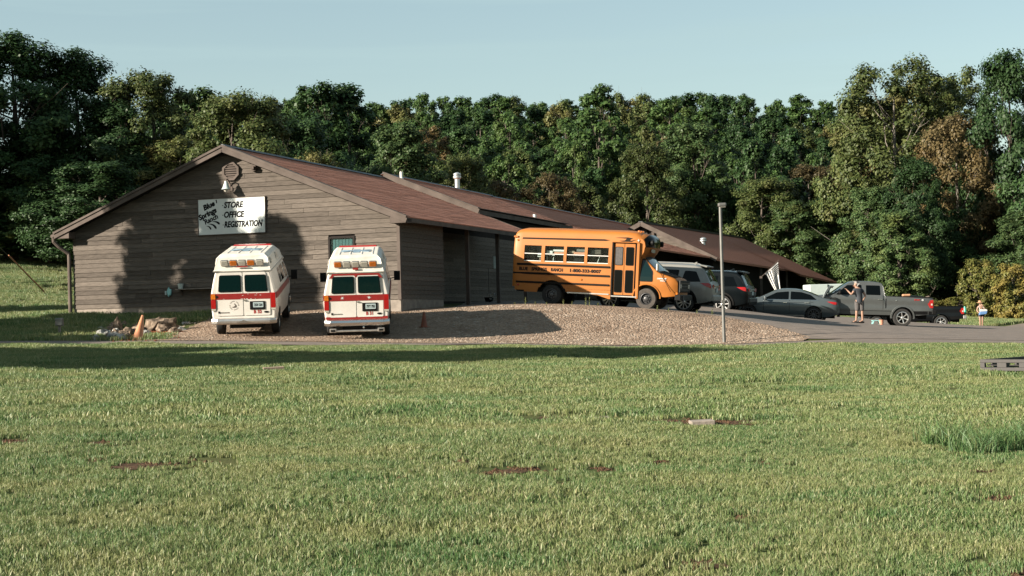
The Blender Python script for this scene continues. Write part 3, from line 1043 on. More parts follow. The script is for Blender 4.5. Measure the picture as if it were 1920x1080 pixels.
# ------------------------------------------------------------------ vehicle building blocks
def interp(tab):
    xs = [p[0] for p in tab]; ys = [p[1] for p in tab]
    return lambda x: float(np.interp(x, xs, ys))
def smooth_tab(tab, n=60):
    """monotone-ish smoothing of a control table"""
    xs = np.array([p[0] for p in tab], float); ys = np.array([p[1] for p in tab], float)
    h = np.diff(xs); d = np.diff(ys) / h
    mm = np.zeros(len(xs))
    for i in range(1, len(xs) - 1):
        mm[i] = 0 if d[i - 1] * d[i] <= 0 else 2 * d[i - 1] * d[i] / (d[i - 1] + d[i])
    mm[0], mm[-1] = d[0], d[-1]
    def f(x):
        x = min(max(x, xs[0]), xs[-1])
        i = min(max(int(np.searchsorted(xs, x) - 1), 0), len(xs) - 2)
        t = (x - xs[i]) / h[i]
        return float((1 + 2 * t) * (1 - t) ** 2 * ys[i] + t * (1 - t) ** 2 * h[i] * mm[i] + t * t * (3 - 2 * t) * ys[i + 1] + t * t * (t - 1) * h[i] * mm[i + 1])
    return f

class Shell:
    """car body: side profile (top, bottom), plan width and a cross section by height"""
    def __init__(s, xs, zt, zb, plan, sect, rad=.08, crown=.04, nz=14):
        s.xs = xs; s.zt = zt; s.zb = zb; s.plan = plan; s.sect = sect; s.rad = rad; s.crown = crown; s.nz = nz
    def w(s, x, z):
        return s.plan(x) * s.sect(z)
    def mesh(s):
        mb = MB()
        n = None
        rows = []
        for x in s.xs:
            zt, zb = s.zt(x), s.zb(x)
            r = min(s.rad, (zt - zb) * .3)
            pts = []
            for k in range(s.nz):
                z = zb + (zt - r - zb) * k / (s.nz - 1)
                pts.append((s.w(x, z), z))
            wt = pts[-1][0]
            for k in range(1, 5):
                a = k / 4 * math.pi / 2
                pts.append((wt - r * (1 - math.cos(a)), zt - r + r * math.sin(a)))
            ws = pts[-1][0]
            for k in range(1, 5):
                y = ws * (1 - k / 4)
                pts.append((y, zt + s.crown * (1 - (y / ws) ** 2) if ws > 0 else zt))
            row = [(x, -y, z) for y, z in pts] + [(x, y, z) for y, z in pts[-2::-1]]
            rows.append(row)
        m = len(rows[0])
        vs = [p for r_ in rows for p in r_]
        fs = []
        for i in range(len(rows) - 1):
            for k in range(m - 1):
                a = i * m + k
                fs.append((a, a + 1, a + m + 1, a + m))
            fs.append((i * m + m - 1, i * m, (i + 1) * m, (i + 1) * m + m - 1))
        fs.append(tuple(range(m))); fs.append(tuple(range((len(rows) - 1) * m, len(rows) * m))[::-1])
        mb.add(vs, fs)
        return mb
    def side_patch(s, mb, poly, off=.008, side=1, step=.12, th=.0, mi=0):
        """polygon (x, z) laid on the flank, side +1 = left (+y)"""
        bm = bmesh.new()
        vv = [bm.verts.new((p[0], p[1], 0)) for p in poly]
        bm.faces.new(vv)
        xs_ = [p[0] for p in poly]; zs_ = [p[1] for p in poly]
        for lo, hi, ax in ((min(xs_), max(xs_), 0), (min(zs_), max(zs_), 1)):
            k = int((hi - lo) / step)
            for i in range(1, k + 1):
                c = lo + (hi - lo) * i / (k + 1)
                co = (c, 0, 0) if ax == 0 else (0, c, 0)
                no = (1, 0, 0) if ax == 0 else (0, 1, 0)
                bmesh.ops.bisect_plane(bm, geom=bm.verts[:] + bm.edges[:] + bm.faces[:], plane_co=co, plane_no=no)
        vs = []
        bm.verts.index_update()
        for v in bm.verts:
            x, z = v.co.x, v.co.y
            vs.append((x, side * (s.w(x, z) + off), z))
        fs = [tuple(v.index for v in f.verts)[::side] for f in bm.faces]
        bm.free()
        mb.add(vs, fs, mi)
    def top_patch(s, mb, x0, x1, yf0, yf1, off=.008, nx=8, ny=8, mi=0):
        """patch over the top surface between x0 and x1; width fractions of the shoulder at each end"""
        vs = []
        for i in range(nx + 1):
            x = x0 + (x1 - x0) * i / nx
            zt = s.zt(x)
            r = min(s.rad, (zt - s.zb(x)) * .3)
            ws = s.w(x, zt - r) - r
            dz = (s.zt(x + .02) - s.zt(x - .02)) / .04
            nrm = Vector((-dz, 0, 1)).normalized()
            yf = yf0 + (yf1 - yf0) * i / nx
            for j in range(ny + 1):
                y = ws * yf * (j / ny * 2 - 1)
                z = zt + s.crown * (1 - (y / ws) ** 2)
                p = Vector((x, y, z)) + nrm * off
                vs.append(p)
        fs = []
        for i in range(nx):
            for j in range(ny):
                a = i * (ny + 1) + j
                fs.append((a, a + 1, a + ny + 2, a + ny + 1))
        mb.add(vs, fs, mi)

def boolean_cut(o, cutters, m_in):
    """cut the cutter mesh (MB) out of object o; the cut faces take material m_in"""
    c = cutters.build('cutter', m_in)
    md = o.modifiers.new('cut', 'BOOLEAN')
    md.operation = 'DIFFERENCE'
    md.solver = 'EXACT'
    md.object = c
    md.material_mode = 'TRANSFER'
    dg = bpy.context.evaluated_depsgraph_get()
    me = bpy.data.meshes.new_from_object(o.evaluated_get(dg))
    o.modifiers.clear()
    old = o.data
    o.data = me
    me.name = old.name
    bpy.data.objects.remove(c)
    smooth_by_angle(me, 32)

YROT = Matrix.Rotation(R(-90), 4, 'X')       # lathe axis Z -> +Y
def cyl_y(mb, x, z, r, y0, y1, n=28):
    T = Matrix.Translation((x, y0, z)) @ YROT
    mb.lathe([(r, 0), (r, y1 - y0)], n, T)
def wheel(parent, x, y, z, r, w, rim_r, style, side, tyre='rubber', rimm='rim_alloy', spokes=5):
    """side = +1: outer face towards +y"""
    e = empty('wheel', (x, y, z), (0, 0, 0 if side > 0 else math.pi), parent)
    T = YROT
    mb = MB()
    h = w / 2
    mb.lathe([(rim_r, -h * .85), (rim_r * 1.04, -h), (r * .93, -h), (r * .985, -h * .8), (r, -h * .45), (r, h * .45), (r * .985, h * .8), (r * .93, h), (rim_r * 1.04, h), (rim_r, h * .85)], 32, T, closed=True)
    mb.build('tyre', M[tyre], e, smooth=True)
    mb = MB()
    mb.lathe([(rim_r * .99, -h * .8), (rim_r * .99, h * .86), (rim_r * .9, h * .9), (rim_r * .88, h * .5), (rim_r * .86, -h * .7)], 28, T, closed=True)
    if style == 'alloy':
        mb.lathe([(0, h * .35), (rim_r * .2, h * .35), (rim_r * .24, h * .62), (rim_r * .16, h * .72), (0, h * .72)], 16, T)
        for k in range(spokes):
            a = k * 2 * math.pi / spokes + .3
            ca, sa = math.cos(a), math.sin(a)
            wd = rim_r * (.3 if spokes <= 5 else .15)
            q = []
            for rr, ww, yy in ((.12, .8, .6), (.95, 1.1, .78)):
                for sg in (-1, 1):
                    for dy in (-.25, 0):
                        px_, pz_ = rr * rim_r, sg * ww * wd / 2
                        q.append((px_ * ca - pz_ * sa, h * (yy + dy), px_ * sa + pz_ * ca))
            mb.add(q, [(0, 1, 3, 2), (4, 6, 7, 5), (0, 4, 5, 1), (2, 3, 7, 6), (1, 5, 7, 3), (0, 2, 6, 4)])
        rb = mb.build('rim', M[rimm], e, smooth=True)
        mb = MB(); mb.lathe([(0, -h * .5), (rim_r * .86, -h * .5), (rim_r * .86, -h * .45), (0, -h * .45)], 20, T); mb.build('brake_disc', M['black_plastic'], e)
    else:
        mb.lathe([(0, h * .1), (rim_r * .88, -h * .05), (rim_r * .88, h * .05), (rim_r * .6, h * .3), (rim_r * .42, h * .25), (rim_r * .36, h * .75), (rim_r * .2, h * .85), (0, h * .85)], 24, T)
        for k in range(8):
            a = k * math.pi / 4
            mb.lathe([(.0, h * .3), (.022, h * .3), (.022, h * .62), (0, h * .62)], 6, Matrix.Translation((math.cos(a) * rim_r * .5, 0, math.sin(a) * rim_r * .5)) @ T)
        mb.build('rim', M[rimm], e, smooth=True)
    return e

def place(root, A, B, track, near_left):
    """A, B: world ground points under the rear and front wheel of the flank we see; origin = rear axle centre on the ground"""
    h = (B - A)
    X = h.normalized()
    Yv = Vector((0, 0, 1)).cross(X).normalized()
    Zv = X.cross(Yv)
    o = A + Yv * (-track / 2 if near_left else track / 2)
    m = Matrix((X, Yv, Zv)).transposed().to_4x4()
    m.translation = o
    root.matrix_world = m
def depth_for(px, py, A, wb, sign):
    """depth at pixel (px, py) so the point lies wb metres from A"""
    best = None
    for k in range(4000):
        D = A.y - wb * 1.05 + k * wb * 2.1 / 4000
        if (D - A.y) * sign < 0: continue
        p = P(px, py, D)
        e = abs((p - A).length - wb)
        if best is None or e < best[0]: best = (e, p)
    return best[1]
# ------------------------------------------------------------------ two old ambulance vans, seen from behind
def make_van(kind):
    root = empty('ambulance_van')
    XR, XF = -1.18, 4.28
    zt = smooth_tab([(XR, 2.06), (-.9, 2.1), (2.7, 2.1), (2.95, 2.04), (3.45, 1.42), (3.6, 1.3), (4.1, 1.18), (XF, 1.02)])
    zb = interp([(XR, .6), (-.9, .5), (3.9, .48), (XF, .55)])
    plan = smooth_tab([(XR, .945), (-1.12, .985), (-1.0, 1.0), (3.6, 1.0), (4.1, .95), (XF, .84)])
    sect = interp([(.4, .93), (.7, .965), (1.1, .995), (1.32, .99), (1.45, .97), (1.8, .895), (2.0, .84), (2.2, .80)])
    sh = Shell([XR, -1.15, -1.1, -1.0, -.8, -.4, 0, .4, .8, 1.2, 1.6, 2.0, 2.4, 2.7, 2.85, 3.0, 3.15, 3.3, 3.45, 3.6, 3.8, 4.0, 4.15, XF], zt, zb, plan, sect, rad=.07, crown=.05, nz=18)
    body = sh.mesh().build('body', M['van_white'], root)
    c = MB()
    for x in (0, 3.5):
        cyl_y(c, x, .40, .44, .62, 1.2); cyl_y(c, x, .40, .44, -1.2, -.62)
    boolean_cut(body, c, M['black_plastic'])
    # raised fibreglass cap
    m = MB()
    st = [(XR + .0, 0), (XR + .22, 1), (1.9, 1), (2.75, .55), (3.0, 0)]
    secs = []
    for x, e in st:
        wb_, wt = .86, .78 - .1 * (e < 1)
        hz = {0: .06, 1: .44, .55: .30}[e]
        if x == XR: secs.append([(x, -.865, 2.075), (x + .02, -.84, 2.12), (x + .13, -.745, 2.47), (x + .2, -.69, 2.535), (x + .2, .69, 2.535), (x + .13, .745, 2.47), (x + .02, .84, 2.12), (x, .865, 2.075)])
        else: secs.append([(x, -.865, 2.075), (x, -.85, 2.12), (x, -.77, 2.09 + hz * .86), (x, -.66, 2.13 + hz), (x, .66, 2.13 + hz), (x, .77, 2.09 + hz * .86), (x, .85, 2.12), (x, .865, 2.075)])
    vs = [p for s_ in secs for p in s_]
    fs = [(i * 8 + k, i * 8 + k + 1, i * 8 + k + 9, i * 8 + k + 8) for i in range(4) for k in range(7)]
    fs += [tuple(range(8)), tuple(range(32, 40))]
    fs += [(i * 8, (i + 1) * 8, (i + 1) * 8 + 7, i * 8 + 7) for i in range(4)]
    m.add(vs, fs)
    cap = m.build('roof_cap', M['cap_white'], root, bevel=.025)
    # raised ribs and blue emblem on the roof
    for y in (-.5, -.17, .17, .5):
        m = MB(); m.box((.45, y, 2.574), (2.3, .045, .02)); m.build('rib', M['van_white'], cap, bevel=.008)
    m = MB()
    for k in range(3):
        m.box((.35, 0, 2.579 + k * .003), (1.0, .2, .012), Matrix.Rotation(R(60 * k), 3, 'Z'))
    m.build('emblem', M['blue_ink'], cap)
    m = MB(); m.prism([(XR, 2.05), (3.0, 2.05), (3.0, 2.085), (XR, 2.085)], (1, 0, 0), (0, 0, 1), (0, 1, 0), .03, (0, .85, 0))
    m.prism([(XR, 2.05), (3.0, 2.05), (3.0, 2.085), (XR, 2.085)], (1, 0, 0), (0, 0, 1), (0, 1, 0), .03, (0, -.88, 0))
    m.box((XR - .008, 0, 2.062), (.03, 1.72, .02))
    m.build('gutter', M['dull_chrome'], root)
    # front light bar, mostly hidden
    m = MB(); m.box((2.0, 0, 2.575), (.3, 1.2, .06)); m.build('light_bar', M['red_lens'], root, bevel=.03)
    XRf = XR - .004
    def rear(poly, mname, name, t=.01, off=.0, par=None, bev=0, x0=None):
        mb = MB(); mb.prism(poly, (0, -1, 0), (0, 0, 1), (-1, 0, 0), t, (XRf - off if x0 is None else x0, 0, 0)); return mb.build(name, M[mname], par or root, bevel=bev)
    # doors (u runs to the right as seen from behind)
    ledge = .80
    ds = []
    for sg in (-1, 1):
        a, b = (.012 * sg, ledge * sg)
        pl = [(a, .72), (b, .72), (b * 1.01, 1.32), (b * .86, 2.03), (a, 2.03)]
        if sg < 0: pl = pl[::-1]
        ds.append(rear(round_poly(pl, .04), 'van_white', 'rear_door', .014, bev=.004))
    # stripe
    rear([(-.965, 1.215), (.965, 1.215), (.958, 1.395), (-.958, 1.395)], 'red_stripe', 'stripe', .004, .0155)
    for sg in (1, -1):
        mb = MB(); sh.side_patch(mb, [(XR + .05, 1.215), (3.3, 1.215), (3.3, 1.395), (XR + .05, 1.395)], .014, sg, .1); mb.build('stripe', M['red_stripe'], root, recalc=False)
        if kind == 31:
            mb = MB(); sh.side_patch(mb, [(XR + .05, .66), (-.5, .66), (-.5, .73), (XR + .05, .73)], .012, sg, .1); mb.build('stripe', M['red_stripe'], root, recalc=False)
    if kind == 31:
        rear([(-.93, .655), (.93, .655), (.93, .735), (-.93, .735)], 'red_stripe', 'stripe', .004, .003)
        rear([(-.80, 1.90), (-.70, 2.04), (.70, 2.04), (.80, 1.90), (.68, 1.90), (.66, 1.985), (.05, 1.985), (.02, 1.93), (-.02, 1.93), (-.05, 1.985), (-.66, 1.985), (-.68, 1.90)], 'red_stripe', 'stripe', .004, .0155)
        for yy in (-.42, .38):
            st_ = []
            for k in range(14):
                r_ = (.06 if k % 2 == 0 else .018) * rnd.uniform(.8, 1.25)
                st_.append((yy + r_ * math.cos(k * math.pi / 7), 1.305 + r_ * math.sin(k * math.pi / 7)))
            rear(st_, 'white_ink', 'star', .003, .020)
    else:
        for k in range(16):
            yy, zz, s_ = rnd.uniform(-.6, .6), rnd.choice([1.222, 1.226, 1.23, 1.33, 1.37]), rnd.uniform(.008, .03)
            rear([(yy - s_, zz - .004), (yy + s_, zz - .005), (yy + s_ * .6, zz + .006), (yy - s_ * .5, zz + .007)], 'van_white', 'chip', .002, .0198)
    # windows
    for sg in (-1, 1):
        pl = [(.055, 1.44), (.745, 1.44), (.70, 1.955), (.055, 1.955)]
        gp = [(.075, 1.46), (.72, 1.46), (.68, 1.935), (.075, 1.935)]
        if sg < 0: pl = [(-x, z) for x, z in pl][::-1]; gp = [(-x, z) for x, z in gp][::-1]
        w = rear(round_poly(pl, .06), 'black_plastic', 'rear_window', .012, .0155, bev=.003)
        rear(round_poly(gp, .05), 'sky_teal_glass', 'glass', .003, .0285, w)
    # tail lights
    for sg in (-1, 1):
        u0, u1 = (.825, .968) if sg > 0 else (-.968, -.825)
        top = 1.40 if (kind == 32 and sg > 0) else 1.215
        t = rear(round_poly([(u0, .94), (u1, .94), (u1, top), (u0, top)], .015), 'red_lens', 'tail_light', .035, .0, bev=.006)
        rear([(u0 + .008, .885), (u1 - .008, .885), (u1 - .008, .937), (u0 + .008, .937)], 'clear_lens', 'reverse_lens', .03, .0, t)
    for sg in ((-1, 1) if kind == 31 else (-1,)):
        rear([(sg * .9 - .065, 1.23), (sg * .9 + .065, 1.23), (sg * .9 + .063, 1.385), (sg * .9 - .063, 1.385)], 'amber_lens' if sg < 0 or kind == 32 else 'red_lens', 'side_marker', .012, .02)
    # five square lamps high on the cap, leaning with it
    LM = Matrix.Rotation(R(-20.5), 3, 'Y')
    cols = ['clear_lens', 'amber_lens', 'clear_lens', 'amber_lens', 'clear_lens'] if kind == 32 else ['amber_lens', 'clear_lens', 'clear_lens', 'clear_lens', 'amber_lens']
    for k, cn in enumerate(cols):
        u = (k - 2) * .262
        c = Vector((XR + .055, -u, 2.325))
        nv = LM @ Vector((-1, 0, 0)); upv = LM @ Vector((0, 0, 1))
        def lm(poly, t, off, mname, name, par):
            mb = MB(); mb.prism(poly, (0, -1, 0), upv, nv, t, c + nv * off); return mb.build(name, M[mname], par, bevel=.012)
        hs = lm(rrect(.248, .20, .04), .05, -.005, 'dull_chrome', 'warning_lamp', root)
        lm(rrect(.205, .16, .04), .02, .05, cn, 'lens', hs)
    rear([(-.17, 2.185), (.17, 2.185), (.16, 2.22), (-.16, 2.22)] if kind == 32 else [(-.08, 2.15), (.08, 2.15), (.08, 2.21), (-.08, 2.21)], 'red_stripe', 'brake_light', .03, -.02)
    # plate, badges, number
    pc = (.42, 1.02) if kind == 32 else (.40, 1.02)
    pf = rear(rrect(.46, .255, .015, *pc), 'black_plastic', 'plate_holder', .012, .0155)
    rear(rrect(.305, .155, .012, pc[0] + .02, pc[1] + .02), 'plate_white', 'number_plate', .005, .028, pf)
    def rtext(body, u, z, w, h, mname, name='lettering', off=.034, par=None):
        text(body, name, 1, M[mname], par or root, frame_mx((XRf - off, -u, z), (0, -1, 0), (0, 0, 1)), off=.04, fit=(w, h))
    rtext('7XX C64' if kind == 32 else '7YT 755', pc[0] - .10, pc[1] - .025, .245, .085, 'ink', par=pf)
    rtext('B', .30 if kind == 32 else .28, .775, .07, .1, 'red_ink', 'number', .0165)
    rtext('32' if kind == 32 else '31', .41 if kind == 32 else .385, .775, .13 if kind == 32 else .1, .1, 'red_ink', 'number', .0165)
    rear([(.68 + .075 * math.cos(a * math.pi / 8), .815 + .03 * math.sin(a * math.pi / 8)) for a in range(16)], 'ink', 'badge', .008, .0155)
    rear(rrect(.27, .032, .008, -.57, .82), 'dull_chrome', 'badge', .006, .0155)
    rear(rrect(.10, .03, .01, .04, 1.185), 'dull_chrome', 'door_handle', .025, .0155)
    rear(rrect(.05, .06, .008, -.74, .83), 'black_plastic', 'hinge', .012, .0155)
    rear(rrect(.09, .07, .03, -.80, 1.30), 'black_plastic', 'hinge', .006, .0205)
    if kind == 32:                                  # faded round emblem on the left door
        mb = MB()
        for k in range(20):
            if k % 5 == 4: continue
            a = k * math.pi / 10
            u, z = -.28 + .13 * math.cos(a), 1.03 + .13 * math.sin(a)
            mb.prism([(u - .015, z - .008), (u + .015, z - .008), (u + .015, z + .008), (u - .015, z + .008)], (0, -1, 0), (0, 0, 1), (-1, 0, 0), .002, (XRf - .0155, 0, 0))
        mb.prism([(-.36, .98), (-.30, .96), (-.22, .97), (-.2, 1.02), (-.26, 1.09), (-.29, 1.09), (-.25, 1.03), (-.29, 1.0)], (0, -1, 0), (0, 0, 1), (-1, 0, 0), .002, (XRf - .0155, 0, 0))
        mb.build('emblem', M['siding'], root)
    # bumper
    m = MB()
    pr = [(.0, .47), (-.09, .46), (-.13, .50), (-.135, .57), (-.10, .635), (0, .65)]
    for y0, y1, x0, x1 in ((-.98, -.80, .10, 0), (-.80, .80, 0, 0), (.80, .98, 0, .10)):
        a = [(XR + dx + x0, y0, z) for dx, z in pr]; b = [(XR + dx + x1, y1, z) for dx, z in pr]
        m.add(a + b, [tuple(range(6)), tuple(range(6, 12))[::-1]] + [(i, (i + 1) % 6, (i + 1) % 6 + 6, i + 6) for i in range(6)])
    m.build('bumper', M['chrome' if kind == 31 else 'dull_chrome'], root, bevel=.012)
    if kind == 31:
        m = MB(); m.box((XR - .08, 0, .315), (.12, 1.36, .05)); st_ = m.build('step', M['dull_chrome'], root, bevel=.01)
        for y in (-.72, .72):
            m = MB(); m.box((XR - .08, y, .335), (.14, .2, .11)); m.build('step_end', M['dull_chrome'], st_, bevel=.01)
            m = MB(); m.box((XR - .152, y, .335), (.01, .13, .06)); m.build('step_pad', M['black_plastic'], st_)
        m = MB(); m.lathe([(0, 0), (.03, 0), (.03, .03), (0, .04)], 12, Matrix.Translation((XR - .13, -.2, .42)) @ Matrix.Rotation(R(-90), 4, 'Y')); m.build('hitch', M['chrome'], root)
    else:
        m = MB(); m.prism([(-.25, .53), (-.12, .555), (0, .60), (.12, .555), (.25, .53), (.0, .51)], (0, -1, 0), (0, 0, 1), (-1, 0, 0), .006, (XR - .134, 0, 0)); m.build('step_plate', M['chrome'], root)
    # underside: axle, fuel tank, differential
    m = MB()
    m.tube([(0, -.85, .38), (0, .85, .38)], .055, 10); m.lathe([(0, -.16), (.14, -.1), (.16, 0), (.14, .1), (0, .16)], 12, Matrix.Translation((0, 0, .38)) @ YROT)
    m.box((-.75, -.05, .44), (.65, 1.0, .24)); m.box((1.8, 0, .5), (4.2, 1.2, .14))
    m.tube([(-1.0, -.5, .36), (.9, -.5, .36)], .04, 8)
    m.build('chassis', M['black_plastic'], root, bevel=.02)
    for x in (0, 3.5):
        for sg in (1, -1):
            wheel(root, x, sg * .84, .375, .375, .235, .205, 'steel', sg, rimm='dull_chrome')
    # side glass and mirrors
    for sg in (1, -1):
        for poly in ([(2.45, 1.47), (3.22, 1.47), (2.92, 1.95), (2.45, 1.95)], [(.62, 1.5), (.82, 1.5), (.82, 1.95), (.62, 1.95)], [(.92, 1.5), (1.12, 1.5), (1.12, 1.95), (.92, 1.95)], [(1.3, 1.5), (2.2, 1.5), (2.2, 1.95), (1.3, 1.95)]):
            mb = MB(); sh.side_patch(mb, round_poly(poly, .05), .006, sg, .25); mb.build('side_window', M['dark_glass'], root, recalc=False)
        mb = MB(); sh.side_patch(mb, round_poly([(-.95, 1.5), (.35, 1.5), (.35, 1.95), (-.85, 1.95)], .08), .004, sg, .25); mb.build('side_panel', M['van_white'], root, recalc=False)
        m = MB(); m.box((3.0, sg * 1.2, 1.5), (.1, .2, .3)); m.tube([(3.05, sg * .95, 1.4), (3.02, sg * 1.15, 1.45)], .018, 6); m.build('mirror', M['black_plastic'], root, bevel=.03)
        # small windows and lamps on the cap
        for x in ((-.72, 1.0) if sg < 0 else (-.72,)):
            m = MB(); m.box((x, sg * .823, 2.34), (.2, .02, .2), Matrix.Rotation(R(-12 * -sg), 3, 'X')); wv = m.build('cap_window', M['dull_chrome'], root, bevel=.02)
            m = MB(); m.box((x, sg * .835, 2.34), (.14, .012, .14), Matrix.Rotation(R(-12 * -sg), 3, 'X')); m.build('glass', M['clear_lens'], wv)
        m = MB(); m.box((3.2, sg * .6, 1.0), (.01, .01, .01))
    m = MB(); sh.top_patch(m, 2.98, 3.48, .92, .97); m.build('windscreen', M['dark_glass'], root, recalc=False)
    for sg in (1, -1):
        m = MB(); m.box((XF - .02, sg * .62, .86), (.06, .28, .2)); m.build('headlight', M['clear_lens'], root, bevel=.02)
    m = MB(); m.box((XF, 0, .84), (.05, .9, .24)); m.build('grille', M['chrome'], root, bevel=.01)
    m = MB(); m.box((XF + .06, 0, .56), (.14, 1.9, .16)); m.build('front_bumper', M['chrome'], root, bevel=.03)
    return root
for kind, A, hd, lab in ((32, P(416, 626.5, 49.6), -3.0, 'white ambulance van marked B 32, with a plain red belt stripe and chipped paint'),
                         (31, P(621.5, 629.6, 49.4), -3.6, 'white ambulance van marked B 31, with white stars on its red stripe')):
    v = make_van(kind)
    tag(v, lab, 'ambulance', 'old ambulances parked by the gable')
    d = Vector((math.sin(R(hd)), math.cos(R(hd)), 0))
    fr = A + d * 3.5
    fr.z = A.z + .135 * 3.5
    place(v, A, fr, 1.68, True)
# ------------------------------------------------------------------ short yellow school bus; its right side faces us (local -y)
def make_bus():
    root = empty('school_bus')
    tag(root, 'short orange school bus lettered Blue Springs Ranch with folding door and dark bonnet', 'bus')
    XB, XE = -1.42, 3.02
    H = 2.74
    # coach body
    xs_ = [XB, XB + .04, XB + .12, XB + .3, 0, .5, 1, 1.5, 2, 2.5, 2.8, 2.95, XE]
    zt = smooth_tab([(XB, 2.52), (XB + .04, 2.6), (XB + .15, 2.68), (XB + .5, 2.73), (2.4, 2.73), (2.9, 2.68), (XE, 2.6)])
    zb = interp([(XB, .62), (XE, .60)])
    plan = smooth_tab([(XB, .97), (XB + .06, 1.01), (XB + .2, 1.03), (2.8, 1.03), (XE, 1.0)])
    sect = interp([(.4, .985), (1.0, 1.0), (1.6, .995), (2.0, .97), (2.25, .935), (2.4, .885), (2.8, .80)])
    sh = Shell(xs_, zt, zb, plan, sect, rad=.2, crown=.07, nz=16)
    body = sh.mesh().build('body', M['bus_orange'], root)
    c = MB()
    cyl_y(c, 0, .42, .47, .55, 1.3, 32); cyl_y(c, 0, .42, .47, -1.3, -.55, 32)
    wins = [(-1.03, -.42), (-.30, .37), (.47, 1.10), (1.20, 1.93)]
    for a, b in wins:
        c.box2((a, -1.2, 1.545), (b, -.50, 2.12)); 
    for a, b in wins:
        c.box2((a, 1.2, 1.545), (b, .50, 2.12))
    c.box2((2.05, -1.2, .42), (2.90, -.93, 2.33))          # door well
    boolean_cut(body, c, M['black_paint'])
    m = MB(); m.box2((XB + .1, -.8, .45), (1.9, .8, .62)); m.box2((.55, -1.0, .5), (1.75, -.7, .62)); m.build('chassis', M['black_plastic'], root)
    # skirt pieces behind and before the rear wheel
    for poly in ([(XB + .02, .4), (-.98, .4), (-.98, .25), (-.42, .25)],):
        pass
    m = MB(); sh.side_patch(m, [(-.98, .44), (-.52, .44), (-.47, .62), (-.98, .62)], .0, -1, .3); sh.side_patch(m, [(XB + .1, .5), (-.98, .5), (-.98, .62), (XB + .1, .62)], .0, -1, .3)
    sh.side_patch(m, [(.5, .5), (1.62, .42), (2.0, .3), (2.05, .3), (2.05, .62), (.46, .62)], .0, -1, .3); m.build('skirt', M['bus_orange'], root, recalc=False)
    # rub rails
    def rail(x0, x1, z, h, mname='bus_black', t=.03, name='rub_rail', dz=0):
        mb = MB()
        n_ = 6
        pts = []
        for k in range(n_ + 1):
            x = x0 + (x1 - x0) * k / n_
            y = -sh.w(x, z)
            pts.append((x, y))
        vs = []
        for x, y in pts:
            vs += [(x, y + .01, z - h / 2), (x, y - t, z - h * .32), (x, y - t, z + h * .32), (x, y + .01, z + h / 2)]
        fs = [(i * 4 + a, i * 4 + (a + 1) % 4, (i + 1) * 4 + (a + 1) % 4, (i + 1) * 4 + a) for i in range(n_) for a in range(4)] + [(0, 1, 2, 3), tuple(range(n_ * 4, n_ * 4 + 4))[::-1]]
        mb.add(vs, fs)
        return mb.build(name, M[mname], root)
    rail(XB + .16, 2.0, 1.43, .085); rail(XB + .02, 2.0, 1.11, .085); rail(XB + .14, 2.0, .79, .08); rail(.55, 2.0, .47, .06, 'dull_chrome', .025)
    m = MB(); sh.side_patch(m, [(XB + .3, 2.40), (1.75, 2.43), (1.95, 2.40), (1.8, 2.37), (XB + .28, 2.345)], .008, -1, .2); m.build('stripe', M['bus_black'], root, recalc=False)
    m = MB(); sh.side_patch(m, [(2.1, 2.50), (2.55, 2.525), (2.72, 2.50), (2.62, 2.44), (2.66, 2.40), (2.86, 2.46), (2.66, 2.36), (2.42, 2.365), (2.25, 2.39), (2.45, 2.41), (2.52, 2.48)], .012, -1, .15); m.build('stripe', M['bus_black'], root, recalc=False)
    # rear corner lamp, clearance lamps
    for x, z, mm in ((XB + .13, 2.3, 'amber_lens'), (XB + .22, .68, 'red_lens'), (1.02, .96, 'amber_lens'), (2.93, 2.42, 'dull_chrome')):
        m = MB(); m.lathe([(0, 0), (.035, .0), (.03, .03), (0, .035)], 10, Matrix.Translation((x, -sh.w(x, z) + .0, z)) @ Matrix.Rotation(R(90), 4, 'X')); m.build('marker_lamp', M[mm], root)
    m = MB(); m.box((XB + .06, -.93, 2.42), (.16, .05, .07)); m.build('rear_lamp', M['bus_orange'], root, bevel=.02)
    for yy in (-.3, 0, .3):
        m = MB(); m.lathe([(0, 0), (.05, 0), (.045, .05), (0, .06)], 10, Matrix.Translation((2.86, yy - .3, 2.735))); m.build('marker_lamp', M['amber_lens'], root, smooth=True)
    # window frames, panes, and the jumble stored inside
    for a, b in wins:
        y = -sh.w(a, 1.85) + .02
        mb = MB()
        for p, q in (((a, y - .022, 1.55), (b, y + .03, 1.575)), ((a, y - .012, 1.815), (b, y + .03, 1.84))):
            mb.box2(p, q)
        fr = mb.build('window', M['white_paint'], root)
        mb = MB(); mb.box2((a + .005, y + .034, 1.56), (b - .005, y + .038, 2.11)); mb.build('pane', M['window_glass'], fr)
    def store(x, z, w_, h_, mname, y=-.72):
        mb = MB(); mb.box((x, y, z), (w_, .22, h_)); mb.build('stored_box', M[mname], root, bevel=.008)
    for x, z, w_, h_, mm, yy in ((-.52, 1.78, .16, .14, 'white_paint', -.74), (-.85, 1.76, .24, .42, 'dark_suv', -.62), (-.50, 1.62, .05, .14, 'wood_block', -.75),
                             (-.17, 1.90, .22, .10, 'white_paint', -.76), (.15, 1.965, .40, .07, 'white_paint', -.74), (.17, 1.88, .36, .075, 'terracotta', -.74), (-.1, 1.68, .26, .24, 'black_plastic', -.66),
                             (.60, 1.93, .22, .08, 'wood_block', -.75), (.88, 1.89, .4, .09, 'terracotta', -.76), (.92, 2.01, .3, .12, 'pole_grey', -.72), (.75, 1.68, .5, .22, 'black_plastic', -.7),
                             (1.33, 1.95, .14, .16, 'pole_grey', -.7), (1.52, 1.98, .2, .2, 'siding', -.72), (1.35, 1.72, .22, .2, 'dark_suv', -.66)):
        store(x, z, w_, h_, mm, yy)
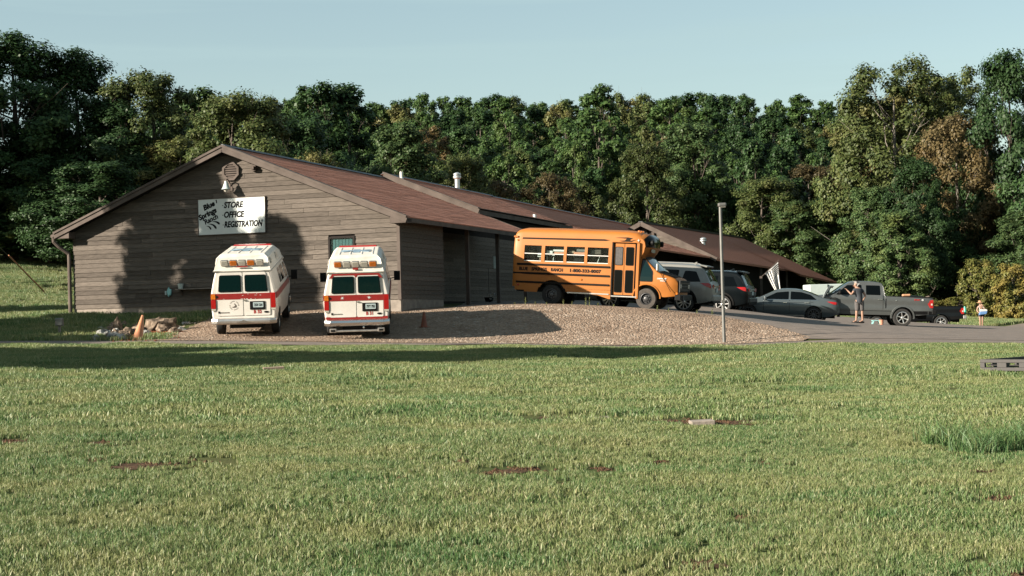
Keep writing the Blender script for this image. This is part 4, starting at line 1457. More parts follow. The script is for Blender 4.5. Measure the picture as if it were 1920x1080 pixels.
    for x0, z0, x1, z1 in ((-.27, 1.56, -.27, 1.83), (-.2, 1.78, .0, 1.79), (1.5, 1.56, 1.58, 1.8), (-.05, 1.57, -.04, 1.72)):
        mb = MB(); mb.tube([(x0, -.8, z0), (x1, -.8, z1)], .014, 6); mb.build('stored_pole', M['white_pipe'], root)
    # lettering
    y0 = -sh.w(.5, 1.27) - .006
    for body_, x, w_ in (('BLUE', -1.22, .44), ('SPRINGS', -.62, .67), ('RANCH', .24, .53), ('1-800-333-8007', 1.10 - .18, 1.06)):
        pass
    Lx = frame_mx((0, 0, 0), (1, 0, 0), (0, 0, 1))
    def bt(body_, x, z, w_, h_, mname='ink', yy=None):
        text(body_, 'lettering', 1, M[mname], root, frame_mx((x, yy or y0, z), (1, 0, 0), (0, 0, 1)), off=.045, fit=(w_, h_))
    bt('BLUE', -1.18, 1.205, .33, .125); bt('SPRINGS', -.74, 1.205, .58, .125); bt('RANCH', -.05, 1.205, .45, .125); bt('1-800-333-8007', .62, 1.205, 1.16, .125)
    # folding door with four panes
    dz0, dz1 = .47, 2.30
    for k, (xa, xb) in enumerate(((2.12, 2.47), (2.485, 2.84))):
        m = MB(); m.box2((xa, -.975, dz0), (xb, -.945, dz1)); d = m.build('door_leaf', M['bus_orange'], root, bevel=.006)
        for za, zb_ in ((.55, 1.36), (1.52, 2.18)):
            m = MB(); m.prism(rrect(xb - xa - .08, zb_ - za, .05, (xa + xb) / 2, (za + zb_) / 2), (1, 0, 0), (0, 0, 1), (0, -1, 0), .012, (0, -.975, 0)); m.build('seal', M['black_plastic'], d)
            m = MB(); m.prism(rrect(xb - xa - .115, zb_ - za - .04, .04, (xa + xb) / 2, (za + zb_) / 2), (1, 0, 0), (0, 0, 1), (0, -1, 0), .004, (0, -.988, 0)); m.build('pane', M['grey_cloth'] if (k == 0 and za > 1) else M['dark_glass'], d)
    m = MB(); m.box2((2.055, -1.035, .42), (2.10, -.94, 2.33)); m.build('door_post', M['bus_black'], root)
    m = MB(); m.box2((2.06, -1.06, 2.33), (2.98, -.94, 2.36)); m.box2((2.91, -1.04, .36), (3.0, -.93, 2.34)); m.build('door_frame', M['bus_orange'], root, bevel=.008)
    m = MB(); m.box2((2.08, -1.05, .39), (2.96, -.7, .44)); m.build('step', M['dull_chrome'], root, bevel=.01)
    # rounded front cap over the cab with dark glass
    m = MB()
    for k in range(9):
        pass
    ns_ = 10
    vs, fs = [], []
    prof = [(3.0, 2.70), (3.18, 2.66), (3.32, 2.56), (3.38, 2.42), (3.36, 2.2), (3.28, 2.02), (3.12, 1.86), (3.0, 1.84)]
    for i in range(ns_ + 1):
        t = i / ns_ * 2 - 1
        y = .96 * t
        k_ = 1 - .55 * abs(t) ** 4
        for x, z in prof:
            zz = z if z < 2.3 else z - .2 * abs(t) ** 4
            vs.append((3.0 + (x - 3.0) * k_, y, zz))
    mprof = len(prof)
    for i in range(ns_):
        for k in range(mprof - 1):
            a = i * mprof + k
            fs.append((a, a + 1, a + mprof + 1, a + mprof))
    fs += [tuple(range(mprof)), tuple(range(ns_ * mprof, (ns_ + 1) * mprof))]
    m.add(vs, fs); cap = m.build('front_cap', M['bus_orange'], root, smooth=True)
    m = MB()
    def cap_pt(t, s_):
        j = s_ * (mprof - 1); k = min(int(j), mprof - 2); f = j - k
        x = prof[k][0] * (1 - f) + prof[k + 1][0] * f; z = prof[k][1] * (1 - f) + prof[k + 1][1] * f
        kk = 1 - .55 * abs(t) ** 4
        return Vector((3.0 + (x - 3.0) * kk + .012, .96 * t * 1.006, (z if z < 2.3 else z - .2 * abs(t) ** 4) + .004))
    g = [[cap_pt(-1 + .02 + 1.96 * i / 16, .16 + .42 * j / 6) for j in range(7)] for i in range(17)]
    vs = [p for r_ in g for p in r_]
    m.add(vs, [(i * 7 + j, i * 7 + j + 1, i * 7 + j + 8, i * 7 + j + 7) for i in range(16) for j in range(6)])
    m.build('cap_window', M['dark_glass'], cap, smooth=True, recalc=False)
    m = MB(); m.prism(rrect(.5, .12, .05, 0, 0), (0, 1, 0), (0, 0, 1), (1, 0, 0), .02, (3.33, -.45, 2.07)); m.build('sign_plate', M['clear_lens'], cap, bevel=.008)
    for yy in (-.62, .62):
        m = MB(); m.lathe([(0, 0), (.09, 0), (.1, .03), (.1, .08), (.085, .085), (.08, .03), (0, .02)], 14, Matrix.Translation((3.32, yy * 1.2, 2.36)) @ Matrix.Rotation(R(90), 4, 'Y')); m.build('warning_lamp', M['black_plastic'], cap, smooth=True)
    # van cab nose
    nx_ = [2.95, 3.0, 3.1, 3.2, 3.3, 3.4, 3.5, 3.6, 3.7, 3.8, 3.9, 4.0, 4.1, 4.2, 4.27, 4.30]
    nt_ = interp([(2.95, 1.92), (3.1, 1.86), (3.25, 1.70), (3.5, 1.46), (3.64, 1.325), (3.7, 1.30), (4.1, 1.17), (4.22, 1.12), (4.27, 1.08), (4.30, 1.02)])
    nb_ = interp([(2.95, .5), (3.9, .46), (4.30, .52)])
    npn = smooth_tab([(2.95, .99), (3.6, .985), (4.05, .95), (4.2, .91), (4.30, .86)])
    nse = interp([(.4, .95), (.9, 1.0), (1.2, .985), (1.45, .93), (1.7, .86), (1.95, .80)])
    cabs = Shell(nx_, nt_, nb_, npn, nse, rad=.07, crown=.05, nz=14)
    cab = cabs.mesh().build('cab', M['bus_orange'], root)
    c = MB()
    cyl_y(c, 3.28, .42, .455, .55, 1.3, 32); cyl_y(c, 3.28, .42, .455, -1.3, -.55, 32)
    boolean_cut(cab, c, M['black_paint'])
    for sg in (-1, 1):                       # lip round the wheel arch
        pts = []
        for k in range(13):
            a = R(-8 + 196 * k / 12)
            x, z = 3.28 + .47 * math.cos(a), .42 + .47 * math.sin(a)
            pts.append((x, sg * (cabs.w(min(x, 4.2), z) + .008), max(z, .40)))
        m = MB(); m.tube(pts, .028, 6); m.build('arch_lip', M['bus_orange'], root)
        m = MB(); cabs.side_patch(m, round_poly([(3.03, .98), (3.47, .98), (3.47, 1.34), (3.16, 1.80), (3.06, 1.80)], .05), .012, sg, .15); sw_ = m.build('cab_window', M['black_plastic'], root, recalc=False)
        m = MB(); cabs.side_patch(m, round_poly([(3.06, 1.01), (3.44, 1.01), (3.44, 1.32), (3.17, 1.74), (3.09, 1.74)], .05), .018, sg, .15); m.build('pane', M['sky_teal_glass'], sw_, recalc=False)
    m = MB(); cabs.top_patch(m, 3.2, 3.63, .98, 1.0, .012); m.build('windscreen', M['sky_teal_glass'], cab, recalc=False)
    m = MB(); cabs.top_patch(m, 3.14, 3.2, 1.02, 1.02, .014, 3); cabs.top_patch(m, 3.63, 3.66, 1.02, 1.02, .014, 2); m.build('windscreen_seal', M['black_plastic'], cab, recalc=False)
    m = MB(); cabs.top_patch(m, 3.68, 4.2, 1.0, 1.02, .014, 10); m.build('bonnet', M['siding_dark'], cab, recalc=False)
    # grille, lamps, bumper
    m = MB(); m.box((4.31, 0, .86), (.10, 1.62, .42)); gr = m.build('grille', M['black_plastic'], root, bevel=.015)
    for z in (.74, .86, .98):
        m = MB(); m.box((4.365, 0, z), (.02, 1.56, .02)); m.build('slat', M['rim_dark'], gr)
    for yy in (-.8, .8):
        m = MB(); m.box((4.36, yy, .86), (.03, .05, .42)); m.build('trim', M['rim_dark'], gr)
    for yy in (-.66, .66):
        m = MB(); m.box((4.37, yy, .86), (.02, .2, .15)); m.build('headlight', M['clear_lens'], gr, bevel=.01)
    m = MB(); m.box((4.34, 0, .46), (.2, 1.95, .2)); m.build('front_bumper', M['black_plastic'], root, bevel=.02)
    m = MB(); m.box((4.45, -.62, .44), (.05, .16, .2)); m.build('bumper_guard', M['plastic_grey'], root, bevel=.01)
    m = MB(); m.box((4.28, -.72, .60), (.06, .3, .07)); m.build('indicator', M['amber_lens'], root, bevel=.01)
    # mirror and its bracket
    m = MB(); m.tube([(3.62, -.88, 1.36), (3.68, -1.12, 1.42), (3.62, -1.16, 1.62), (3.55, -.9, 1.62)], .012, 6); m.build('mirror_bracket', M['black_plastic'], root)
    m = MB(); m.box((3.66, -1.16, 1.50), (.06, .16, .24)); m.build('mirror', M['dull_chrome'], root, bevel=.015)
    m = MB(); m.tube([(3.72, -1.0, 1.33), (4.1, -1.0, .66)], .01, 5); m.build('mirror_rod', M['black_plastic'], root)
    # small badge on the wing
    bt('CHEVROLET', 3.62, 1.08, .34, .05, 'white_ink', -cabs.w(3.8, 1.1) - .012)
    bt('VAN 30', 3.72, 1.01, .2, .04, 'white_ink', -cabs.w(3.8, 1.04) - .012)
    for x in (0, 3.28):
        for sg in (1, -1):
            wheel(root, x, sg * .90, .37, .37, .22, .215, 'steel', sg, tyre='dusty_rubber' if x > 1 else 'rubber', rimm='rim_dark')
            if x == 0: wheel(root, x, sg * .66, .37, .37, .2, .215, 'steel', sg, rimm='rim_dark')
    m = MB(); m.tube([(0, -.85, .37), (0, .85, .37)], .06, 8); m.tube([(3.28, -.85, .37), (3.28, .85, .37)], .05, 8); m.build('axle', M['black_plastic'], root)
    return root
bus = make_bus()
A = P(1034, 571.5, 57.7)
KX = 1.065
for ch in children(bus):                     # stretch the coach along its length, wheels kept round
    ch.location.x *= KX
    if ch.type == 'MESH':
        if ch.matrix_local.to_3x3() == Matrix.Identity(3): T_ = Matrix.Diagonal((KX, 1, 1, 1))
        else: continue
        done = []
        for q in [ch] + [g for g in children(ch)] :
            if q.data.name not in done:
                done.append(q.data.name); q.data.transform(T_)
B = depth_for(1211, 580, A, 3.28 * KX, -1)
place(bus, A, B, 1.9, False)
# ------------------------------------------------------------------ parked cars
def car_common(root, sh, paint, wb, wr, ww, track, rim, rimm, spokes, arch_r, lip=None, zc=None):
    body = sh.mesh().build('body', M[paint], root)
    c = MB()
    zc = zc or wr + .02
    for x in (0, wb):
        cyl_y(c, x, zc, arch_r, track / 2 - .32, 1.4, 30); cyl_y(c, x, zc, arch_r, -1.4, -track / 2 + .32, 30)
    boolean_cut(body, c, M['black_paint'])
    for x in (0, wb):
        for sg in (1, -1):
            wheel(root, x, sg * (track / 2), wr, wr, ww, rim, 'alloy', sg, rimm=rimm, spokes=spokes)
    if lip:
        for x in (0, wb):
            for sg in (1, -1):
                inner, outer = [], []
                mb = MB(); vs = []
                for k in range(17):
                    a = R(-12 + 204 * k / 16)
                    for rr, o in ((arch_r - .005, .004), (arch_r - .005, .03), (arch_r + .06, .03), (arch_r + .075, .002)):
                        px_, pz_ = x + rr * math.cos(a), zc + rr * math.sin(a)
                        pz_ = max(pz_, .36)
                        vs.append((px_, sg * (sh.w(px_, pz_) + o), pz_))
                fs = [(i * 4 + j, i * 4 + j + 1, i * 4 + j + 5, i * 4 + j + 4) for i in range(16) for j in range(3)]
                mb.add(vs, fs); mb.build('wheel_arch', M[lip], root, smooth=True)
    return body
def patch(root, sh, poly, mname, name, off=.008, sides=(1, -1), rr=.04, step=.15, par=None):
    out = []
    for sg in sides:
        mb = MB(); sh.side_patch(mb, round_poly(poly, rr) if rr else poly, off, sg, step)
        out.append(mb.build(name, M[mname], par or root, recalc=False, smooth=True))
    return out
def seams(root, sh, xs_, z0, z1, sides=(1, -1)):
    for x in xs_:
        for sg in sides:
            mb = MB(); sh.side_patch(mb, [(x - .008, z0), (x + .008, z0), (x + .008, z1), (x - .008, z1)], .003, sg, .15)
            mb.build('door_seam', M['black_plastic'], root, recalc=False)
def handles(root, sh, pts, mname, sides=(1, -1)):
    for x, z in pts:
        for sg in sides:
            m = MB(); m.box((x, sg * (sh.w(x, z) + .02), z), (.2, .03, .035)); m.build('door_handle', M[mname], root, bevel=.01)
def mirrors(root, sh, x, z, mname):
    for sg in (1, -1):
        m = MB(); m.box((x, sg * (sh.w(x, z) + .13), z + .05), (.12, .2, .15)); m.build('mirror', M[mname], root, bevel=.04)
def plate_rear(root, x, z):
    m = MB(); m.box((x, 0, z), (.02, .31, .155)); m.build('number_plate', M['plate_white'], root)

def make_suv(paint, label, rimm, rails):
    root = empty('suv'); tag(root, label, 'car')
    XR, XF = -1.06, 3.90
    xs_ = [XR, XR + .03, -.95, -.85, -.7, -.55, -.35, -.1, .2, .6, 1.0, 1.3, 1.5, 1.7, 1.9, 2.1, 2.3, 2.45, 2.6, 2.8, 3.1, 3.4, 3.6, 3.75, 3.85, XF]
    zt = smooth_tab([(XR, .98), (-.98, 1.12), (-.66, 1.66), (-.5, 1.74), (-.1, 1.78), (1.0, 1.79), (1.5, 1.735), (2.4, 1.23), (2.6, 1.15), (3.4, 1.02), (3.75, .88), (XF, .66)])
    zb = interp([(XR, .46), (-.6, .34), (3.3, .3), (XF, .4)])
    plan = smooth_tab([(XR, .82), (-.98, .93), (-.7, .985), (.2, 1.0), (3.0, .99), (3.6, .92), (XF, .72)])
    sect = interp([(.3, .90), (.5, .97), (.85, 1.0), (1.05, .99), (1.18, .955), (1.7, .77), (1.8, .74)])
    sh = Shell(xs_, zt, zb, plan, sect, rad=.10, crown=.05, nz=16)
    car_common(root, sh, paint, 2.86, .385, .24, 1.70, .285, rimm, 10 if rails else 7, .43, lip='black_plastic')
    # glass
    patch(root, sh, [(-.62, 1.16), (.12, 1.14), (.0, 1.56), (-.42, 1.54)], 'dark_glass', 'side_window')
    patch(root, sh, [(.28, 1.13), (1.05, 1.12), (1.03, 1.58), (.22, 1.58)], 'dark_glass', 'side_window')
    patch(root, sh, [(1.15, 1.12), (2.12, 1.11), (1.60, 1.53), (1.14, 1.58)], 'dark_glass', 'side_window')
    m = MB(); sh.top_patch(m, 1.58, 2.38, .92, .98, .008); m.build('windscreen', M['sky_teal_glass'], root, recalc=False)
    m = MB(); sh.top_patch(m, -.96, -.68, .96, .92, .008); m.build('rear_window', M['sky_teal_glass'], root, recalc=False)
    m = MB(); m.prism([(-.78, 1.70), (-.55, 1.76), (-.5, 1.80), (-.55, 1.81), (-.82, 1.755)], (1, 0, 0), (0, 0, 1), (0, 1, 0), 1.36, (0, -.68, 0)); m.build('spoiler', M[paint], root, bevel=.012)
    # lamps wrap the rear corner
    for sg in (1, -1):
        m = MB(); sh.side_patch(m, [(XR + .03, .92), (-.86, .98), (-.60, 1.11), (-.92, 1.12), (XR + .06, 1.08)], .014, sg, .06); m.build('tail_light', M['red_lens'], root, recalc=False)
        m = MB(); m.box((XR - .005, sg * .68, 1.0), (.03, .22, .14)); m.build('tail_light', M['red_lens'], root, bevel=.01)
        m = MB(); m.box((3.78, sg * .62, .84), (.2, .3, .12)); m.build('headlight', M['clear_lens'], root, bevel=.03)
        if rails:
            m = MB(); m.tube([(-.35, sg * .66, 1.80), (-.25, sg * .66, 1.845), (1.25, sg * .66, 1.85), (1.4, sg * .66, 1.79)], .022, 6); m.build('roof_rail', M['rim_alloy'], root)
    m = MB(); m.box((XR - .02, 0, 1.01), (.03, .9, .03)); m.build('trim', M['chrome'], root)
    m = MB(); m.box((XR + .0, 0, .56), (.14, 1.66, .24)); m.build('bumper', M[paint], root, bevel=.05)
    m = MB(); m.box((XR + .02, 0, .42), (.12, 1.5, .1)); m.build('bumper_trim', M['black_plastic'], root, bevel=.02)
    plate_rear(root, XR - .022, .86)
    m = MB(); m.box((3.9, 0, .66), (.04, .8, .2)); m.build('grille', M['black_plastic'], root)
    m = MB(); m.prism([(0, 0), (.22, 0), (.03, .09), (0, .09)], (1, 0, 0), (0, 0, 1), (0, 1, 0), .03, (-.3, 0, 1.82)); m.build('antenna', M[paint], root, bevel=.01)
    seams(root, sh, (.2, 1.1, 2.2), .45, 1.1)
    handles(root, sh, ((.38, 1.0), (1.28, 1.0)), paint)
    mirrors(root, sh, 2.0, 1.13, paint)
    patch(root, sh, [(.45, .40), (2.40, .36), (2.40, .46), (.45, .48)], 'black_plastic', 'sill', .012, rr=0, step=.4)
    m = MB(); m.box2((-.9, -.7, .3), (3.6, .7, .42)); m.build('underbody', M['black_plastic'], root)
    return root

def make_sedan():
    root = empty('sedan'); tag(root, 'grey sedan with its boot lid raised, beside the man', 'car')
    XR, XF = -1.06, 3.82
    xs_ = [XR, XR + .03, -.95, -.8, -.6, -.4, -.2, .0, .2, .4, .6, .8, 1.1, 1.4, 1.55, 1.7, 1.85, 2.0, 2.15, 2.3, 2.45, 2.6, 2.8, 3.1, 3.4, 3.6, 3.74, XF]
    zt = smooth_tab([(XR, .84), (-.98, .97), (-.6, 1.05), (-.35, 1.10), (.5, 1.385), (.85, 1.43), (1.2, 1.435), (1.55, 1.39), (2.45, 1.01), (2.7, .95), (3.4, .82), (3.7, .68), (XF, .5)])
    zb = interp([(XR, .36), (-.6, .24), (3.2, .2), (XF, .3)])
    plan = smooth_tab([(XR, .74), (-.95, .84), (-.6, .90), (.2, .925), (2.6, .92), (3.3, .87), (3.6, .78), (XF, .6)])
    sect = interp([(.2, .92), (.45, .985), (.7, 1.0), (.85, .985), (.95, .95), (1.4, .70), (1.5, .66)])
    sh = Shell(xs_, zt, zb, plan, sect, rad=.09, crown=.04, nz=16)
    car_common(root, sh, 'sedan_grey', 2.83, .335, .23, 1.60, .25, 'rim_dark', 10, .37)
    patch(root, sh, [(-.12, .99), (1.02, .975), (1.02, 1.33), (.55, 1.31), (.15, 1.2)], 'dark_glass', 'side_window')
    patch(root, sh, [(1.10, .975), (2.25, .955), (1.62, 1.27), (1.10, 1.33)], 'dark_glass', 'side_window')
    patch(root, sh, [(-.2, .965), (2.3, .94), (2.3, .955), (-.2, .985)], 'chrome', 'trim', .01, rr=0, step=.3)
    m = MB(); sh.top_patch(m, 1.6, 2.42, .95, 1., .006); m.build('windscreen', M['sky_teal_glass'], root, recalc=False)
    m = MB(); sh.top_patch(m, -.28, .5, 1., .95, .006); m.build('rear_window', M['sky_teal_glass'], root, recalc=False)
    # open boot: dark well and the lid standing up on its hinge
    m = MB(); m.box2((-.95, -.6, .78), (-.36, .6, 1.115)); well = m.build('boot', M['black_paint'], root)
    Hx, Hz = -.36, 1.10
    c_, s_ = math.cos(R(62)), math.sin(R(62))
    def lid(u, v, w=0.): return (Hx - u * c_ - v * s_, w, Hz + u * s_ - v * c_)
    m = MB()
    pr = [(0, 0), (.25, -.035), (.5, -.03), (.63, .03), (.68, .16), (.65, .17), (.58, .08), (.0, .05)]
    a = [lid(u, v, -.66) for u, v in pr]; b = [lid(u, v, .66) for u, v in pr]
    n_ = len(pr)
    m.add(a + b, [tuple(range(n_)), tuple(range(n_, 2 * n_))[::-1]] + [(i, (i + 1) % n_, (i + 1) % n_ + n_, i + n_) for i in range(n_)])
    ld = m.build('boot_lid', M['sedan_grey'], root, bevel=.01)
    m = MB()
    q = [(.04, .056), (.57, .088), (.6, .10)]
    a = [lid(u, v, -.6) for u, v in q]; b = [lid(u, v, .6) for u, v in q]
    m.add(a + b, [(0, 1, 4, 3), (1, 2, 5, 4)]); m.build('lining', M['black_plastic'], ld, recalc=False)
    for sg in (1, -1):
        m = MB(); m.box(lid(.60, .12, sg * .5), (.05, .2, .06)); m.build('tail_light', M['red_lens'], ld, bevel=.01)
        m = MB(); m.tube([lid(.2, .06, sg * .62), (Hx - .30, sg * .62, 1.13), (Hx - .35, sg * .62, 1.0)], .016, 6); m.build('hinge_arm', M['black_plastic'], ld)
        m = MB(); sh.side_patch(m, [(XR + .05, .80), (-.86, .80), (-.55, .93), (-.9, .92), (XR + .07, .90)], .014, sg, .06); m.build('tail_light', M['red_lens'], root, recalc=False)
        m = MB(); m.box((3.62, sg * .62, .66), (.22, .28, .1)); m.build('headlight', M['clear_lens'], root, bevel=.03)
    m = MB(); m.box((XR + .01, 0, .55), (.12, 1.5, .34)); m.build('bumper', M['sedan_grey'], root, bevel=.05)
    m = MB(); m.box((XR - .0, 0, .34), (.12, 1.4, .14)); m.build('bumper_trim', M['black_plastic'], root, bevel=.02)
    seams(root, sh, (.16, 1.06, 2.18), .36, .95)
    patch(root, sh, [(.02, .86), (2.4, .80), (2.4, .81), (.02, .87)], 'black_plastic', 'crease_shade', .004, rr=0, step=.4)  # dark strip standing in for the shade line along the body fold
    handles(root, sh, ((.30, .85), (1.24, .83)), 'chrome')
    mirrors(root, sh, 2.1, .96, 'sedan_grey')
    patch(root, sh, [(.42, .24), (2.4, .22), (2.4, .28), (.42, .31)], 'dull_chrome', 'sill', .02, rr=0, step=.4)
    m = MB(); m.box2((-.9, -.6, .2), (3.5, .6, .32)); m.build('underbody', M['black_plastic'], root)
    m = MB(); m.box((3.8, 0, .45), (.04, .8, .2)); m.build('grille', M['black_plastic'], root)
    return root

def make_pickup(paint, label, rimm, flare, tailgate_open):
    root = empty('pickup_truck'); tag(root, label, 'pickup truck', 'pickup trucks at the right of the lot')
    XR, XF = -1.30, 4.62
    xs_ = [XR, XR + .04, -1.1, -.7, -.3, 0, .3, .6, .74, .78, .86, .92, 1.0, 1.4, 1.8, 2.1, 2.3, 2.5, 2.7, 2.9, 3.05, 3.2, 3.5, 3.9, 4.2, 4.4, 4.52, XF]
    zt = interp([(XR, 1.26), (XR + .04, 1.29), (.74, 1.33), (.78, 1.33), (.86, 1.80), (.92, 1.88), (1.0, 1.91), (1.4, 1.945), (2.1, 1.93), (2.3, 1.88), (2.5, 1.76), (2.7, 1.61), (2.9, 1.46), (3.05, 1.35), (3.2, 1.29), (3.9, 1.24), (4.3, 1.19), (4.5, 1.1), (XF, .85)])
    zb = interp([(XR, .60), (-.7, .52), (4.0, .48), (XF, .55)])
    plan = smooth_tab([(XR, .93), (-1.15, .97), (-.8, .985), (.6, .985), (3.2, .985), (4.2, .95), (XF, .8)])
    sect = interp([(.4, .94), (.6, .975), (.72, 1.0), (.95, .98), (1.15, 1.0), (1.3, .985), (1.4, .93), (1.85, .78), (1.95, .75)])
    sh = Shell(xs_, zt, zb, plan, sect, rad=.06, crown=.04, nz=18)
    body = car_common(root, sh, paint, 3.68, .40, .27, 1.70, .27, rimm, 6, .46, lip=flare)
    c = MB(); c.box2((-1.40 if tailgate_open else -1.2, -.80, .82), (.68, .80, 1.6)); c.box2((.735, -1.2, .3), (.765, 1.2, 1.6)) if False else None
    boolean_cut(body, c, M['black_plastic'])
    patch(root, sh, [(.72, .5), (.765, .5), (.765, 1.33), (.72, 1.33)], 'black_paint', 'gap', .004, rr=0, step=.2)
    # bed rail caps
    for sg in (1, -1):
        m = MB(); m.box((-.27, sg * .88, 1.325), (2.0, .14, .03)); m.build('rail_cap', M['black_plastic'], root, bevel=.01)
        m = MB(); m.prism([(XR - .01, .86), (-1.17, .86), (-1.14, .92), (-1.05, 1.05), (-1.17, 1.2), (XR - .01, 1.22)] if flare == paint or True else [], (1, 0, 0), (0, 0, 1), (0, sg, 0), .05, (0, sg * .915, 0)); tl_ = m.build('tail_light', M['red_lens'], root, bevel=.01)
        m = MB(); m.box((XR + .06, sg * .966, 1.02), (.07, .012, .08)); m.build('reverse_lens', M['clear_lens'], tl_)
        m = MB(); m.box((4.48, sg * .68, 1.0), (.2, .32, .22)); m.build('headlight', M['clear_lens'], root, bevel=.03)
    patch(root, sh, [(.98, 1.36), (1.60, 1.36), (1.60, 1.78), (1.0, 1.78)], 'dark_glass', 'side_window')
    patch(root, sh, [(1.78, 1.36), (2.92, 1.33), (2.42, 1.76), (1.80, 1.79)], 'dark_glass', 'side_window')
    m = MB(); sh.top_patch(m, 2.3, 3.08, .93, .98, .008); m.build('windscreen', M['sky_teal_glass'], root, recalc=False)
    m = MB(); m.box((.78, 0, 1.58), (.02, 1.2, .36), Matrix.Rotation(R(9), 3, 'Y')); m.build('rear_window', M['sky_teal_glass'], root)
    seams(root, sh, (.86, 1.70, 2.95), .62, 1.34)
    handles(root, sh, ((.98, 1.17), (1.88, 1.16)), 'chrome')
    mirrors(root, sh, 2.75, 1.38, 'black_plastic')
    patch(root, sh, [(.50, .50), (3.15, .48), (3.15, .66), (.50, .68)], 'black_plastic' if flare == 'black_plastic' else paint, 'sill', .012, rr=0, step=.4)
    patch(root, sh, [(.46, .665), (3.2, .645), (3.2, .66), (.46, .685)], 'black_paint', 'trim', .015, rr=0, step=.4)
    patch(root, sh, [(XR + .06, .58), (-.52, .56), (-.47, .70), (XR + .06, .72)], 'black_plastic', 'bed_trim', .01, rr=0, step=.4)
    m = MB(); m.box((XR - .06, 0, .68), (.2, 1.92, .2)); m.build('bumper', M['black_plastic'] if not tailgate_open else M['dull_chrome'], root, bevel=.03)
    if not tailgate_open:
        m = MB(); m.box((XR + .04, 0, 1.05), (.06, 1.62, .5)); m.build('tailgate', M[paint], root, bevel=.02)
        plate_rear(root, XR - .17, .68)
        for t_, x, w_, h_, mn in (('FX', -.48, .26, .075, 'red_ink'), ('4', -.78, .1, .09, 'white_ink')):
            text(t_, 'decal', 1, M[mn], root, frame_mx((x, sh.w(x, 1.2) + .012, 1.16), (-1, 0, 0), (0, 0, 1)), off=.04, fit=(w_, h_))
        m = MB(); m.lathe([(0, 0), (.03, 0), (.03, .01), (0, .012)], 12, Matrix.Translation((.3, sh.w(.3, 1.16), 1.14)) @ YROT); m.build('fuel_cap', M['chrome'], root)
    else:
        m = MB(); m.box((XR - .27, 0, .86), (.52, 1.6, .06)); m.build('tailgate', M[paint], root, bevel=.02)
    m = MB(); m.box2((-1.1, -.55, .42), (4.3, .55, .60)); m.tube([(0, -.8, .4), (0, .8, .4)], .07, 8); m.box2((-1.25, -.6, .38), (-.9, -.3, .6)); m.build('chassis', M['black_plastic'], root)
    m = MB(); m.box((XF - .02, 0, .95), (.06, 1.0, .34)); m.build('grille', M['chrome'], root, bevel=.02)
    m = MB(); m.box((XF + .03, 0, .65), (.16, 1.8, .22)); m.build('front_bumper', M['chrome'], root, bevel=.04)
    return root

def put(car, px, py, D, ang, wb, track, z_to=None):
    """near left side towards us, heading left and ang degrees away"""
    A = P(px, py, D)
    h = Vector((-math.cos(R(ang)), math.sin(R(ang)), 0))
    B = A + h * wb
    B.z = gz(B.x, B.y) if z_to is None else A.z + z_to
    place(car, A, B, track, True)
suv_silver = make_suv('silver_grey', 'silver grey SUV with roof rails parked just behind the bus nose', 'rim_alloy', True)
put(suv_silver, 1280.5, 585, 60, 17, 2.86, 1.94, .20)
suv_dark = make_suv('dark_suv', 'black SUV parked between the silver SUV and the grey sedan', 'rim_alloy', False)
put(suv_dark, 1354, 588, 67, 20, 2.86, 1.94, .12)
sedan = make_sedan()
put(sedan, 1525, 604.5, 70, 12, 2.83, 1.83, .17)
pick = make_pickup('truck_grey', 'grey crew cab pickup truck standing behind the man', 'rim_alloy', 'truck_grey', False)
put(pick, 1692, 613, 70, 4, 3.68, 1.97, .22)
ram = make_pickup('truck_dark', 'black pickup truck with its tailgate down near the woman in the hat', 'rim_alloy', 'truck_dark', True)
put(ram, 1765, 617, 93, 6, 3.68, 1.97, .05)
# ------------------------------------------------------------------ small things around the place
def ground_hit(px, py, d0=8., d1=130., n=500):
    """first point of the ground seen at a photo pixel"""
    ds = np.linspace(d0, d1, n)
    pts = [P(px, py, d) for d in ds]
    z = tz([p.x for p in pts], [p.y for p in pts])
    for i in range(1, n):
        if pts[i].z <= z[i]:
            a, b = pts[i - 1].z - z[i - 1], z[i] - pts[i].z
            p = pts[i - 1].lerp(pts[i], a / (a + b + 1e-9))
            return Vector((p.x, p.y, gz(p.x, p.y)))
    p = pts[-1]
    return Vector((p.x, p.y, gz(p.x, p.y)))
def at_foot(px, py, dflt):
    g = ground_hit(px, py, dflt - 5, dflt + 8, 200)
    return g

# lamp post by the drive
g = on_ground(1358, 47.5)
lamp_post = empty('lamp_post', g); tag(lamp_post, 'thin grey lamp post with a small box head beside the drive', 'lamp post')
toph = (P(1351, 386, 47.5).z - g.z)
m = MB(); m.tube([(0, 0, -.2), (0, 0, toph)], [.052, .046], 12); m.build('pole', M['pole_grey'], lamp_post, smooth=True)
m = MB(); m.box((.05, -.02, toph + .03), (.24, .2, .11)); m.build('lamp_head', M['pole_grey'], lamp_post, bevel=.03)
m = MB(); m.box((.07, -.02, toph - .035), (.15, .14, .02)); m.build('lens', M['clear_lens'], lamp_post)
m = MB(); m.box((.07, -.02, 1.9), (.03, .12, 1.0)) if False else m.box((0, -.065, 1.2), (.09, .03, .16)); m.build('hand_hole', M['pole_grey'], lamp_post)

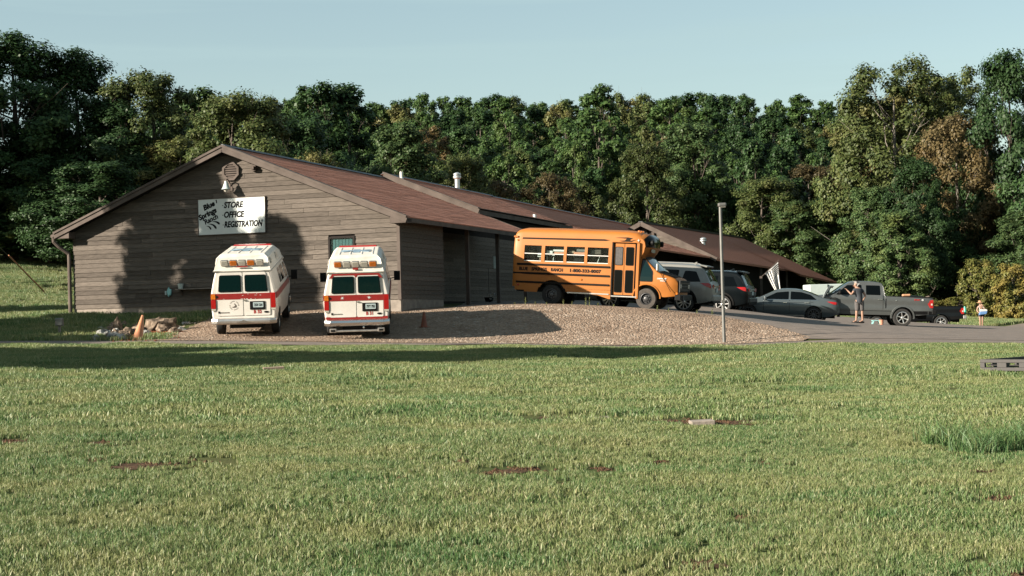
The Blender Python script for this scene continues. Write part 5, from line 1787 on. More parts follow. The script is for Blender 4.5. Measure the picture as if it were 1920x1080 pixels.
# traffic cones
def cone(loc, h, tilt, label, mn_='cone_orange'):
    r = empty('traffic_cone', loc, tilt); tag(r, label, 'traffic cone')
    m = MB(); m.lathe([(.17 * h / .72, .03), (.15 * h / .72, .05), (.035, h - .01), (.028, h), (.0, h)], 20); m.build('cone', M[mn_], r, smooth=True)
    m = MB(); m.prism(rrect(.36, .36, .05), (1, 0, 0), (0, 1, 0), (0, 0, 1), .03); m.build('base', M[mn_], r, bevel=.008)
g = ground_hit(258, 638, 46, 56)
cone(g, .76, (0, R(13), 0), 'faded orange traffic cone leaning beside the rock pile')
g = on_ground(795, 51.3)
cone(g, .5, (0, R(2), R(20)), 'orange traffic cone with shade put into its colour, right of the B 31 van', 'cone_shaded')

# rock pile
def rock(loc, sx, sy, sz, mname, label, seed, cat='rock'):
    bm = bmesh.new()
    bmesh.ops.create_icosphere(bm, subdivisions=3, radius=1)
    r = random.Random(seed)
    planes = [(Vector((r.gauss(0, 1), r.gauss(0, 1), r.gauss(0, .8))).normalized(), r.uniform(.6, .9)) for _ in range(9)]
    off = Vector((r.uniform(0, 50), r.uniform(0, 50), r.uniform(0, 50)))
    from mathutils import noise as mn
    for v in bm.verts:
        for n_, d in planes:
            k = v.co.dot(n_)
            if k > d: v.co -= n_ * (k - d) * .9
        v.co *= 1 + .30 * mn.noise(v.co * 1.9 + off) + .26 * mn.noise(v.co * 4.5 + off) + .12 * mn.noise(v.co * 11 + off)
        v.co.x *= sx; v.co.y *= sy; v.co.z *= sz
    me = bpy.data.meshes.new('rock'); bm.to_mesh(me); bm.free()
    me.materials.append(M[mname])
    o = link_mesh('rock', me); o.location = loc; o.rotation_euler = (r.uniform(-.2, .2), r.uniform(-.2, .2), r.uniform(0, 6))
    tag(o, label, cat, 'rocks heaped by the traffic cone')
for i, (px, py, w, h, mn_, lab) in enumerate([
        (297, 622, 52, 32, 'rock', 'largest brown boulder of the heap, right of the leaning cone'),
        (216, 622, 17, 30, 'rock', 'upright pointed brown rock standing highest left of the cone'),
        (203, 624, 18, 16, 'rock', 'brown rock at the left shoulder of the upright rock'),
        (175, 639, 15, 13, 'pale_rock', 'small pale rock at the far left end of the heap'),
        (192, 633, 30, 18, 'pale_rock', 'flat grey rock behind the small pale one'),
        (214, 635, 19, 21, 'rock', 'blocky brown rock in front of the upright rock'),
        (236, 627, 20, 14, 'pale_rock', 'dark mossy rock between the upright rock and the cone'),
        (250, 624, 16, 12, 'rock', 'low rock just left of the cone'),
        (229, 616, 12, 10, 'rock', 'small pale topped rock behind the upright rock'),
        (275, 633, 16, 8, 'rock', 'flat reddish slab right of the cone foot'),
        (325, 626, 24, 14, 'rock', 'rock at the right end of the big boulder'),
        (346, 609, 16, 7, 'pale_rock', 'small flat pale stone behind the big boulder'),
        (270, 619, 14, 10, 'rock', 'small rock squeezed under the left side of the big boulder')]):
    g = ground_hit(px, py, 46, 58)
    k = g.y / 3000
    rock(g + Vector((0, .3, h * k * .25)), w * k * .62, w * k * .5, h * k * .62, mn_, lab, i + 3)
for i in range(26):
    px, py = (rnd.gauss(222, 24), rnd.gauss(629, 5)) if i % 3 else (rnd.gauss(310, 22), rnd.gauss(622, 3))
    g = ground_hit(px, py, 46, 58)
    q = rnd.uniform(.09, .22)
    rock(g + Vector((0, .2, q * .4)), q * 1.3, q, q * rnd.uniform(.6, 1.1), rnd.choice(['rock', 'rock', 'pale_rock']), 'small broken stone lying among the bigger rocks of the heap', 60 + i)
# red earth under the heap
sv, sf = [], []
for k in range(700):
    px, py = rnd.gauss(285, 22), rnd.gauss(627, 5)
    if k % 3 == 0: px, py = rnd.gauss(235, 14), rnd.gauss(636, 2)
    g = ground_hit(px, py, 46, 57, 60)
    b0 = len(sv); w_ = rnd.uniform(.03, .08)
    for j in range(5):
        aa = j * 1.2566
        sv.append((g.x + math.cos(aa) * w_ * rnd.uniform(.7, 1.3), g.y + math.sin(aa) * w_, g.z + .025))
    sv.append((g.x, g.y, g.z + .03 + rnd.uniform(.01, .04)))
    sf += [(b0 + j, b0 + (j + 1) % 5, b0 + 5) for j in range(5)]
M['red_earth'] = mat('red_earth', (.17, .052, .026), rough=1, var=.4, scale=6, spec=.1)
o = np_mesh('red_earth', np.array(sv), np.array(sf), M['red_earth'], 'stuff', smooth=False); o['label'] = 'crumbled red earth spilling from the rock heap'
# service post
g = ground_hit(112, 629, 46, 58)
sp_ = empty('service_post', g); tag(sp_, 'small grey service box on a short post in the shaded grass', 'utility box')
m = MB(); m.tube([(0, 0, -.1), (0, 0, .3)], .045, 8); m.build('post', M['pole_grey'], sp_)
m = MB(); m.box((0, 0, .42), (.24, .16, .25)); bx_ = m.build('box', M['pole_grey'], sp_, bevel=.02)
m = MB(); m.box((0, -.085, .42), (.19, .012, .2)); m.build('lid', M['pole_grey'], bx_, bevel=.006)
# guy wire with an orange guard
gb = ground_hit(94, 558, 66, 90)
tp = P(16, 479, gb.y - 6)
dv = (tp - gb)
gw = empty('guy_wire', gb); tag(gw, 'slanting guy wire with a long orange guard tube at the left', 'guy wire')
m = MB(); m.tube([(0, 0, -.05), dv * 2.6], .012, 5); m.build('wire', M['pole_grey'], gw)
m = MB(); m.tube([dv * .16, dv], .035, 8); m.build('guard', M['cone_orange'], gw)
g2 = gb + dv * 2.6
m = MB(); m.tube([(g2.x, g2.y + .05, gz(g2.x, g2.y) - .5), (g2.x, g2.y + .05, g2.z + 1)], [.16, .12], 10); po = m.build('utility_pole', M['bark'], None, smooth=True)
tag(po, 'wooden utility pole left of the view that holds the guy wire', 'utility pole')
# slabs and blocks lying in the lawn
def slab(px, py, w, d, h, mname, label, rz=0., name='slab'):
    g = ground_hit(px, py, 8, 46)
    m = MB(); m.box((0, 0, h / 2 - .035), (w, d, h)); o = m.build(name, M[mname], None, bevel=.008)
    o.location = g + Vector((0, 0, .02)); o.rotation_euler = (R(2), R(-1.5), rz); tag(o, label, 'block' if name != 'slab' else 'slab')
slab(513, 695, .42, .14, .09, 'wood_block', 'short weathered wood block lying near the far lawn edge', .3, 'wood_block')
slab(1116, 787, .36, .16, .05, 'concrete', 'thin pale slab sunk in the lawn below the bus', .05)
slab(1316, 796, .30, .22, .07, 'concrete', 'pale stone slab in a bare patch of lawn', .1)
# open plastic frame at the right
c0 = ground_hit(1838, 702, 24, 40)
cr = empty('plastic_frame', c0, (0, 0, math.atan2(-.72, .69))); tag(cr, 'low dark grey plastic garden frame with slotted sides, cut by the right edge', 'planter')
def slotted(Mx, L_, name):
    m = MB()
    def bx(x0, x1, z0, z1, t=.05):
        vs = [Mx @ Vector((x, y, z)) for z in (z0, z1) for y in (0, t) for x in (x0, x1)]
        m.add(vs, [(0, 2, 3, 1), (4, 5, 7, 6), (0, 1, 5, 4), (2, 6, 7, 3), (0, 4, 6, 2), (1, 3, 7, 5)])
    n_ = 5
    pw = L_ / n_
    bx(0, L_, .225, .29); bx(0, L_, .07, .135)
    for k in range(n_ + 1):
        xa = max(0, k * pw - .1); xb = min(L_, k * pw + .1)
        bx(xa, xb, .1351, .2249)
        if k < n_: bx(k * pw + .06 + (.04 if k == 0 else 0), k * pw + .12, 0, .0699); bx(k * pw + pw * .6, k * pw + pw * .66, 0, .0699)
    for k in range(n_):
        bx(k * pw + .16, (k + 1) * pw - .1, .172, .186, .02)
    m.build(name, M['plastic_grey'], cr, bevel=.006)
LL = 2.3
slotted(Matrix.Identity(4), LL, 'side_panel')
slotted(Matrix.Translation((0.0, .051, 0)) @ Matrix.Rotation(R(90), 4, 'Z') @ Matrix.Translation((0, -.05, 0)), LL, 'side_panel')
slotted(Matrix.Translation((0, LL + .06, 0)), LL, 'side_panel')
slotted(Matrix.Translation((LL, .051, 0)) @ Matrix.Rotation(R(90), 4, 'Z') @ Matrix.Translation((0, .0, 0)), LL, 'side_panel')
m = MB(); m.box((LL / 2, LL / 2 + .03, .01), (LL - .12, LL - .06, .02)); m.build('liner', M['black_plastic'], cr)

# flag on the porch of the third wing
FD = 100
fl = empty('flag', P(1434, 514, FD)); tag(fl, 'black and white striped flag hanging from a slanted pole on the porch', 'flag')
O_ = P(1434, 514, FD)
def FPt(px, py): return P(px, py, FD) - O_
m = MB(); a, b = FPt(1428, 519), FPt(1460.5, 487.5); m.tube([a, b], .018, 6); m.build('pole', M['fascia'], fl)
m = MB(); m.tube([a, a + Vector((-.1, 3.0, -.2)), a + Vector((-.1, 3.0, -3.8))], .03, 6) if False else m.box(a + Vector((-.03, .04, -.03)), (.14, .1, .14)); m.build('bracket', M['fascia'], fl)
cA, cB, cC, cD = FPt(1434, 513.5), FPt(1459, 491.5), FPt(1463.5, 543), FPt(1452, 544)
def cloth(u, v, off=0.):
    """u along the hoist, v down the fly"""
    p = cA * (1 - u) * (1 - v) + cB * u * (1 - v) + cC * u * v + cD * (1 - u) * v
    return p + Vector((0, .10 * math.sin(u * 9 + v * 2) * (.2 + v) - off, 0))
for k in range(13):
    u0, u1 = k / 13, (k + 1) / 13
    v0 = .42 if k >= 6 else 0
    m = MB(); n_ = 14
    vs = [cloth(u0 + (u1 - u0) * j / 2, v0 + (1 - v0) * i / n_) for i in range(n_ + 1) for j in range(3)]
    m.add(vs, [(i * 3 + j, i * 3 + j + 1, i * 3 + j + 4, i * 3 + j + 3) for i in range(n_) for j in range(2)])
    m.build('stripe', M['white_ink'] if k % 2 == 1 else M['ink'], fl, recalc=False)
m = MB(); n_ = 10
vs = [cloth(6 / 13 + 7 / 13 * j / 8, .42 * i / n_) for i in range(n_ + 1) for j in range(9)]
m.add(vs, [(i * 9 + j, i * 9 + j + 1, i * 9 + j + 10, i * 9 + j + 9) for i in range(n_) for j in range(8)])
cn = m.build('canton', M['ink'], fl, recalc=False)
m = MB()
for i in range(6):
    for j in range(6):
        u, v = 6 / 13 + 7 / 13 * (j + .6) / 6.2, .42 * (i + .6) / 6.2
        c_ = cloth(u, v, .012); e = .035
        m.add([c_ + Vector((-e, 0, 0)), c_ + Vector((0, 0, -e)), c_ + Vector((e, 0, 0)), c_ + Vector((0, 0, e))], [(0, 1, 2, 3)])
m.build('star', M['white_ink'], cn, recalc=False)
m = MB(); vs = [cloth(i / 12, -.0) + Vector((0, -.015, 0)) for i in range(13)] + [cloth(i / 12, .035) + Vector((0, -.015, 0)) for i in range(13)]
m.add(vs, [(i, i + 1, i + 14, i + 13) for i in range(12)]); m.build('hem', M['white_ink'], fl, recalc=False)

# white trailer beyond the sedan
g = P(1535, 556, 104)
tr_ = empty('white_trailer', (g.x, g.y, gz(g.x, g.y)), (0, 0, R(4))); tag(tr_, 'white box trailer showing between the sedan and the pickup', 'trailer')
zt_, zb_ = P(1535, 533.5, 104).z - tr_.location.z, .5
m = MB(); m.box((.35, 0, (zt_ + zb_) / 2), (2.3, 1.8, zt_ - zb_)); m.build('body', M['bucket'], tr_, bevel=.04)
m = MB(); m.box((.38, -.92, (zt_ + zb_) / 2), (.05, .03, zt_ - zb_ - .05)); m.build('trim', M['black_plastic'], tr_)
for sg in (1, -1): wheel(tr_, .3, sg * .85, .33, .33, .2, .2, 'steel', sg)
m = MB(); m.tube([(1.5, 0, .5), (2.5, 0, .45)], .05, 6); m.build('drawbar', M['black_plastic'], tr_)
m = MB()
for k in range(60):
    v = Vector((rnd.gauss(0, .1), rnd.gauss(0, .08), rnd.uniform(.0, .5))); a = Vector((rnd.uniform(-1, 1), rnd.uniform(-1, 1), rnd.uniform(-1, 1))) * .06; b = Vector((rnd.uniform(-1, 1), rnd.uniform(-1, 1), rnd.uniform(-1, 1))) * .06
    m.add([v - a, v - b, v + a, v + b], [(0, 1, 2, 3)])

# litter of small things by the pickup trucks
g = on_ground(1653, 68.3); m = MB(); m.lathe([(0, 0), (.07, 0), (.10, .2), (.105, .215), (.09, .21), (0, .05)], 14); o = m.build('cup', M['terracotta'], None, smooth=True); o.location = g + Vector((0, 0, .03)); tag(o, 'orange plastic cup standing on the asphalt under the grey pickup', 'cup')
g = on_ground(1642.5, 68.6)
tb = empty('folding_stool', g + Vector((0, 0, .03))); tag(tb, 'low pale teal folding stool under the grey pickup', 'stool')
m = MB(); m.box((0, 0, .17), (.34, .24, .03)); m.build('seat', M['teal_bag'], tb, bevel=.008)
for sx in (-1, 1):
    for sy in (-1, 1):
        m = MB(); m.tube([(sx * .17, sy * .1, 0), (sx * .1, sy * .1, .16)], .018, 6); m.build('leg', M['teal_bag'], tb)
bt_ = P(1820.5, 583.5, 94.2); m = MB(); m.lathe([(0, 0), (.085, 0), (.09, .03), (.09, .28), (.05, .34), (.045, .40), (0, .40)], 14); o = m.build('bottle', M['green_plastic'], None, smooth=True)
tg = ram.matrix_world @ Vector((-1.48, .25, .892)); o.location = tg; tag(o, 'bright green drinking bottle on the open tailgate of the black pickup', 'bottle')
bd = pick.matrix_world @ Vector((-.15, .86, 1.345)); m = MB(); m.box((0, 0, .05), (.36, .2, .1)); o = m.build('bundle', M['straw'], None, bevel=.04); o.location = bd; tag(o, 'pale rolled bundle lying on the bed rail of the grey pickup', 'bundle')

# weeds at the edge of the bank below the bus
WEED = ['tall weed below the tail of the bus', 'short weed between the tall tail weed and the rear wheel of the bus', 'low weed in front of the rear bus wheel', 'medium weed just right of the rear bus wheel',
        'low weed under the middle of the bus', 'tall weed under the last bus window', 'tallest weed below the bus, beside another tall one', 'low weed right of the tallest pair under the bus',
        'low weed farthest left below the tail of the bus', 'tiny weed under the bus door', 'weed standing just right of the front bus wheel', 'weed between the bus bumper and the silver SUV wheel',
        'green weed beside the lamp post on the bank edge', 'weed left of the lamp post under the silver SUV']
for i, (px, hh) in enumerate([(985, .30), (1003, .12), (1024, .10), (1056, .22), (1072, .14), (1098, .32), (1105, .36), (1121, .12), (965, .12), (1150, .08), (1232, .24), (1253, .16), (1335, .22), (1306, .14)]):
    D = 55.6 if px < 1200 else 53.9
    g = on_ground(px, D)
    m = MB(); m.tube([(0, 0, 0), (.01, 0, hh * .6), (.02, 0, hh)], [.012, .01, .004], 5)
    for k in range(int(10 + hh * 40)):
        z = hh * rnd.uniform(.2, 1); a = rnd.uniform(0, 6.28); l = .07 * (1.1 - z / hh * .6)
        d_ = Vector((math.cos(a), math.sin(a), rnd.uniform(.2, .9))) * l
        s_ = Vector((-math.sin(a), math.cos(a), 0)) * .018
        b_ = Vector((.01, 0, z))
        m.add([b_, b_ + d_ * .5 + s_, b_ + d_, b_ + d_ * .5 - s_], [(0, 1, 2, 3)])
    if 'weed' not in M: M['weed'] = mat('weed', (.14, .16, .04), rough=.7, var=.3, scale=8)
    o = m.build('weed', M['weed'], None, recalc=False); o.location = g; tag(o, WEED[i], 'weed', 'weeds along the top of the gravel bank')

# ------------------------------------------------------------------ people
def skin(name, vs, es, rs, m, parent, sub=2):
    me = bpy.data.meshes.new(name)
    me.from_pydata([Vector(v) for v in vs], es, [])
    me.materials.append(m)
    o = link_mesh(name, me, parent)
    md = o.modifiers.new('skin', 'SKIN'); md.use_smooth_shade = True
    for i, r_ in enumerate(rs):
        sv_ = me.skin_vertices[0].data[i]
        sv_.radius = (r_, r_) if not hasattr(r_, '__len__') else r_
        sv_.use_root = (i == 0)
    sb = o.modifiers.new('sub', 'SUBSURF'); sb.levels = sub; sb.render_levels = sub
    return o
class Fig:
    def __init__(s): s.v, s.e, s.r = [], [], []
    def p(s, co, r, prev=None):
        s.v.append(Vector(co)); s.r.append(r)
        if prev is not None: s.e.append((prev, len(s.v) - 1))
        return len(s.v) - 1
    def hand(s, wrist, d, up, n):
        """palm and five fingers from the wrist along d"""
        d, up = Vector(d).normalized(), Vector(up).normalized()
        sd_ = d.cross(up).normalized()
        w = s.v[wrist]
        pm = s.p(w + d * .06, .030, wrist)
        for k, l in enumerate((.065, .075, .07, .055)):
            o_ = sd_ * (-.027 + k * .018)
            a = s.p(w + d * .095 + o_, .010, pm)
            b = s.p(w + d * (.095 + l * .6) + o_ * 1.1 - up * .012, .009, a)
            s.p(w + d * (.095 + l) + o_ * 1.1 - up * .034, .007, b)
        t = s.p(w + d * .05 - sd_ * .04, .011, pm)
        s.p(w + d * .085 - sd_ * .055 - up * .012, .009, t)
        return n
def face(parent, c, r, fwd, hair_m, hat=False):
    f = Vector(fwd).normalized(); up = Vector((0, 0, 1)); s_ = f.cross(up).normalized()
    for sg in (-1, 1):
        m = MB(); m.lathe([(0, -.011), (.012, 0), (0, .011)], 8, Matrix.Translation(c + f * r * .88 + s_ * sg * r * .36 + up * .012)); m.build('eye', M['ink'], parent, smooth=True)
        m = MB(); m.lathe([(0, -.03), (.014, -.012), (.018, .012), (0, .03)], 8, Matrix.Translation(c + s_ * sg * r * .95 - f * .005)); m.build('ear', M['skin'], parent, smooth=True)
    m = MB(); m.lathe([(0, -.005), (.016, -.005), (.012, .012), (0, .04)], 8, Matrix.Translation(c + f * r * .99 - up * .03)); m.build('nose', M['skin'], parent, smooth=True)
    m = MB(); m.box(c + f * r * .9 - up * .062, (.035, .035, .008)); m.build('mouth', M['terracotta'], parent, bevel=.003)

# the man at the open boot, turned away and to the left
g = on_ground(1611.5, 67)
man = empty('person', g + Vector((0, 0, .04))); tag(man, 'grey haired man in dark T shirt and shorts reaching to the open boot', 'person')
F = Fig()
pel = F.p((.02, 0, .96), .105)
wst = F.p((.02, 0, 1.10), .10, pel); ch = F.p((.0, .0, 1.27), .15, wst); nk0 = F.p((-.03, .0, 1.42), .075, ch); nk = F.p((-.07, .01, 1.49), .055, nk0)
hd = F.p((-.105, .02, 1.585), .088, nk); ht = F.p((-.10, .02, 1.68), .075, hd)
sl = F.p((-.17, -.08, 1.38), .062, nk0); el = F.p((-.33, -.16, 1.19), .043, sl); wl = F.p((-.46, -.08, 1.35), .030, el); F.hand(wl, (-.6, .3, .75), (.5, 0, .6), 0)
sr_ = F.p((.16, .06, 1.36), .062, nk0); er = F.p((.30, .02, 1.12), .043, sr_); wr_ = F.p((.19, -.08, .98), .030, er); F.hand(wr_, (-.6, .1, -.6), (.3, -.9, 0), 0)
for sg, kx, ax_ in ((-1, -.10, -.13), (1, .13, .14)):
    hp = F.p((.02 + sg * .085, 0, .88), .098, pel); kn = F.p((kx, -.02, .50), .062, hp); an = F.p((ax_, .02, .09), .042, kn); F.p((ax_ - .15, -.03, .035), .036, an)
skin('body', F.v, F.e, F.r, M['skin'], man)
F = Fig()
a = F.p((.02, 0, .76), .155); b = F.p((.02, 0, 1.10), .15, a); c = F.p((.0, 0, 1.27), .172, b); d = F.p((-.035, 0, 1.405), .09, c)
e = F.p((-.17, -.08, 1.38), .082, d); F.p((-.25, -.12, 1.285), .072, e); e = F.p((.16, .06, 1.36), .082, d); F.p((.235, .04, 1.23), .072, e)
skin('shirt', F.v, F.e, F.r, M['navy_shirt'], man)
F = Fig()
a = F.p((.02, 0, .97), .155)
for sg, kx in ((-1, -.08), (1, .11)):
    b = F.p((.02 + sg * .09, 0, .84), .125, a); c = F.p((kx, -.01, .60), .105, b); F.p((kx + sg * .01, -.015, .47), .10, c)
skin('shorts', F.v, F.e, F.r, M['grey_cloth'], man)
F = Fig(); a = F.p((-.09, .035, 1.645), .093); b = F.p((-.085, .04, 1.70), .062, a); F.p((-.04, .04, 1.60), .066, a); skin('hair', F.v, F.e, F.r, M['hair_grey'], man)
face(man, Vector((-.105, .02, 1.59)), .095, (-.85, .35, 0), None)
for ax_ in (-.13, .14):
    m = MB(); m.box((ax_ - .07, 0, .02), (.27, .1, .075)); m.build('shoe', M['black_plastic'], man, bevel=.025)
# the woman in the straw hat, facing us with a blue bag
g = on_ground(1840.5, 97)
wo = empty('person', g + Vector((0, 0, .04))); tag(wo, 'woman in a straw sun hat holding a blue and white bag on the roadside', 'person')
F = Fig()
pel = F.p((0, 0, .88), .14); wst = F.p((0, 0, 1.04), .115, pel); ch = F.p((0, 0, 1.2), .125, wst); nk0 = F.p((-.02, 0, 1.33), .06, ch); nk = F.p((-.04, -.01, 1.39), .048, nk0); hd = F.p((-.06, -.03, 1.48), .08, nk); F.p((-.06, -.02, 1.56), .07, hd)
sl = F.p((-.18, 0, 1.28), .052, nk0); el = F.p((-.27, -.06, 1.04), .038, sl); wl = F.p((-.20, -.22, .92), .026, el); F.hand(wl, (.8, -.2, -.3), (0, -1, 0), 0)
sr_ = F.p((.15, 0, 1.28), .052, nk0); er = F.p((.21, -.14, 1.12), .038, sr_); wr_ = F.p((.07, -.20, 1.32), .026, er); F.hand(wr_, (-.6, .1, .7), (0, -1, 0), 0)
for sg in (-1, 1):
    hp = F.p((sg * .085, 0, .80), .10, pel); kn = F.p((sg * .07, -.01, .45), .06, hp); an = F.p((sg * .065, .03, .08), .04, kn); F.p((sg * .075, -.12, .03), .034, an)
skin('body', F.v, F.e, F.r, M['skin'], wo)
F = Fig(); a = F.p((0, 0, .84), .168); b = F.p((0, 0, 1.02), .135, a); F.p((0, 0, 1.2), .142, b)
for sg in (-1, 1):
    c = F.p((sg * .095, 0, .74), .12, a); F.p((sg * .09, 0, .66), .11, c)
skin('swimsuit', F.v, F.e, F.r, M['navy_shirt'], wo)
F = Fig(); a = F.p((-.06, .02, 1.55), .09); b = F.p((-.06, .05, 1.42), .095, a); F.p((-.05, .06, 1.26), .08, b); skin('hair', F.v, F.e, F.r, M['siding_dark'], wo)
face(wo, Vector((-.06, -.03, 1.48)), .088, (0, -1, 0), None)
m = MB(); m.lathe([(.0, 1.66), (.07, 1.655), (.095, 1.62), (.10, 1.555), (.2, 1.535), (.205, 1.525), (.1, 1.54), (0, 1.55)], 20, Matrix.Translation((-.06, -.03, 0))); m.build('hat', M['straw'], wo, smooth=True)
bag = empty('tote_bag', wo.location + Vector((.05, -.30, .78))); tag(bag, 'blue and white bag held in front of the woman', 'bag')
m = MB(); m.prism(round_poly([(-.24, 0), (.2, .04), (.26, .22), (-.2, .2)], .05), (1, 0, 0), (0, 0, 1), (0, 1, 0), .18); m.build('pouch', M['blue_cloth'], bag, bevel=.03)
m = MB(); m.prism(round_poly([(-.21, .2), (.26, .22), (.24, .33), (-.14, .35)], .05), (1, 0, 0), (0, 0, 1), (0, 1, 0), .17, (0, .005, 0)); m.build('flap', M['white_paint'], bag, bevel=.03)
m = MB(); m.tube([(-.18, .1, .3), (-.2, .22, .52), (-.1, .24, .58), (.1, .2, .4), (.2, .1, .3)], .014, 6); m.build('strap', M['white_paint'], bag)
# ------------------------------------------------------------------ trees
def leaf_mat(name, c_dark, c_light, c_turn, turn=.0, randv=.25, gloss=.5):
    c_dark, c_light, c_turn = [[q * ALB for q in c] for c in (c_dark, c_light, c_turn)]
    m = bpy.data.materials.new(name)
    m.use_nodes = True
    n = m.node_tree
    n.nodes.clear()
    out = n.nodes.new('ShaderNodeOutputMaterial')
    at = n.nodes.new('ShaderNodeAttribute'); at.attribute_name = 'tone'
    oi = n.nodes.new('ShaderNodeObjectInfo')
    mx = n.nodes.new('ShaderNodeMix'); mx.data_type = 'RGBA'
    mx.inputs['A'].default_value = (*c_dark, 1); mx.inputs['B'].default_value = (*c_light, 1)
    n.links.new(at.outputs['Fac'], mx.inputs['Factor'])
    tcn = n.nodes.new('ShaderNodeTexCoord')
    ns = n.nodes.new('ShaderNodeTexNoise'); ns.inputs['Scale'].default_value = 3.2; ns.inputs['Detail'].default_value = 3
    n.links.new(tcn.outputs['Generated'], ns.inputs['Vector'])
    ad = n.nodes.new('ShaderNodeMath'); ad.operation = 'MULTIPLY_ADD'
    n.links.new(oi.outputs['Random'], ad.inputs[0]); ad.inputs[1].default_value = .42
    n.links.new(ns.outputs['Fac'], ad.inputs[2])
    rp = n.nodes.new('ShaderNodeMapRange')
    rp.inputs['From Min'].default_value = .78 - turn * .5; rp.inputs['From Max'].default_value = 1.0 - turn * .4
    n.links.new(ad.outputs[0], rp.inputs['Value'])
    m2 = n.nodes.new('ShaderNodeMix'); m2.data_type = 'RGBA'
    n.links.new(rp.outputs[0], m2.inputs['Factor'])
    n.links.new(mx.outputs['Result'], m2.inputs['A'])
    m2.inputs['B'].default_value = (*c_turn, 1)
    hs = n.nodes.new('ShaderNodeHueSaturation')
    mr = n.nodes.new('ShaderNodeMapRange'); mr.inputs['To Min'].default_value = 1 - randv; mr.inputs['To Max'].default_value = 1 + randv
    n.links.new(oi.outputs['Random'], mr.inputs['Value'])
    n.links.new(mr.outputs[0], hs.inputs['Value'])
    n.links.new(m2.outputs['Result'], hs.inputs['Color'])
    b = n.nodes.new('ShaderNodeBsdfPrincipled')
    b.inputs['Roughness'].default_value = gloss
    b.inputs['Specular IOR Level'].default_value = .16
    n.links.new(hs.outputs[0], b.inputs['Base Color'])
    tr = n.nodes.new('ShaderNodeBsdfTranslucent')
    n.links.new(hs.outputs[0], tr.inputs['Color'])
    ms = n.nodes.new('ShaderNodeMixShader'); ms.inputs[0].default_value = .22
    n.links.new(b.outputs[0], ms.inputs[1]); n.links.new(tr.outputs[0], ms.inputs[2])
    n.links.new(ms.outputs[0], out.inputs['Surface'])
    return m
M['leaf_green'] = leaf_mat('leaf_green', (.034, .078, .022), (.092, .150, .042), (.085, .120, .034))
M['leaf_deep'] = leaf_mat('leaf_deep', (.023, .056, .019), (.056, .104, .034), (.058, .095, .03))
M['leaf_olive'] = leaf_mat('leaf_olive', (.045, .074, .02), (.125, .145, .048), (.125, .115, .04), .05)
M['leaf_brown'] = leaf_mat('leaf_brown', (.065, .055, .022), (.15, .115, .055), (.115, .082, .034), .1)
M['leaf_silver'] = leaf_mat('leaf_silver', (.042, .088, .030), (.115, .165, .058), (.12, .15, .045))
M['leaf_yellow'] = leaf_mat('leaf_yellow', (.075, .095, .022), (.19, .18, .05), (.19, .15, .04), .05)

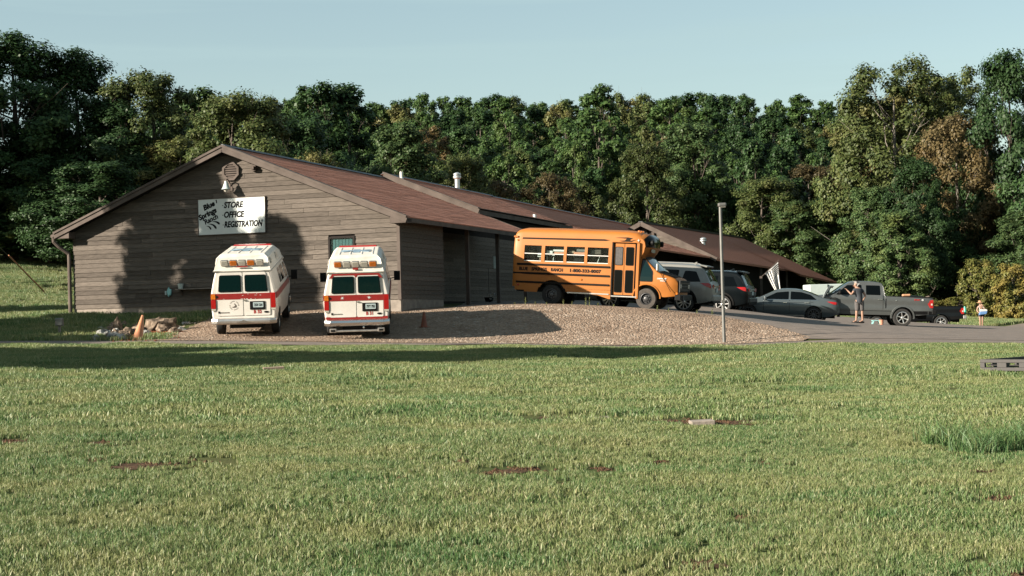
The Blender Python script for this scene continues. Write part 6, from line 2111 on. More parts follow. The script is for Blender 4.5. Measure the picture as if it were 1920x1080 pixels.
def crown_mesh(name, seed, H, Rr, base, leaf, nleaf, npuff, shape, mname, dens=1.0, squash=.8):
    """leaf sized faces gathered in clumps on the limb ends; returns mesh and clump centres"""
    r = np.random.default_rng(seed)
    pc, pr = [], []
    npuff = int(npuff * 1.7)
    for i in range(npuff):
        f = (i + r.uniform(0, 1)) / npuff
        h = base + (1 - base) * (.04 + .93 * f)
        t = (h - base) / (1 - base)
        prof = {'round': math.sqrt(max(0, 1 - (2 * t - .95) ** 2 * .98)), 'oval': math.sin(math.pi * min(1, t * .85 + .14)) ** .7,
                'spread': math.sqrt(max(0, 1 - (t * 1.35 - .62) ** 2)), 'cone': (1 - t) * .9 + .12}[shape]
        a = i * 2.399 + r.uniform(-.5, .5)
        rad = Rr * prof * math.sqrt(r.uniform(.15, 1.0)) * .86
        pc.append((rad * math.cos(a), rad * math.sin(a), h * H))
        pr.append(Rr * r.uniform(.15, .30) * (1 - .35 * t))
    pc.append((0, 0, H * (1 - .10))); pr.append(Rr * .2)
    pc, pr = np.array(pc), np.array(pr)
    w = pr ** 2 / (pr ** 2).sum()
    idx = r.choice(len(pr), nleaf, p=w)
    d = r.normal(size=(nleaf, 3)); d /= np.linalg.norm(d, axis=1)[:, None]
    # clumps break up into twigs: each leaf clings to one of a few dozen spray directions
    nsp = 26
    spr = r.normal(size=(len(pr), nsp, 3)); spr /= np.linalg.norm(spr, axis=2)[..., None]
    spr[..., 2] = spr[..., 2] * .8 + .18
    sd_ = spr[idx, r.integers(0, nsp, nleaf)]
    d = d * .42 + sd_ * .8
    rr = np.cbrt(r.uniform(.12, 1.25, nleaf))
    c = pc[idx] + d * (pr[idx] * rr)[:, None] * [1.08, 1.08, squash]
    rad_ = c - [0, 0, (base + 1) * .5 * H]
    rad_ /= np.linalg.norm(rad_, axis=1)[:, None] + 1e-6
    nrm = d * .8 + rad_ * .45 + r.normal(0, .42, (nleaf, 3)) + [0, 0, .4]
    nrm /= np.linalg.norm(nrm, axis=1)[:, None]
    ax = np.cross(nrm, r.normal(size=(nleaf, 3))); ax /= np.linalg.norm(ax, axis=1)[:, None]
    ay = np.cross(nrm, ax)
    L_ = leaf * r.uniform(.6, 1.35, nleaf)
    a1 = ax * L_[:, None] * .5
    b1 = ay * (L_ * r.uniform(.28, .42, nleaf))[:, None]
    fold = nrm * (L_ * .12)[:, None]
    v = np.stack([c - a1, c + b1 * 1 - fold + a1 * .1, c + a1, c - b1 - fold + a1 * .1], 1).reshape(-1, 3)
    f = np.arange(nleaf * 4).reshape(-1, 4)
    me = bpy.data.meshes.new(name)
    me.vertices.add(len(v)); me.vertices.foreach_set('co', v.astype(np.float32).ravel())
    me.loops.add(f.size); me.loops.foreach_set('vertex_index', f.astype(np.int32).ravel())
    me.polygons.add(nleaf); me.polygons.foreach_set('loop_start', np.arange(0, f.size, 4, dtype=np.int32)); me.polygons.foreach_set('loop_total', np.full(nleaf, 4, np.int32))
    me.update(calc_edges=True)
    tone = np.repeat(np.clip(r.normal(.45, .3, nleaf), 0, 1), 4).astype(np.float32)
    at = me.attributes.new('tone', 'FLOAT', 'POINT'); at.data.foreach_set('value', tone)
    me.materials.append(M[mname])
    return me, pc, pr

def trunk_mesh(name, seed, H, Rr, base, pc, pr, r0, mname='bark', nl=16):
    r = random.Random(seed)
    mb = MB()
    n = 9
    pts, rad = [], []
    wx, wy = r.uniform(-.04, .04), r.uniform(-.04, .04)
    for i in range(n):
        t = i / (n - 1)
        pts.append(Vector((wx * H * math.sin(t * 3), wy * H * math.sin(t * 2.4), t * H * .9)))
        rad.append(r0 * (1.25 if i == 0 else 1) * (1 - t) ** .8 + .02)
    mb.tube(pts, rad, 8)
    sel = sorted(range(len(pc)), key=lambda i: r.random())[:nl]
    for i in sel:
        e = Vector(pc[i])
        t = min(.85, max(base * .75, (e.z - r.uniform(.1, .22) * H - .3 * math.hypot(e.x, e.y)) / (H * .9)))
        k = min(int(t * (n - 1)), n - 2); fr = t * (n - 1) - k
        s0 = pts[k].lerp(pts[k + 1], fr)
        rr = max(.03, (rad[k] * (1 - fr) + rad[k + 1] * fr) * .5)
        mid = s0.lerp(e, .55) + Vector((r.uniform(-.3, .3), r.uniform(-.3, .3), -.06 * H * r.uniform(0, 1)))
        mb.tube([s0, s0.lerp(mid, .5) + Vector((0, 0, -.05)), mid, e], [rr, rr * .75, rr * .5, .015], 5, caps=False)
        for q in range(3):
            e2 = e + Vector((r.gauss(0, 1), r.gauss(0, 1), r.gauss(.4, .6))) * pr[i] * .75
            mb.tube([mid.lerp(e, .4), mid.lerp(e2, .6), e2], [rr * .35, rr * .22, .01], 4, caps=False)
    me = mb.mesh(name)
    me.materials.append(M[mname])
    me.polygons.foreach_set('use_smooth', [True] * len(me.polygons))
    return me

PROTO = {}
def proto(key, seed, H, Rr, base, leaf, nleaf, npuff, shape, mname, r0=.28, bark='bark', squash=.8, nl=16):
    cm, pc, pr = crown_mesh('crown', seed, H, Rr, base, leaf, nleaf, npuff, shape, mname, squash=squash)
    tm = trunk_mesh('trunk', seed + 5, H, Rr, base, pc, pr, r0, bark, nl)
    PROTO[key] = (tm, cm, H, Rr)
# close and middle distance
proto('broad_a', 1, 14, 5.2, .16, .21, 52000, 46, 'oval', 'leaf_deep', .3)
proto('broad_b', 2, 14, 5.0, .12, .21, 50000, 50, 'round', 'leaf_olive', .28)
proto('broad_c', 3, 14, 4.6, .10, .22, 46000, 44, 'oval', 'leaf_silver', .25)
proto('broad_d', 4, 14, 5.0, .12, .2, 48000, 50, 'round', 'leaf_brown', .25, 'pale_bark')
proto('airy', 5, 16, 5.0, .18, .22, 34000, 40, 'spread', 'leaf_olive', .25, 'pale_bark')
proto('shrub', 6, 4, 2.2, .02, .15, 14000, 26, 'round', 'leaf_yellow', .06)
proto('tall', 7, 15, 4.0, .55, .5, 26000, 50, 'round', 'leaf_deep', .3)
proto('dense', 8, 14, 5, .18, .5, 30000, 60, 'oval', 'leaf_deep', .3)
# hillside
proto('hill_a', 11, 13, 4.8, .1, .30, 19000, 34, 'round', 'leaf_green', .22)
proto('hill_b', 12, 13, 4.2, .1, .30, 18000, 32, 'oval', 'leaf_deep', .22)
proto('hill_c', 13, 13, 4.8, .1, .30, 19000, 36, 'round', 'leaf_olive', .22)
proto('hill_d', 14, 13, 4.5, .1, .28, 18000, 34, 'round', 'leaf_brown', .22)
proto('hill_e', 15, 15, 4.0, .15, .30, 16000, 28, 'oval', 'leaf_green', .2)
tree_n = 0
def tree(key, px, D, top, wide=None, label='', group=None, name='broadleaf_tree', cat='tree', sink=.15, rot=None, xyz=None, H=None):
    """trunk foot in photo column px at depth D, top at row `top`; wide = crown radius in metres"""
    global tree_n
    tm, cm, H0, R0 = PROTO[key]
    g = on_ground(px, D) if xyz is None else Vector((xyz[0], xyz[1], gz(xyz[0], xyz[1])))
    if H is None: H = max(1.0, P(px, top, D).z - g.z)
    sz = H / H0
    sx = (wide / R0) if wide else sz
    r = empty(name, (g.x, g.y, g.z - sink), (0, 0, rnd.uniform(0, 6.28) if rot is None else rot))
    r.scale = (sx, sx * rnd.uniform(.92, 1.08), sz)
    tag(r, label, cat, group)
    link_mesh('trunk', tm, r); link_mesh('crown', cm, r)
    tree_n += 1
    return r
# --- the tall group beyond the left end of the building
tree('broad_a', 20, 116, 62, 7.2, 'tallest dark leafy tree at the left edge, rising above the field')
tree('broad_a', 140, 118, 92, 6.0, 'tall dark tree with a domed top, second from the left edge')
tree('broad_a', -130, 113, 100, 6.6, 'dark broad tree mostly cut off by the left edge')
tree('broad_b', 285, 116, 130, 5.4, 'olive brown tree with two upright tips behind the left roof slope')
tree('broad_b', 452, 108, 170, 4.8, 'olive tree with a pointed tip standing just behind the roof peak')
tree('broad_a', 215, 114, 185, 5.2, 'dark lower tree filling the gap above the left roof slope')
tree('hill_b', 372, 130, 165, 5.0, 'dark green tree seen between the two olive trees above the roof peak')
tree('broad_a', 60, 114, 250, 5.6, 'shaded bushy tree low at the left, behind the grass field')
tree('broad_a', 180, 104, 300, 5.5, 'dark low tree just over the left eave')
tree('dense', 95, 113, 405, 3.6, 'low dark bushy tree at the far edge of the field by the eave')
tree('dense', 30, 114, 390, 4.0, 'low dark bushy tree at the far edge of the field, left of the other')
tree('dense', -60, 112, 380, 4.0, 'low dark bushy tree at the far field edge, cut by the picture edge')
tree('broad_c', -30, 112, 330, 5.0, 'paler leafy low tree at the left edge above the field')
tree('broad_b', 340, 112, 255, 4.6, 'olive leafy tree touching the upper left roof edge')
tree('broad_a', 560, 118, 215, 5.2, 'dark rounded tree right of the roof peak')
tree('broad_b', 603, 96, 280, 2.6, 'small round pale green tree showing over the ridge, right of the roof peak')
tree('hill_b', 600, 165, 155, 5.6, 'tall dark green tree pair on the skyline, left one')
tree('hill_b', 655, 168, 156, 5.4, 'tall dark green tree pair on the skyline, right one')
tree('broad_c', 760, 125, 228, 4.6, 'yellow green tree behind the two white roof pipes')
tree('broad_b', 870, 130, 285, 3.2, 'thin brownish olive tree right behind the tall metal roof pipe')
tree('broad_d', 1035, 128, 320, 3.4, 'small rusty brown tree over the long ridge')
tree('broad_d', 940, 130, 335, 2.8, 'small rusty bush over the ridge, right of the metal pipe')
tree('hill_e', 1135, 172, 155, 4.6, 'tall thin tree sticking out of the skyline above the bus')
tree('broad_c', 1300, 160, 225, 5.2, 'light green tree on the slope above the third gable')
tree('broad_b', 1215, 152, 265, 4.2, 'olive tree just above the third gable')
# --- the right hand group
tree('airy', 1690, 142, 112, 6.2, 'tall airy olive tree, highest above the pickup trucks')
tree('broad_b', 1745, 152, 140, 6.0, 'fuller olive tree between the two tall airy trees')
tree('broad_b', 1630, 150, 185, 5.5, 'olive tree at the left foot of the highest airy tree')
tree('airy', 1800, 146, 122, 5.0, 'olive tree right of the highest one, against the sky')
tree('broad_a', 1900, 128, 95, 5.0, 'tall dark tree at the right edge of the picture')
tree('broad_d', 1802, 128, 210, 4.4, 'big rounded brown tree at the right, below the tall ones')
tree('broad_d', 1655, 160, 262, 6.4, 'broad orange brown tree in the right group')
tree('broad_d', 1520, 168, 305, 5.0, 'rusty brown tree left of the broad orange brown one')
tree('broad_b', 1440, 152, 330, 4.6, 'olive tree above the right end of the far roof')
tree('broad_c', 1490, 150, 372, 4.2, 'pale green leafy tree over the sloping end of the far roof')
tree('broad_c', 1560, 151, 365, 4.0, 'pale green leafy tree above the sedan')
tree('broad_c', 1638, 124, 345, 3.4, 'pale green leafy tree above the cab of the grey pickup')
tree('broad_c', 1690, 116, 390, 3.2, 'pale green leafy tree above the bed of the grey pickup')
tree('broad_a', 1725, 122, 292, 4.0, 'dark green ivy clad tree behind the grey pickup')
tree('broad_a', 1830, 134, 300, 5.5, 'dark shaded tree filling the gap at the right')
tree('broad_c', 1930, 112, 390, 3.8, 'pale leafy tree cut by the right edge')
tree('broad_a', 1780, 126, 400, 4.6, 'low dark tree behind the black pickup')
tree('broad_a', 1990, 120, 240, 5.0, 'dark tree just beyond the right edge')
tree('shrub', 1838, 108, 482, 1.9, 'yellow green bush on the grass behind the woman', name='bush', cat='bush')
tree('shrub', 1904, 106, 490, 2.0, 'yellow and orange bush at the right edge behind the woman', name='bush', cat='bush')
tree('shrub', 1800, 112, 552, 1.6, 'low weedy bush behind the black pickup', name='bush', cat='bush')
tree('shrub', 1755, 110, 560, 1.4, 'low weedy bush between the two pickup trucks', name='bush', cat='bush')
tree('shrub', 1880, 110, 575, 1.3, 'small rusty bush right of the woman', name='bush', cat='bush')
# --- wooded hillside: rows from the foot of the slope to the skyline
sky_x = [330, 400, 500, 560, 700, 760, 800, 870, 950, 1000, 1060, 1100, 1170, 1250, 1300, 1340, 1400, 1450, 1500, 1560, 1600, 1700, 1960]
sky_y = [185, 190, 180, 178, 188, 180, 175, 182, 170, 181, 178, 173, 180, 178, 168, 165, 168, 187, 182, 194, 185, 200, 200]
HILL = [('hill_a', 'green leafy tree on the wooded slope behind the building'), ('hill_b', 'dark green tree on the wooded slope behind the building'),
        ('hill_c', 'olive tree on the wooded slope behind the building'), ('hill_d', 'brown tinged tree on the wooded slope behind the building'), ('hill_e', 'narrow green tree on the wooded slope behind the building')]
rows = [(262, 0, 56), (238, 16, 60), (214, 40, 64), (192, 66, 70), (172, 95, 76), (156, 128, 84), (143, 160, 92)]
USED = {}
ROWN = ['on the skyline', 'just below the skyline', 'high on the slope', 'halfway up the slope', 'low on the slope', 'near the foot of the slope', 'at the foot of the slope']
COLN = [(420, 'over the left roof slope'), (560, 'right of the roof peak'), (740, 'above the front roof'), (860, 'left of the roof pipe'), (980, 'right of the roof pipe'), (1090, 'above the bus windows'),
        (1230, 'above the bus door'), (1340, 'left of the lamp post'), (1440, 'right of the lamp post'), (1560, 'above the sedan'), (1660, 'above the pickup cab'), (9999, 'above the pickup beds')]
for ri, (D, dy, stepx) in enumerate(rows):
    x = 300 + rnd.uniform(0, stepx)
    while x < 1780:
        t = np.interp(x, sky_x, sky_y) + dy + rnd.uniform(-14, 18) * (.5 if ri == 0 else 1)
        k = rnd.choices([0, 1, 2, 3, 4], [36, 26, 20, 7, 12])[0]
        key, lab = HILL[k]
        DD = D + rnd.uniform(-5, 5)
        if DD < 160 and x > 1150: DD += 14
        kind = lab.split(' on the')[0]
        full = kind + ' ' + ROWN[ri] + ' ' + next(c for q, c in COLN if x < q)
        USED[full] = USED.get(full, 0) + 1
        if USED[full] > 1: full += ', ' + ('', 'second', 'third', 'fourth', 'fifth', 'sixth', 'seventh')[USED[full] - 1] + ' one'
        tree(key, x, DD, t, DD * rnd.uniform(.0165, .023), full, 'trees of the wooded slope behind the building')
        x += stepx * rnd.uniform(.62, 1.05)
# --- trees left of the picture whose shade falls on the gable, the apron and the lawn
for (x, y, H, w, key, lab) in [(-28.2, 49.9, 13.9, 2.1, 'dense', 'leafy tree left of the view that shades the gable'),
                               (-24.9, 48.8, 11.0, 1.55, 'dense', 'slim tree left of the view that shades the store sign'),
                               (-31.5, 43.2, 8.0, 3.2, 'dense', 'round tree left of the view that shades the service post'),
                               (-34.0, 29.6, 11.0, 3.1, 'tall', 'tall tree left of the view shading the lawn edge'),
                               (-36.0, 22.9, 17.2, 3.2, 'tall', 'tallest tree left of the view shading the middle of the lawn edge'),
                               (-34.0, 25.9, 11.2, 2.4, 'tall', 'middle tree of three left of the view beside the lawn'),
                               (-40.0, 35.6, 11.6, 3.2, 'tall', 'tall tree farther left beside the drive'),
                               (-29.8, 46.0, 9.0, 2.8, 'dense', 'rounded tree left of the view that shades the grass by the rocks'),
                               (-54.0, 106.0, 23.0, 6.0, 'tall', 'tall tree left of the view behind the field, middle of three'),
                               (-50.0, 99.0, 19.0, 5.0, 'tall', 'tall tree left of the view behind the field, nearest of three'),
                               (-61.0, 113.0, 25.0, 6.5, 'tall', 'tall tree left of the view behind the field, farthest of three'),
                               (-34.0, 58.5, 9.0, 3.4, 'dense', 'leafy tree left of the field edge')]:
    tree(key, 0, 0, 0, w, lab, xyz=(x, y), H=H)
# ------------------------------------------------------------------ turf: tufts of blades scattered over the lawn and the field
def grass_mat(name, ca, cb, cd):
    ca, cb, cd = [[q * ALB for q in c] for c in (ca, cb, cd)]
    m = bpy.data.materials.new(name)
    m.use_nodes = True
    n = m.node_tree
    n.nodes.clear()
    out = n.nodes.new('ShaderNodeOutputMaterial')
    at = n.nodes.new('ShaderNodeAttribute'); at.attribute_name = 'tone'
    g = n.nodes.new('ShaderNodeNewGeometry')
    mpn = n.nodes.new('ShaderNodeMapping'); mpn.inputs['Scale'].default_value = (.55, .8, .1)
    n.links.new(g.outputs['Position'], mpn.inputs['Vector'])
    ns = n.nodes.new('ShaderNodeTexNoise'); ns.inputs['Scale'].default_value = 1.0; ns.inputs['Detail'].default_value = 5; ns.inputs['Roughness'].default_value = .62
    n.links.new(mpn.outputs[0], ns.inputs['Vector'])
    a = n.nodes.new('ShaderNodeMix'); a.data_type = 'RGBA'
    a.inputs['A'].default_value = (*ca, 1); a.inputs['B'].default_value = (*cb, 1)
    rp = n.nodes.new('ShaderNodeMapRange'); rp.inputs['From Min'].default_value = .36; rp.inputs['From Max'].default_value = .64
    n.links.new(ns.outputs['Fac'], rp.inputs['Value'])
    n.links.new(rp.outputs[0], a.inputs['Factor'])
    b = n.nodes.new('ShaderNodeMix'); b.data_type = 'RGBA'
    pw = n.nodes.new('ShaderNodeMath'); pw.operation = 'POWER'; pw.inputs[1].default_value = 1.6
    n.links.new(at.outputs['Fac'], pw.inputs[0])
    n.links.new(pw.outputs[0], b.inputs['Factor'])
    n.links.new(a.outputs['Result'], b.inputs['A'])
    b.inputs['B'].default_value = (*cd, 1)
    d = n.nodes.new('ShaderNodeBsdfPrincipled'); d.inputs['Roughness'].default_value = .5; d.inputs['Specular IOR Level'].default_value = .35
    t = n.nodes.new('ShaderNodeBsdfTranslucent')
    n.links.new(b.outputs['Result'], d.inputs['Base Color']); n.links.new(b.outputs['Result'], t.inputs['Color'])
    ms = n.nodes.new('ShaderNodeMixShader'); ms.inputs[0].default_value = .3
    n.links.new(d.outputs[0], ms.inputs[1]); n.links.new(t.outputs[0], ms.inputs[2])
    n.links.new(ms.outputs[0], out.inputs[0])
    return m
M['turf'] = grass_mat('turf', (.070, .170, .044), (.205, .240, .082), (.54, .48, .27))
M['tall_grass'] = grass_mat('tall_grass', (.06, .15, .05), (.10, .19, .06), (.26, .27, .12))

def blade_patch(name, seed, size, nb, hmin, hmax, wid, m, lean=.45, clump=0):
    r = np.random.default_rng(seed)
    p = r.uniform(-size / 2, size / 2, (nb, 2))
    if clump:
        cc = r.uniform(-size / 2, size / 2, (clump, 2))
        p = cc[r.integers(0, clump, nb)] + r.normal(0, size * .05, (nb, 2))
    a = r.uniform(0, 2 * np.pi, nb)
    h = r.uniform(hmin, hmax, nb)
    ln = r.uniform(.1, 1, nb) * lean * h
    la = r.uniform(0, 2 * np.pi, nb)
    w = wid * r.uniform(.6, 1.3, nb)
    dx, dy = np.cos(a) * w / 2, np.sin(a) * w / 2
    lx, ly = np.cos(la) * ln, np.sin(la) * ln
    z0 = np.full(nb, -.01)
    v = np.stack([np.stack([p[:, 0] - dx, p[:, 1] - dy, z0], 1), np.stack([p[:, 0] + dx, p[:, 1] + dy, z0], 1),
                  np.stack([p[:, 0] + dx * .8 + lx * .35, p[:, 1] + dy * .8 + ly * .35, h * .6], 1), np.stack([p[:, 0] - dx * .8 + lx * .35, p[:, 1] - dy * .8 + ly * .35, h * .6], 1),
                  np.stack([p[:, 0] + lx, p[:, 1] + ly, h * r.uniform(.8, 1, nb)], 1)], 1).reshape(-1, 3)
    me = bpy.data.meshes.new(name)
    i = np.arange(nb)[:, None] * 5
    q = i + np.array([[0, 1, 2, 3]]); t = i + np.array([[3, 2, 4]])
    loops = np.concatenate([q.ravel(), t.ravel()]).astype(np.int32)
    ls = np.concatenate([np.arange(nb) * 4, nb * 4 + np.arange(nb) * 3]).astype(np.int32)
    lt = np.concatenate([np.full(nb, 4), np.full(nb, 3)]).astype(np.int32)
    me.vertices.add(len(v)); me.vertices.foreach_set('co', v.astype(np.float32).ravel())
    me.loops.add(len(loops)); me.loops.foreach_set('vertex_index', loops)
    me.polygons.add(2 * nb); me.polygons.foreach_set('loop_start', ls); me.polygons.foreach_set('loop_total', lt)
    me.update(calc_edges=True)
    tone = np.repeat(np.clip(r.beta(.6, 1.7, nb), 0, 1), 5).astype(np.float32)
    at = me.attributes.new('tone', 'FLOAT', 'POINT'); at.data.foreach_set('value', tone)
    me.materials.append(M[m])
    return bpy.data.objects.new(name, me)

def scatter(name, pts, sc, rotz, protos, label, pick=None):
    """one object: the points carry instances of a few tuft meshes"""
    col = bpy.data.collections.new(name + '_tufts')
    for q in protos: col.objects.link(q)
    me = bpy.data.meshes.new(name)
    me.vertices.add(len(pts)); me.vertices.foreach_set('co', np.asarray(pts, np.float32).ravel())
    for an, av in (('sc', sc), ('rz', rotz)):
        at = me.attributes.new(an, 'FLOAT', 'POINT'); at.data.foreach_set('value', np.asarray(av, np.float32))
    me.update()
    o = link_mesh(name, me); o['kind'] = 'stuff'; o['label'] = label
    ng = bpy.data.node_groups.new(name, 'GeometryNodeTree')
    ng.interface.new_socket('Geometry', in_out='INPUT', socket_type='NodeSocketGeometry')
    ng.interface.new_socket('Geometry', in_out='OUTPUT', socket_type='NodeSocketGeometry')
    N, Lk = ng.nodes, ng.links
    gi, go = N.new('NodeGroupInput'), N.new('NodeGroupOutput')
    ci = N.new('GeometryNodeCollectionInfo'); ci.inputs['Collection'].default_value = col
    ci.inputs['Separate Children'].default_value = True; ci.inputs['Reset Children'].default_value = True
    ip = N.new('GeometryNodeInstanceOnPoints'); ip.inputs['Pick Instance'].default_value = True
    rv = N.new('FunctionNodeRandomValue'); rv.data_type = 'INT'
    rv.inputs[4].default_value = 0; rv.inputs[5].default_value = len(protos) - 1
    a1 = N.new('GeometryNodeInputNamedAttribute'); a1.data_type = 'FLOAT'; a1.inputs['Name'].default_value = 'sc'
    a2 = N.new('GeometryNodeInputNamedAttribute'); a2.data_type = 'FLOAT'; a2.inputs['Name'].default_value = 'rz'
    cx = N.new('ShaderNodeCombineXYZ')
    Lk.new(a2.outputs[0], cx.inputs['Z'])
    Lk.new(gi.outputs[0], ip.inputs['Points']); Lk.new(ci.outputs[0], ip.inputs['Instance'])
    Lk.new(rv.outputs[2], ip.inputs['Instance Index']); Lk.new(cx.outputs[0], ip.inputs['Rotation']); Lk.new(a1.outputs[0], ip.inputs['Scale'])
    Lk.new(ip.outputs[0], go.inputs[0])
    md = o.modifiers.new('scatter', 'NODES'); md.node_group = ng
    return o
def vnoise(x, y, s, seed):
    """cheap smooth value noise"""
    r = np.random.default_rng(seed); T = r.uniform(0, 1, (64, 64))
    x, y = x * s + 500, y * s + 500
    i, j = np.floor(x).astype(int), np.floor(y).astype(int)
    u, v = x - i, y - j
    u, v = u * u * (3 - 2 * u), v * v * (3 - 2 * v)
    g = lambda a, b: T[a % 64, b % 64]
    return (g(i, j) * (1 - u) + g(i + 1, j) * u) * (1 - v) + (g(i, j + 1) * (1 - u) + g(i + 1, j + 1) * u) * v

# bare spots: (px, py) in the photo and a size
soil_px = [(470, 690, .55), (505, 692, .25), (775, 716, .5), (1075, 785, .6), (1350, 792, .85), (1290, 791, .4), (205, 832, .35), (300, 870, .8), (180, 862, .25), (985, 881, .35), (750, 899, .3), (930, 888, .3),
           (870, 865, .18), (1130, 880, .14), (1245, 868, .22), (885, 912, .14), (1055, 912, .12), (1870, 936, .25), (1400, 972, .16), (1308, 1062, .22), (1885, 1072, .2), (1860, 884, .25), (1440, 872, .12), (240, 806, .3), (410, 786, .25), (660, 742, .15), (20, 828, .3)]
def lawn_hit(px, py):
    lo, hi = 8.0, 46.
    for _ in range(40):
        mid = (lo + hi) / 2
        p = P(px, py, mid)
        if p.z > gz(p.x, p.y): lo = mid
        else: hi = mid
    p = P(px, py, lo)
    return Vector((p.x, p.y, gz(p.x, p.y)))
soil = [(lawn_hit(a, b), s) for a, b, s in soil_px]

def lawn_points(d0, d1, step, seed):
    r = np.random.default_rng(seed)
    ys = np.arange(d0, d1, step)
    out = []
    for y in ys:
        wdt = .335 * y + 1.0
        xs = np.arange(-wdt, wdt, step)
        out.append(np.stack([xs, np.full(len(xs), y)], 1))
    p = np.concatenate(out)
    p += r.uniform(-step * .5, step * .5, p.shape)
    keep = p[:, 1] < 44.7 + .25 * np.sin(p[:, 0] * 1.7) - .1
    for c, s in soil:
        dd = np.hypot((p[:, 0] - c.x) / s, (p[:, 1] - c.y) / (s * .75 + .3))
        keep &= ~((dd < 1) & (r.uniform(0, 1, len(p)) < .7))
    p = p[keep]
    z = tz(p[:, 0], p[:, 1])
    n1 = vnoise(p[:, 0], p[:, 1], .45, 1) * .6 + vnoise(p[:, 0], p[:, 1], 1.4, 2) * .4
    n2 = vnoise(p[:, 0], p[:, 1], .16, 3)
    sc = .70 + .80 * np.clip((n1 - .3) / .5, 0, 1) ** 1.6 + .3 * (n2 - .5)
    sc *= r.uniform(.85, 1.15, len(p))
    return np.concatenate([p, z[:, None]], 1), sc, r.uniform(0, 6.28, len(p))
near = [blade_patch('tuft', 100 + k, .34, 210, .035, .085, .0075, 'turf', .7, clump=16 if k % 2 else 0) for k in range(5)]
far = [blade_patch('tuft', 200 + k, .62, 330, .04, .09, .011, 'turf', .7) for k in range(4)]
p, s, z_ = lawn_points(7.6, 20, .18, 5)
scatter('grass', p, s, z_, near, 'short sunlit lawn grass with dry straw mixed in')
p, s, z_ = lawn_points(20, 45, .36, 6)
scatter('grass', p, s, z_, far, 'lawn grass running up to the drive')
# coarse grass of the field on the left, along the drive and behind the woman
r_ = np.random.default_rng(9)
def field_points(n, x0, x1, y0, y1, test):
    q = np.stack([r_.uniform(x0, x1, n), r_.uniform(y0, y1, n)], 1)
    q = q[test(q[:, 0], q[:, 1])]
    return np.concatenate([q, tz(q[:, 0], q[:, 1])[:, None]], 1)
def left_test(x, y):
    bx = (x - BX) * .954 - (y - BY) * .301      # building frame
    return (bx < -GW - .15) | ((y < BY + .25 * (x + 3.85) * -1 + .0) & (x < -10.6)) & (y > 47.2)
coarse = [blade_patch('tuft', 300 + k, .9, 260, .05, .16, .016, 'turf', .6) for k in range(4)]
q1 = field_points(16000, -60, -10.4, 47.2, 122, left_test)
q2 = field_points(6000, 16, 60, 96, 124, lambda x, y: y > 98 + .2 * (x - 31))
q3 = field_points(2500, -60, 60, 44.6, 45.2, lambda x, y: y < 45.1)
heap = [(on_ground(a, d), s_) for a, d, s_ in ((235, 50.6, 1.3), (300, 51.2, 1.5), (190, 50.2, .8), (340, 51.5, .9), (265, 49.6, .8), (262, 48.3, .5))]
qq = np.concatenate([q1, q2])
for c_, s_ in heap:
    qq = qq[(np.hypot((qq[:, 0] - c_.x) / s_, (qq[:, 1] - c_.y) / (s_ * 1.2)) > 1) | (r_.uniform(0, 1, len(qq)) < .12)]
scatter('field_grass', qq, r_.uniform(.7, 1.3, len(qq)), r_.uniform(0, 6.28, len(qq)), coarse, 'coarse grass of the sunny field left of the building and behind the woman')
# tall rank tussock at the right of the lawn
tall = [blade_patch('tuft', 400 + k, .26, 70, .08, .38, .013, 'tall_grass', 1.0) for k in range(3)]
pts = []
for (a, b, n, sx, sy) in ((1790, 838, 26, .26, .2), (1880, 845, 26, .35, .2), (1840, 850, 14, .5, .15), (1930, 838, 16, .2, .2)):
    c = lawn_hit(a, b)
    for k in range(n):
        x, y = c.x + rnd.gauss(0, sx * .6), c.y + rnd.gauss(0, sy)
        pts.append((x, y, gz(x, y)))
scatter('tall_grass', pts, [rnd.uniform(.45, .95) for _ in pts], [rnd.uniform(0, 6.28) for _ in pts], tall, 'tall rank grass tussock at the right of the lawn')
c = lawn_hit(1425, 788)
pts = [(c.x + rnd.gauss(0, .22), c.y + rnd.gauss(0, .2), c.z) for _ in range(10)]
scatter('tall_grass', pts, [rnd.uniform(.25, .4) for _ in pts], [rnd.uniform(0, 6.28) for _ in pts], tall, 'small tuft of longer grass beside the pale slab')
# soil showing through
M['soil'] = mat('soil', (.085, .05, .03), rough=1, var=.5, scale=14, bump=.8, bscale=30, spec=.1)
sv, sf = [], []
for c, s in soil:
    for k in range(int(60 * s / .4) + 16):
        a, rr = rnd.uniform(0, 6.28), abs(rnd.gauss(0, .55))
        x, y = c.x + math.cos(a) * rr * s * .7, c.y + math.sin(a) * rr * (s * .5 + .1)
        z0 = gz(x, y)
        h = rnd.uniform(.008, .03); w_ = rnd.uniform(.02, .06)
        b0 = len(sv)
        for j in range(6):
            aa = j * math.pi / 3 + rnd.uniform(-.3, .3)
            sv.append((x + math.cos(aa) * w_ * rnd.uniform(.7, 1.2), y + math.sin(aa) * w_ * rnd.uniform(.7, 1.2), z0 - .01))
        sv.append((x + rnd.uniform(-.02, .02), y, z0 + h))
        sf += [(b0 + j, b0 + (j + 1) % 6, b0 + 6) for j in range(6)]
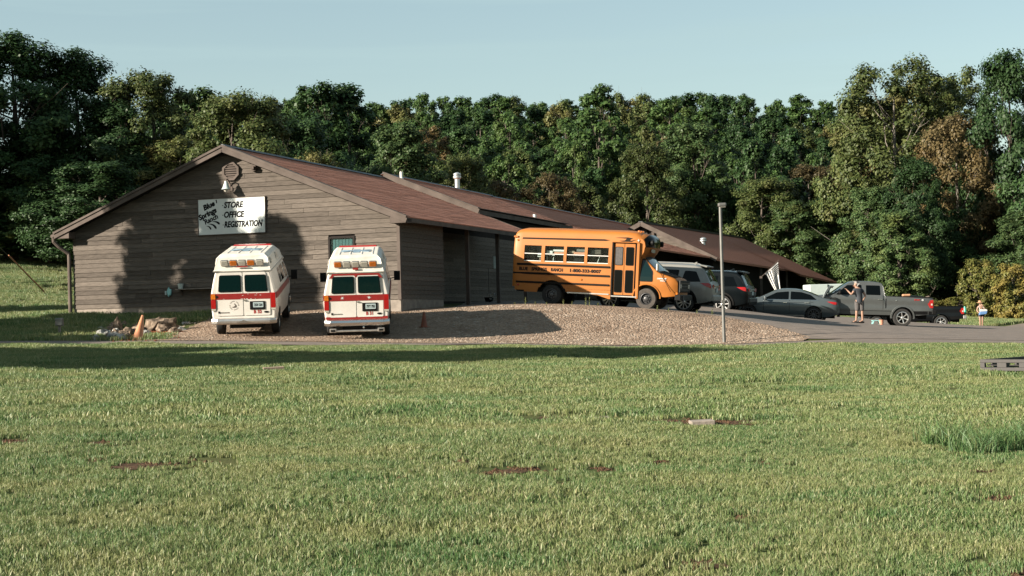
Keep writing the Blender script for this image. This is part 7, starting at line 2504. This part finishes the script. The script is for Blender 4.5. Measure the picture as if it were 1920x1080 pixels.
for c, s in soil:
    for q in range(3):
        cx_, cy_ = c.x + rnd.gauss(0, s * .3), c.y + rnd.gauss(0, s * .2)
        b0 = len(sv); ra = s * rnd.uniform(.25, .6)
        for j in range(16):
            aa = j * math.pi / 8; rr = ra * rnd.uniform(.6, 1.25)
            x, y = cx_ + math.cos(aa) * rr, cy_ + math.sin(aa) * rr * .8
            sv.append((x, y, gz(x, y) + .006))
        sv.append((cx_, cy_, gz(cx_, cy_) + .014))
        sf += [(b0 + j, b0 + (j + 1) % 16, b0 + 16) for j in range(16)]
so = np_mesh('soil', np.array(sv), np.array(sf), M['soil'], 'stuff', smooth=False)
so['label'] = 'crumbs of reddish soil in bare spots of the lawn'
# loose stones on the bank
base_r = [Vector(p_) for p_ in ((1, 0, 0), (-1, 0, 0), (0, 1, 0), (0, -1, 0), (0, 0, 1))]
sv, sf = [], []
n_st = 0
while n_st < 7500:
    x, y = rnd.uniform(-11, 8.6), rnd.uniform(47, 57)
    if x > -1 and y > 56 - max(0, x) * .8: continue
    if y > 55.5: continue
    if x < -2 and rnd.random() < .75: continue
    z0 = gz(x, y) + .03
    s = rnd.choice((.02, .03, .035, .05)) * rnd.uniform(.7, 1.3)
    a = rnd.uniform(0, 6.28); ca, sa = math.cos(a), math.sin(a)
    b0 = len(sv)
    k1, k2, k3 = rnd.uniform(.7, 1.4), rnd.uniform(.6, 1.1), rnd.uniform(.35, .7)
    for v in base_r:
        vx, vy = v.x * s * k1 + rnd.uniform(-.3, .3) * s, v.y * s * k2 + rnd.uniform(-.3, .3) * s
        sv.append((x + vx * ca - vy * sa, y + vx * sa + vy * ca, z0 + v.z * s * k3 - .005))
    sf += [(b0, b0 + 2, b0 + 4), (b0 + 2, b0 + 1, b0 + 4), (b0 + 1, b0 + 3, b0 + 4), (b0 + 3, b0, b0 + 4)]
    n_st += 1
M['stone'] = mat('stone', (.27, .2, .15), rough=.95, var=.45, scale=2.5, col2=(.42, .34, .27), detail=8)
st = np_mesh('gravel', np.array(sv), np.array(sf), M['stone'], 'stuff', smooth=False)
st['label'] = 'loose pale stones covering the bank in front of the bus'
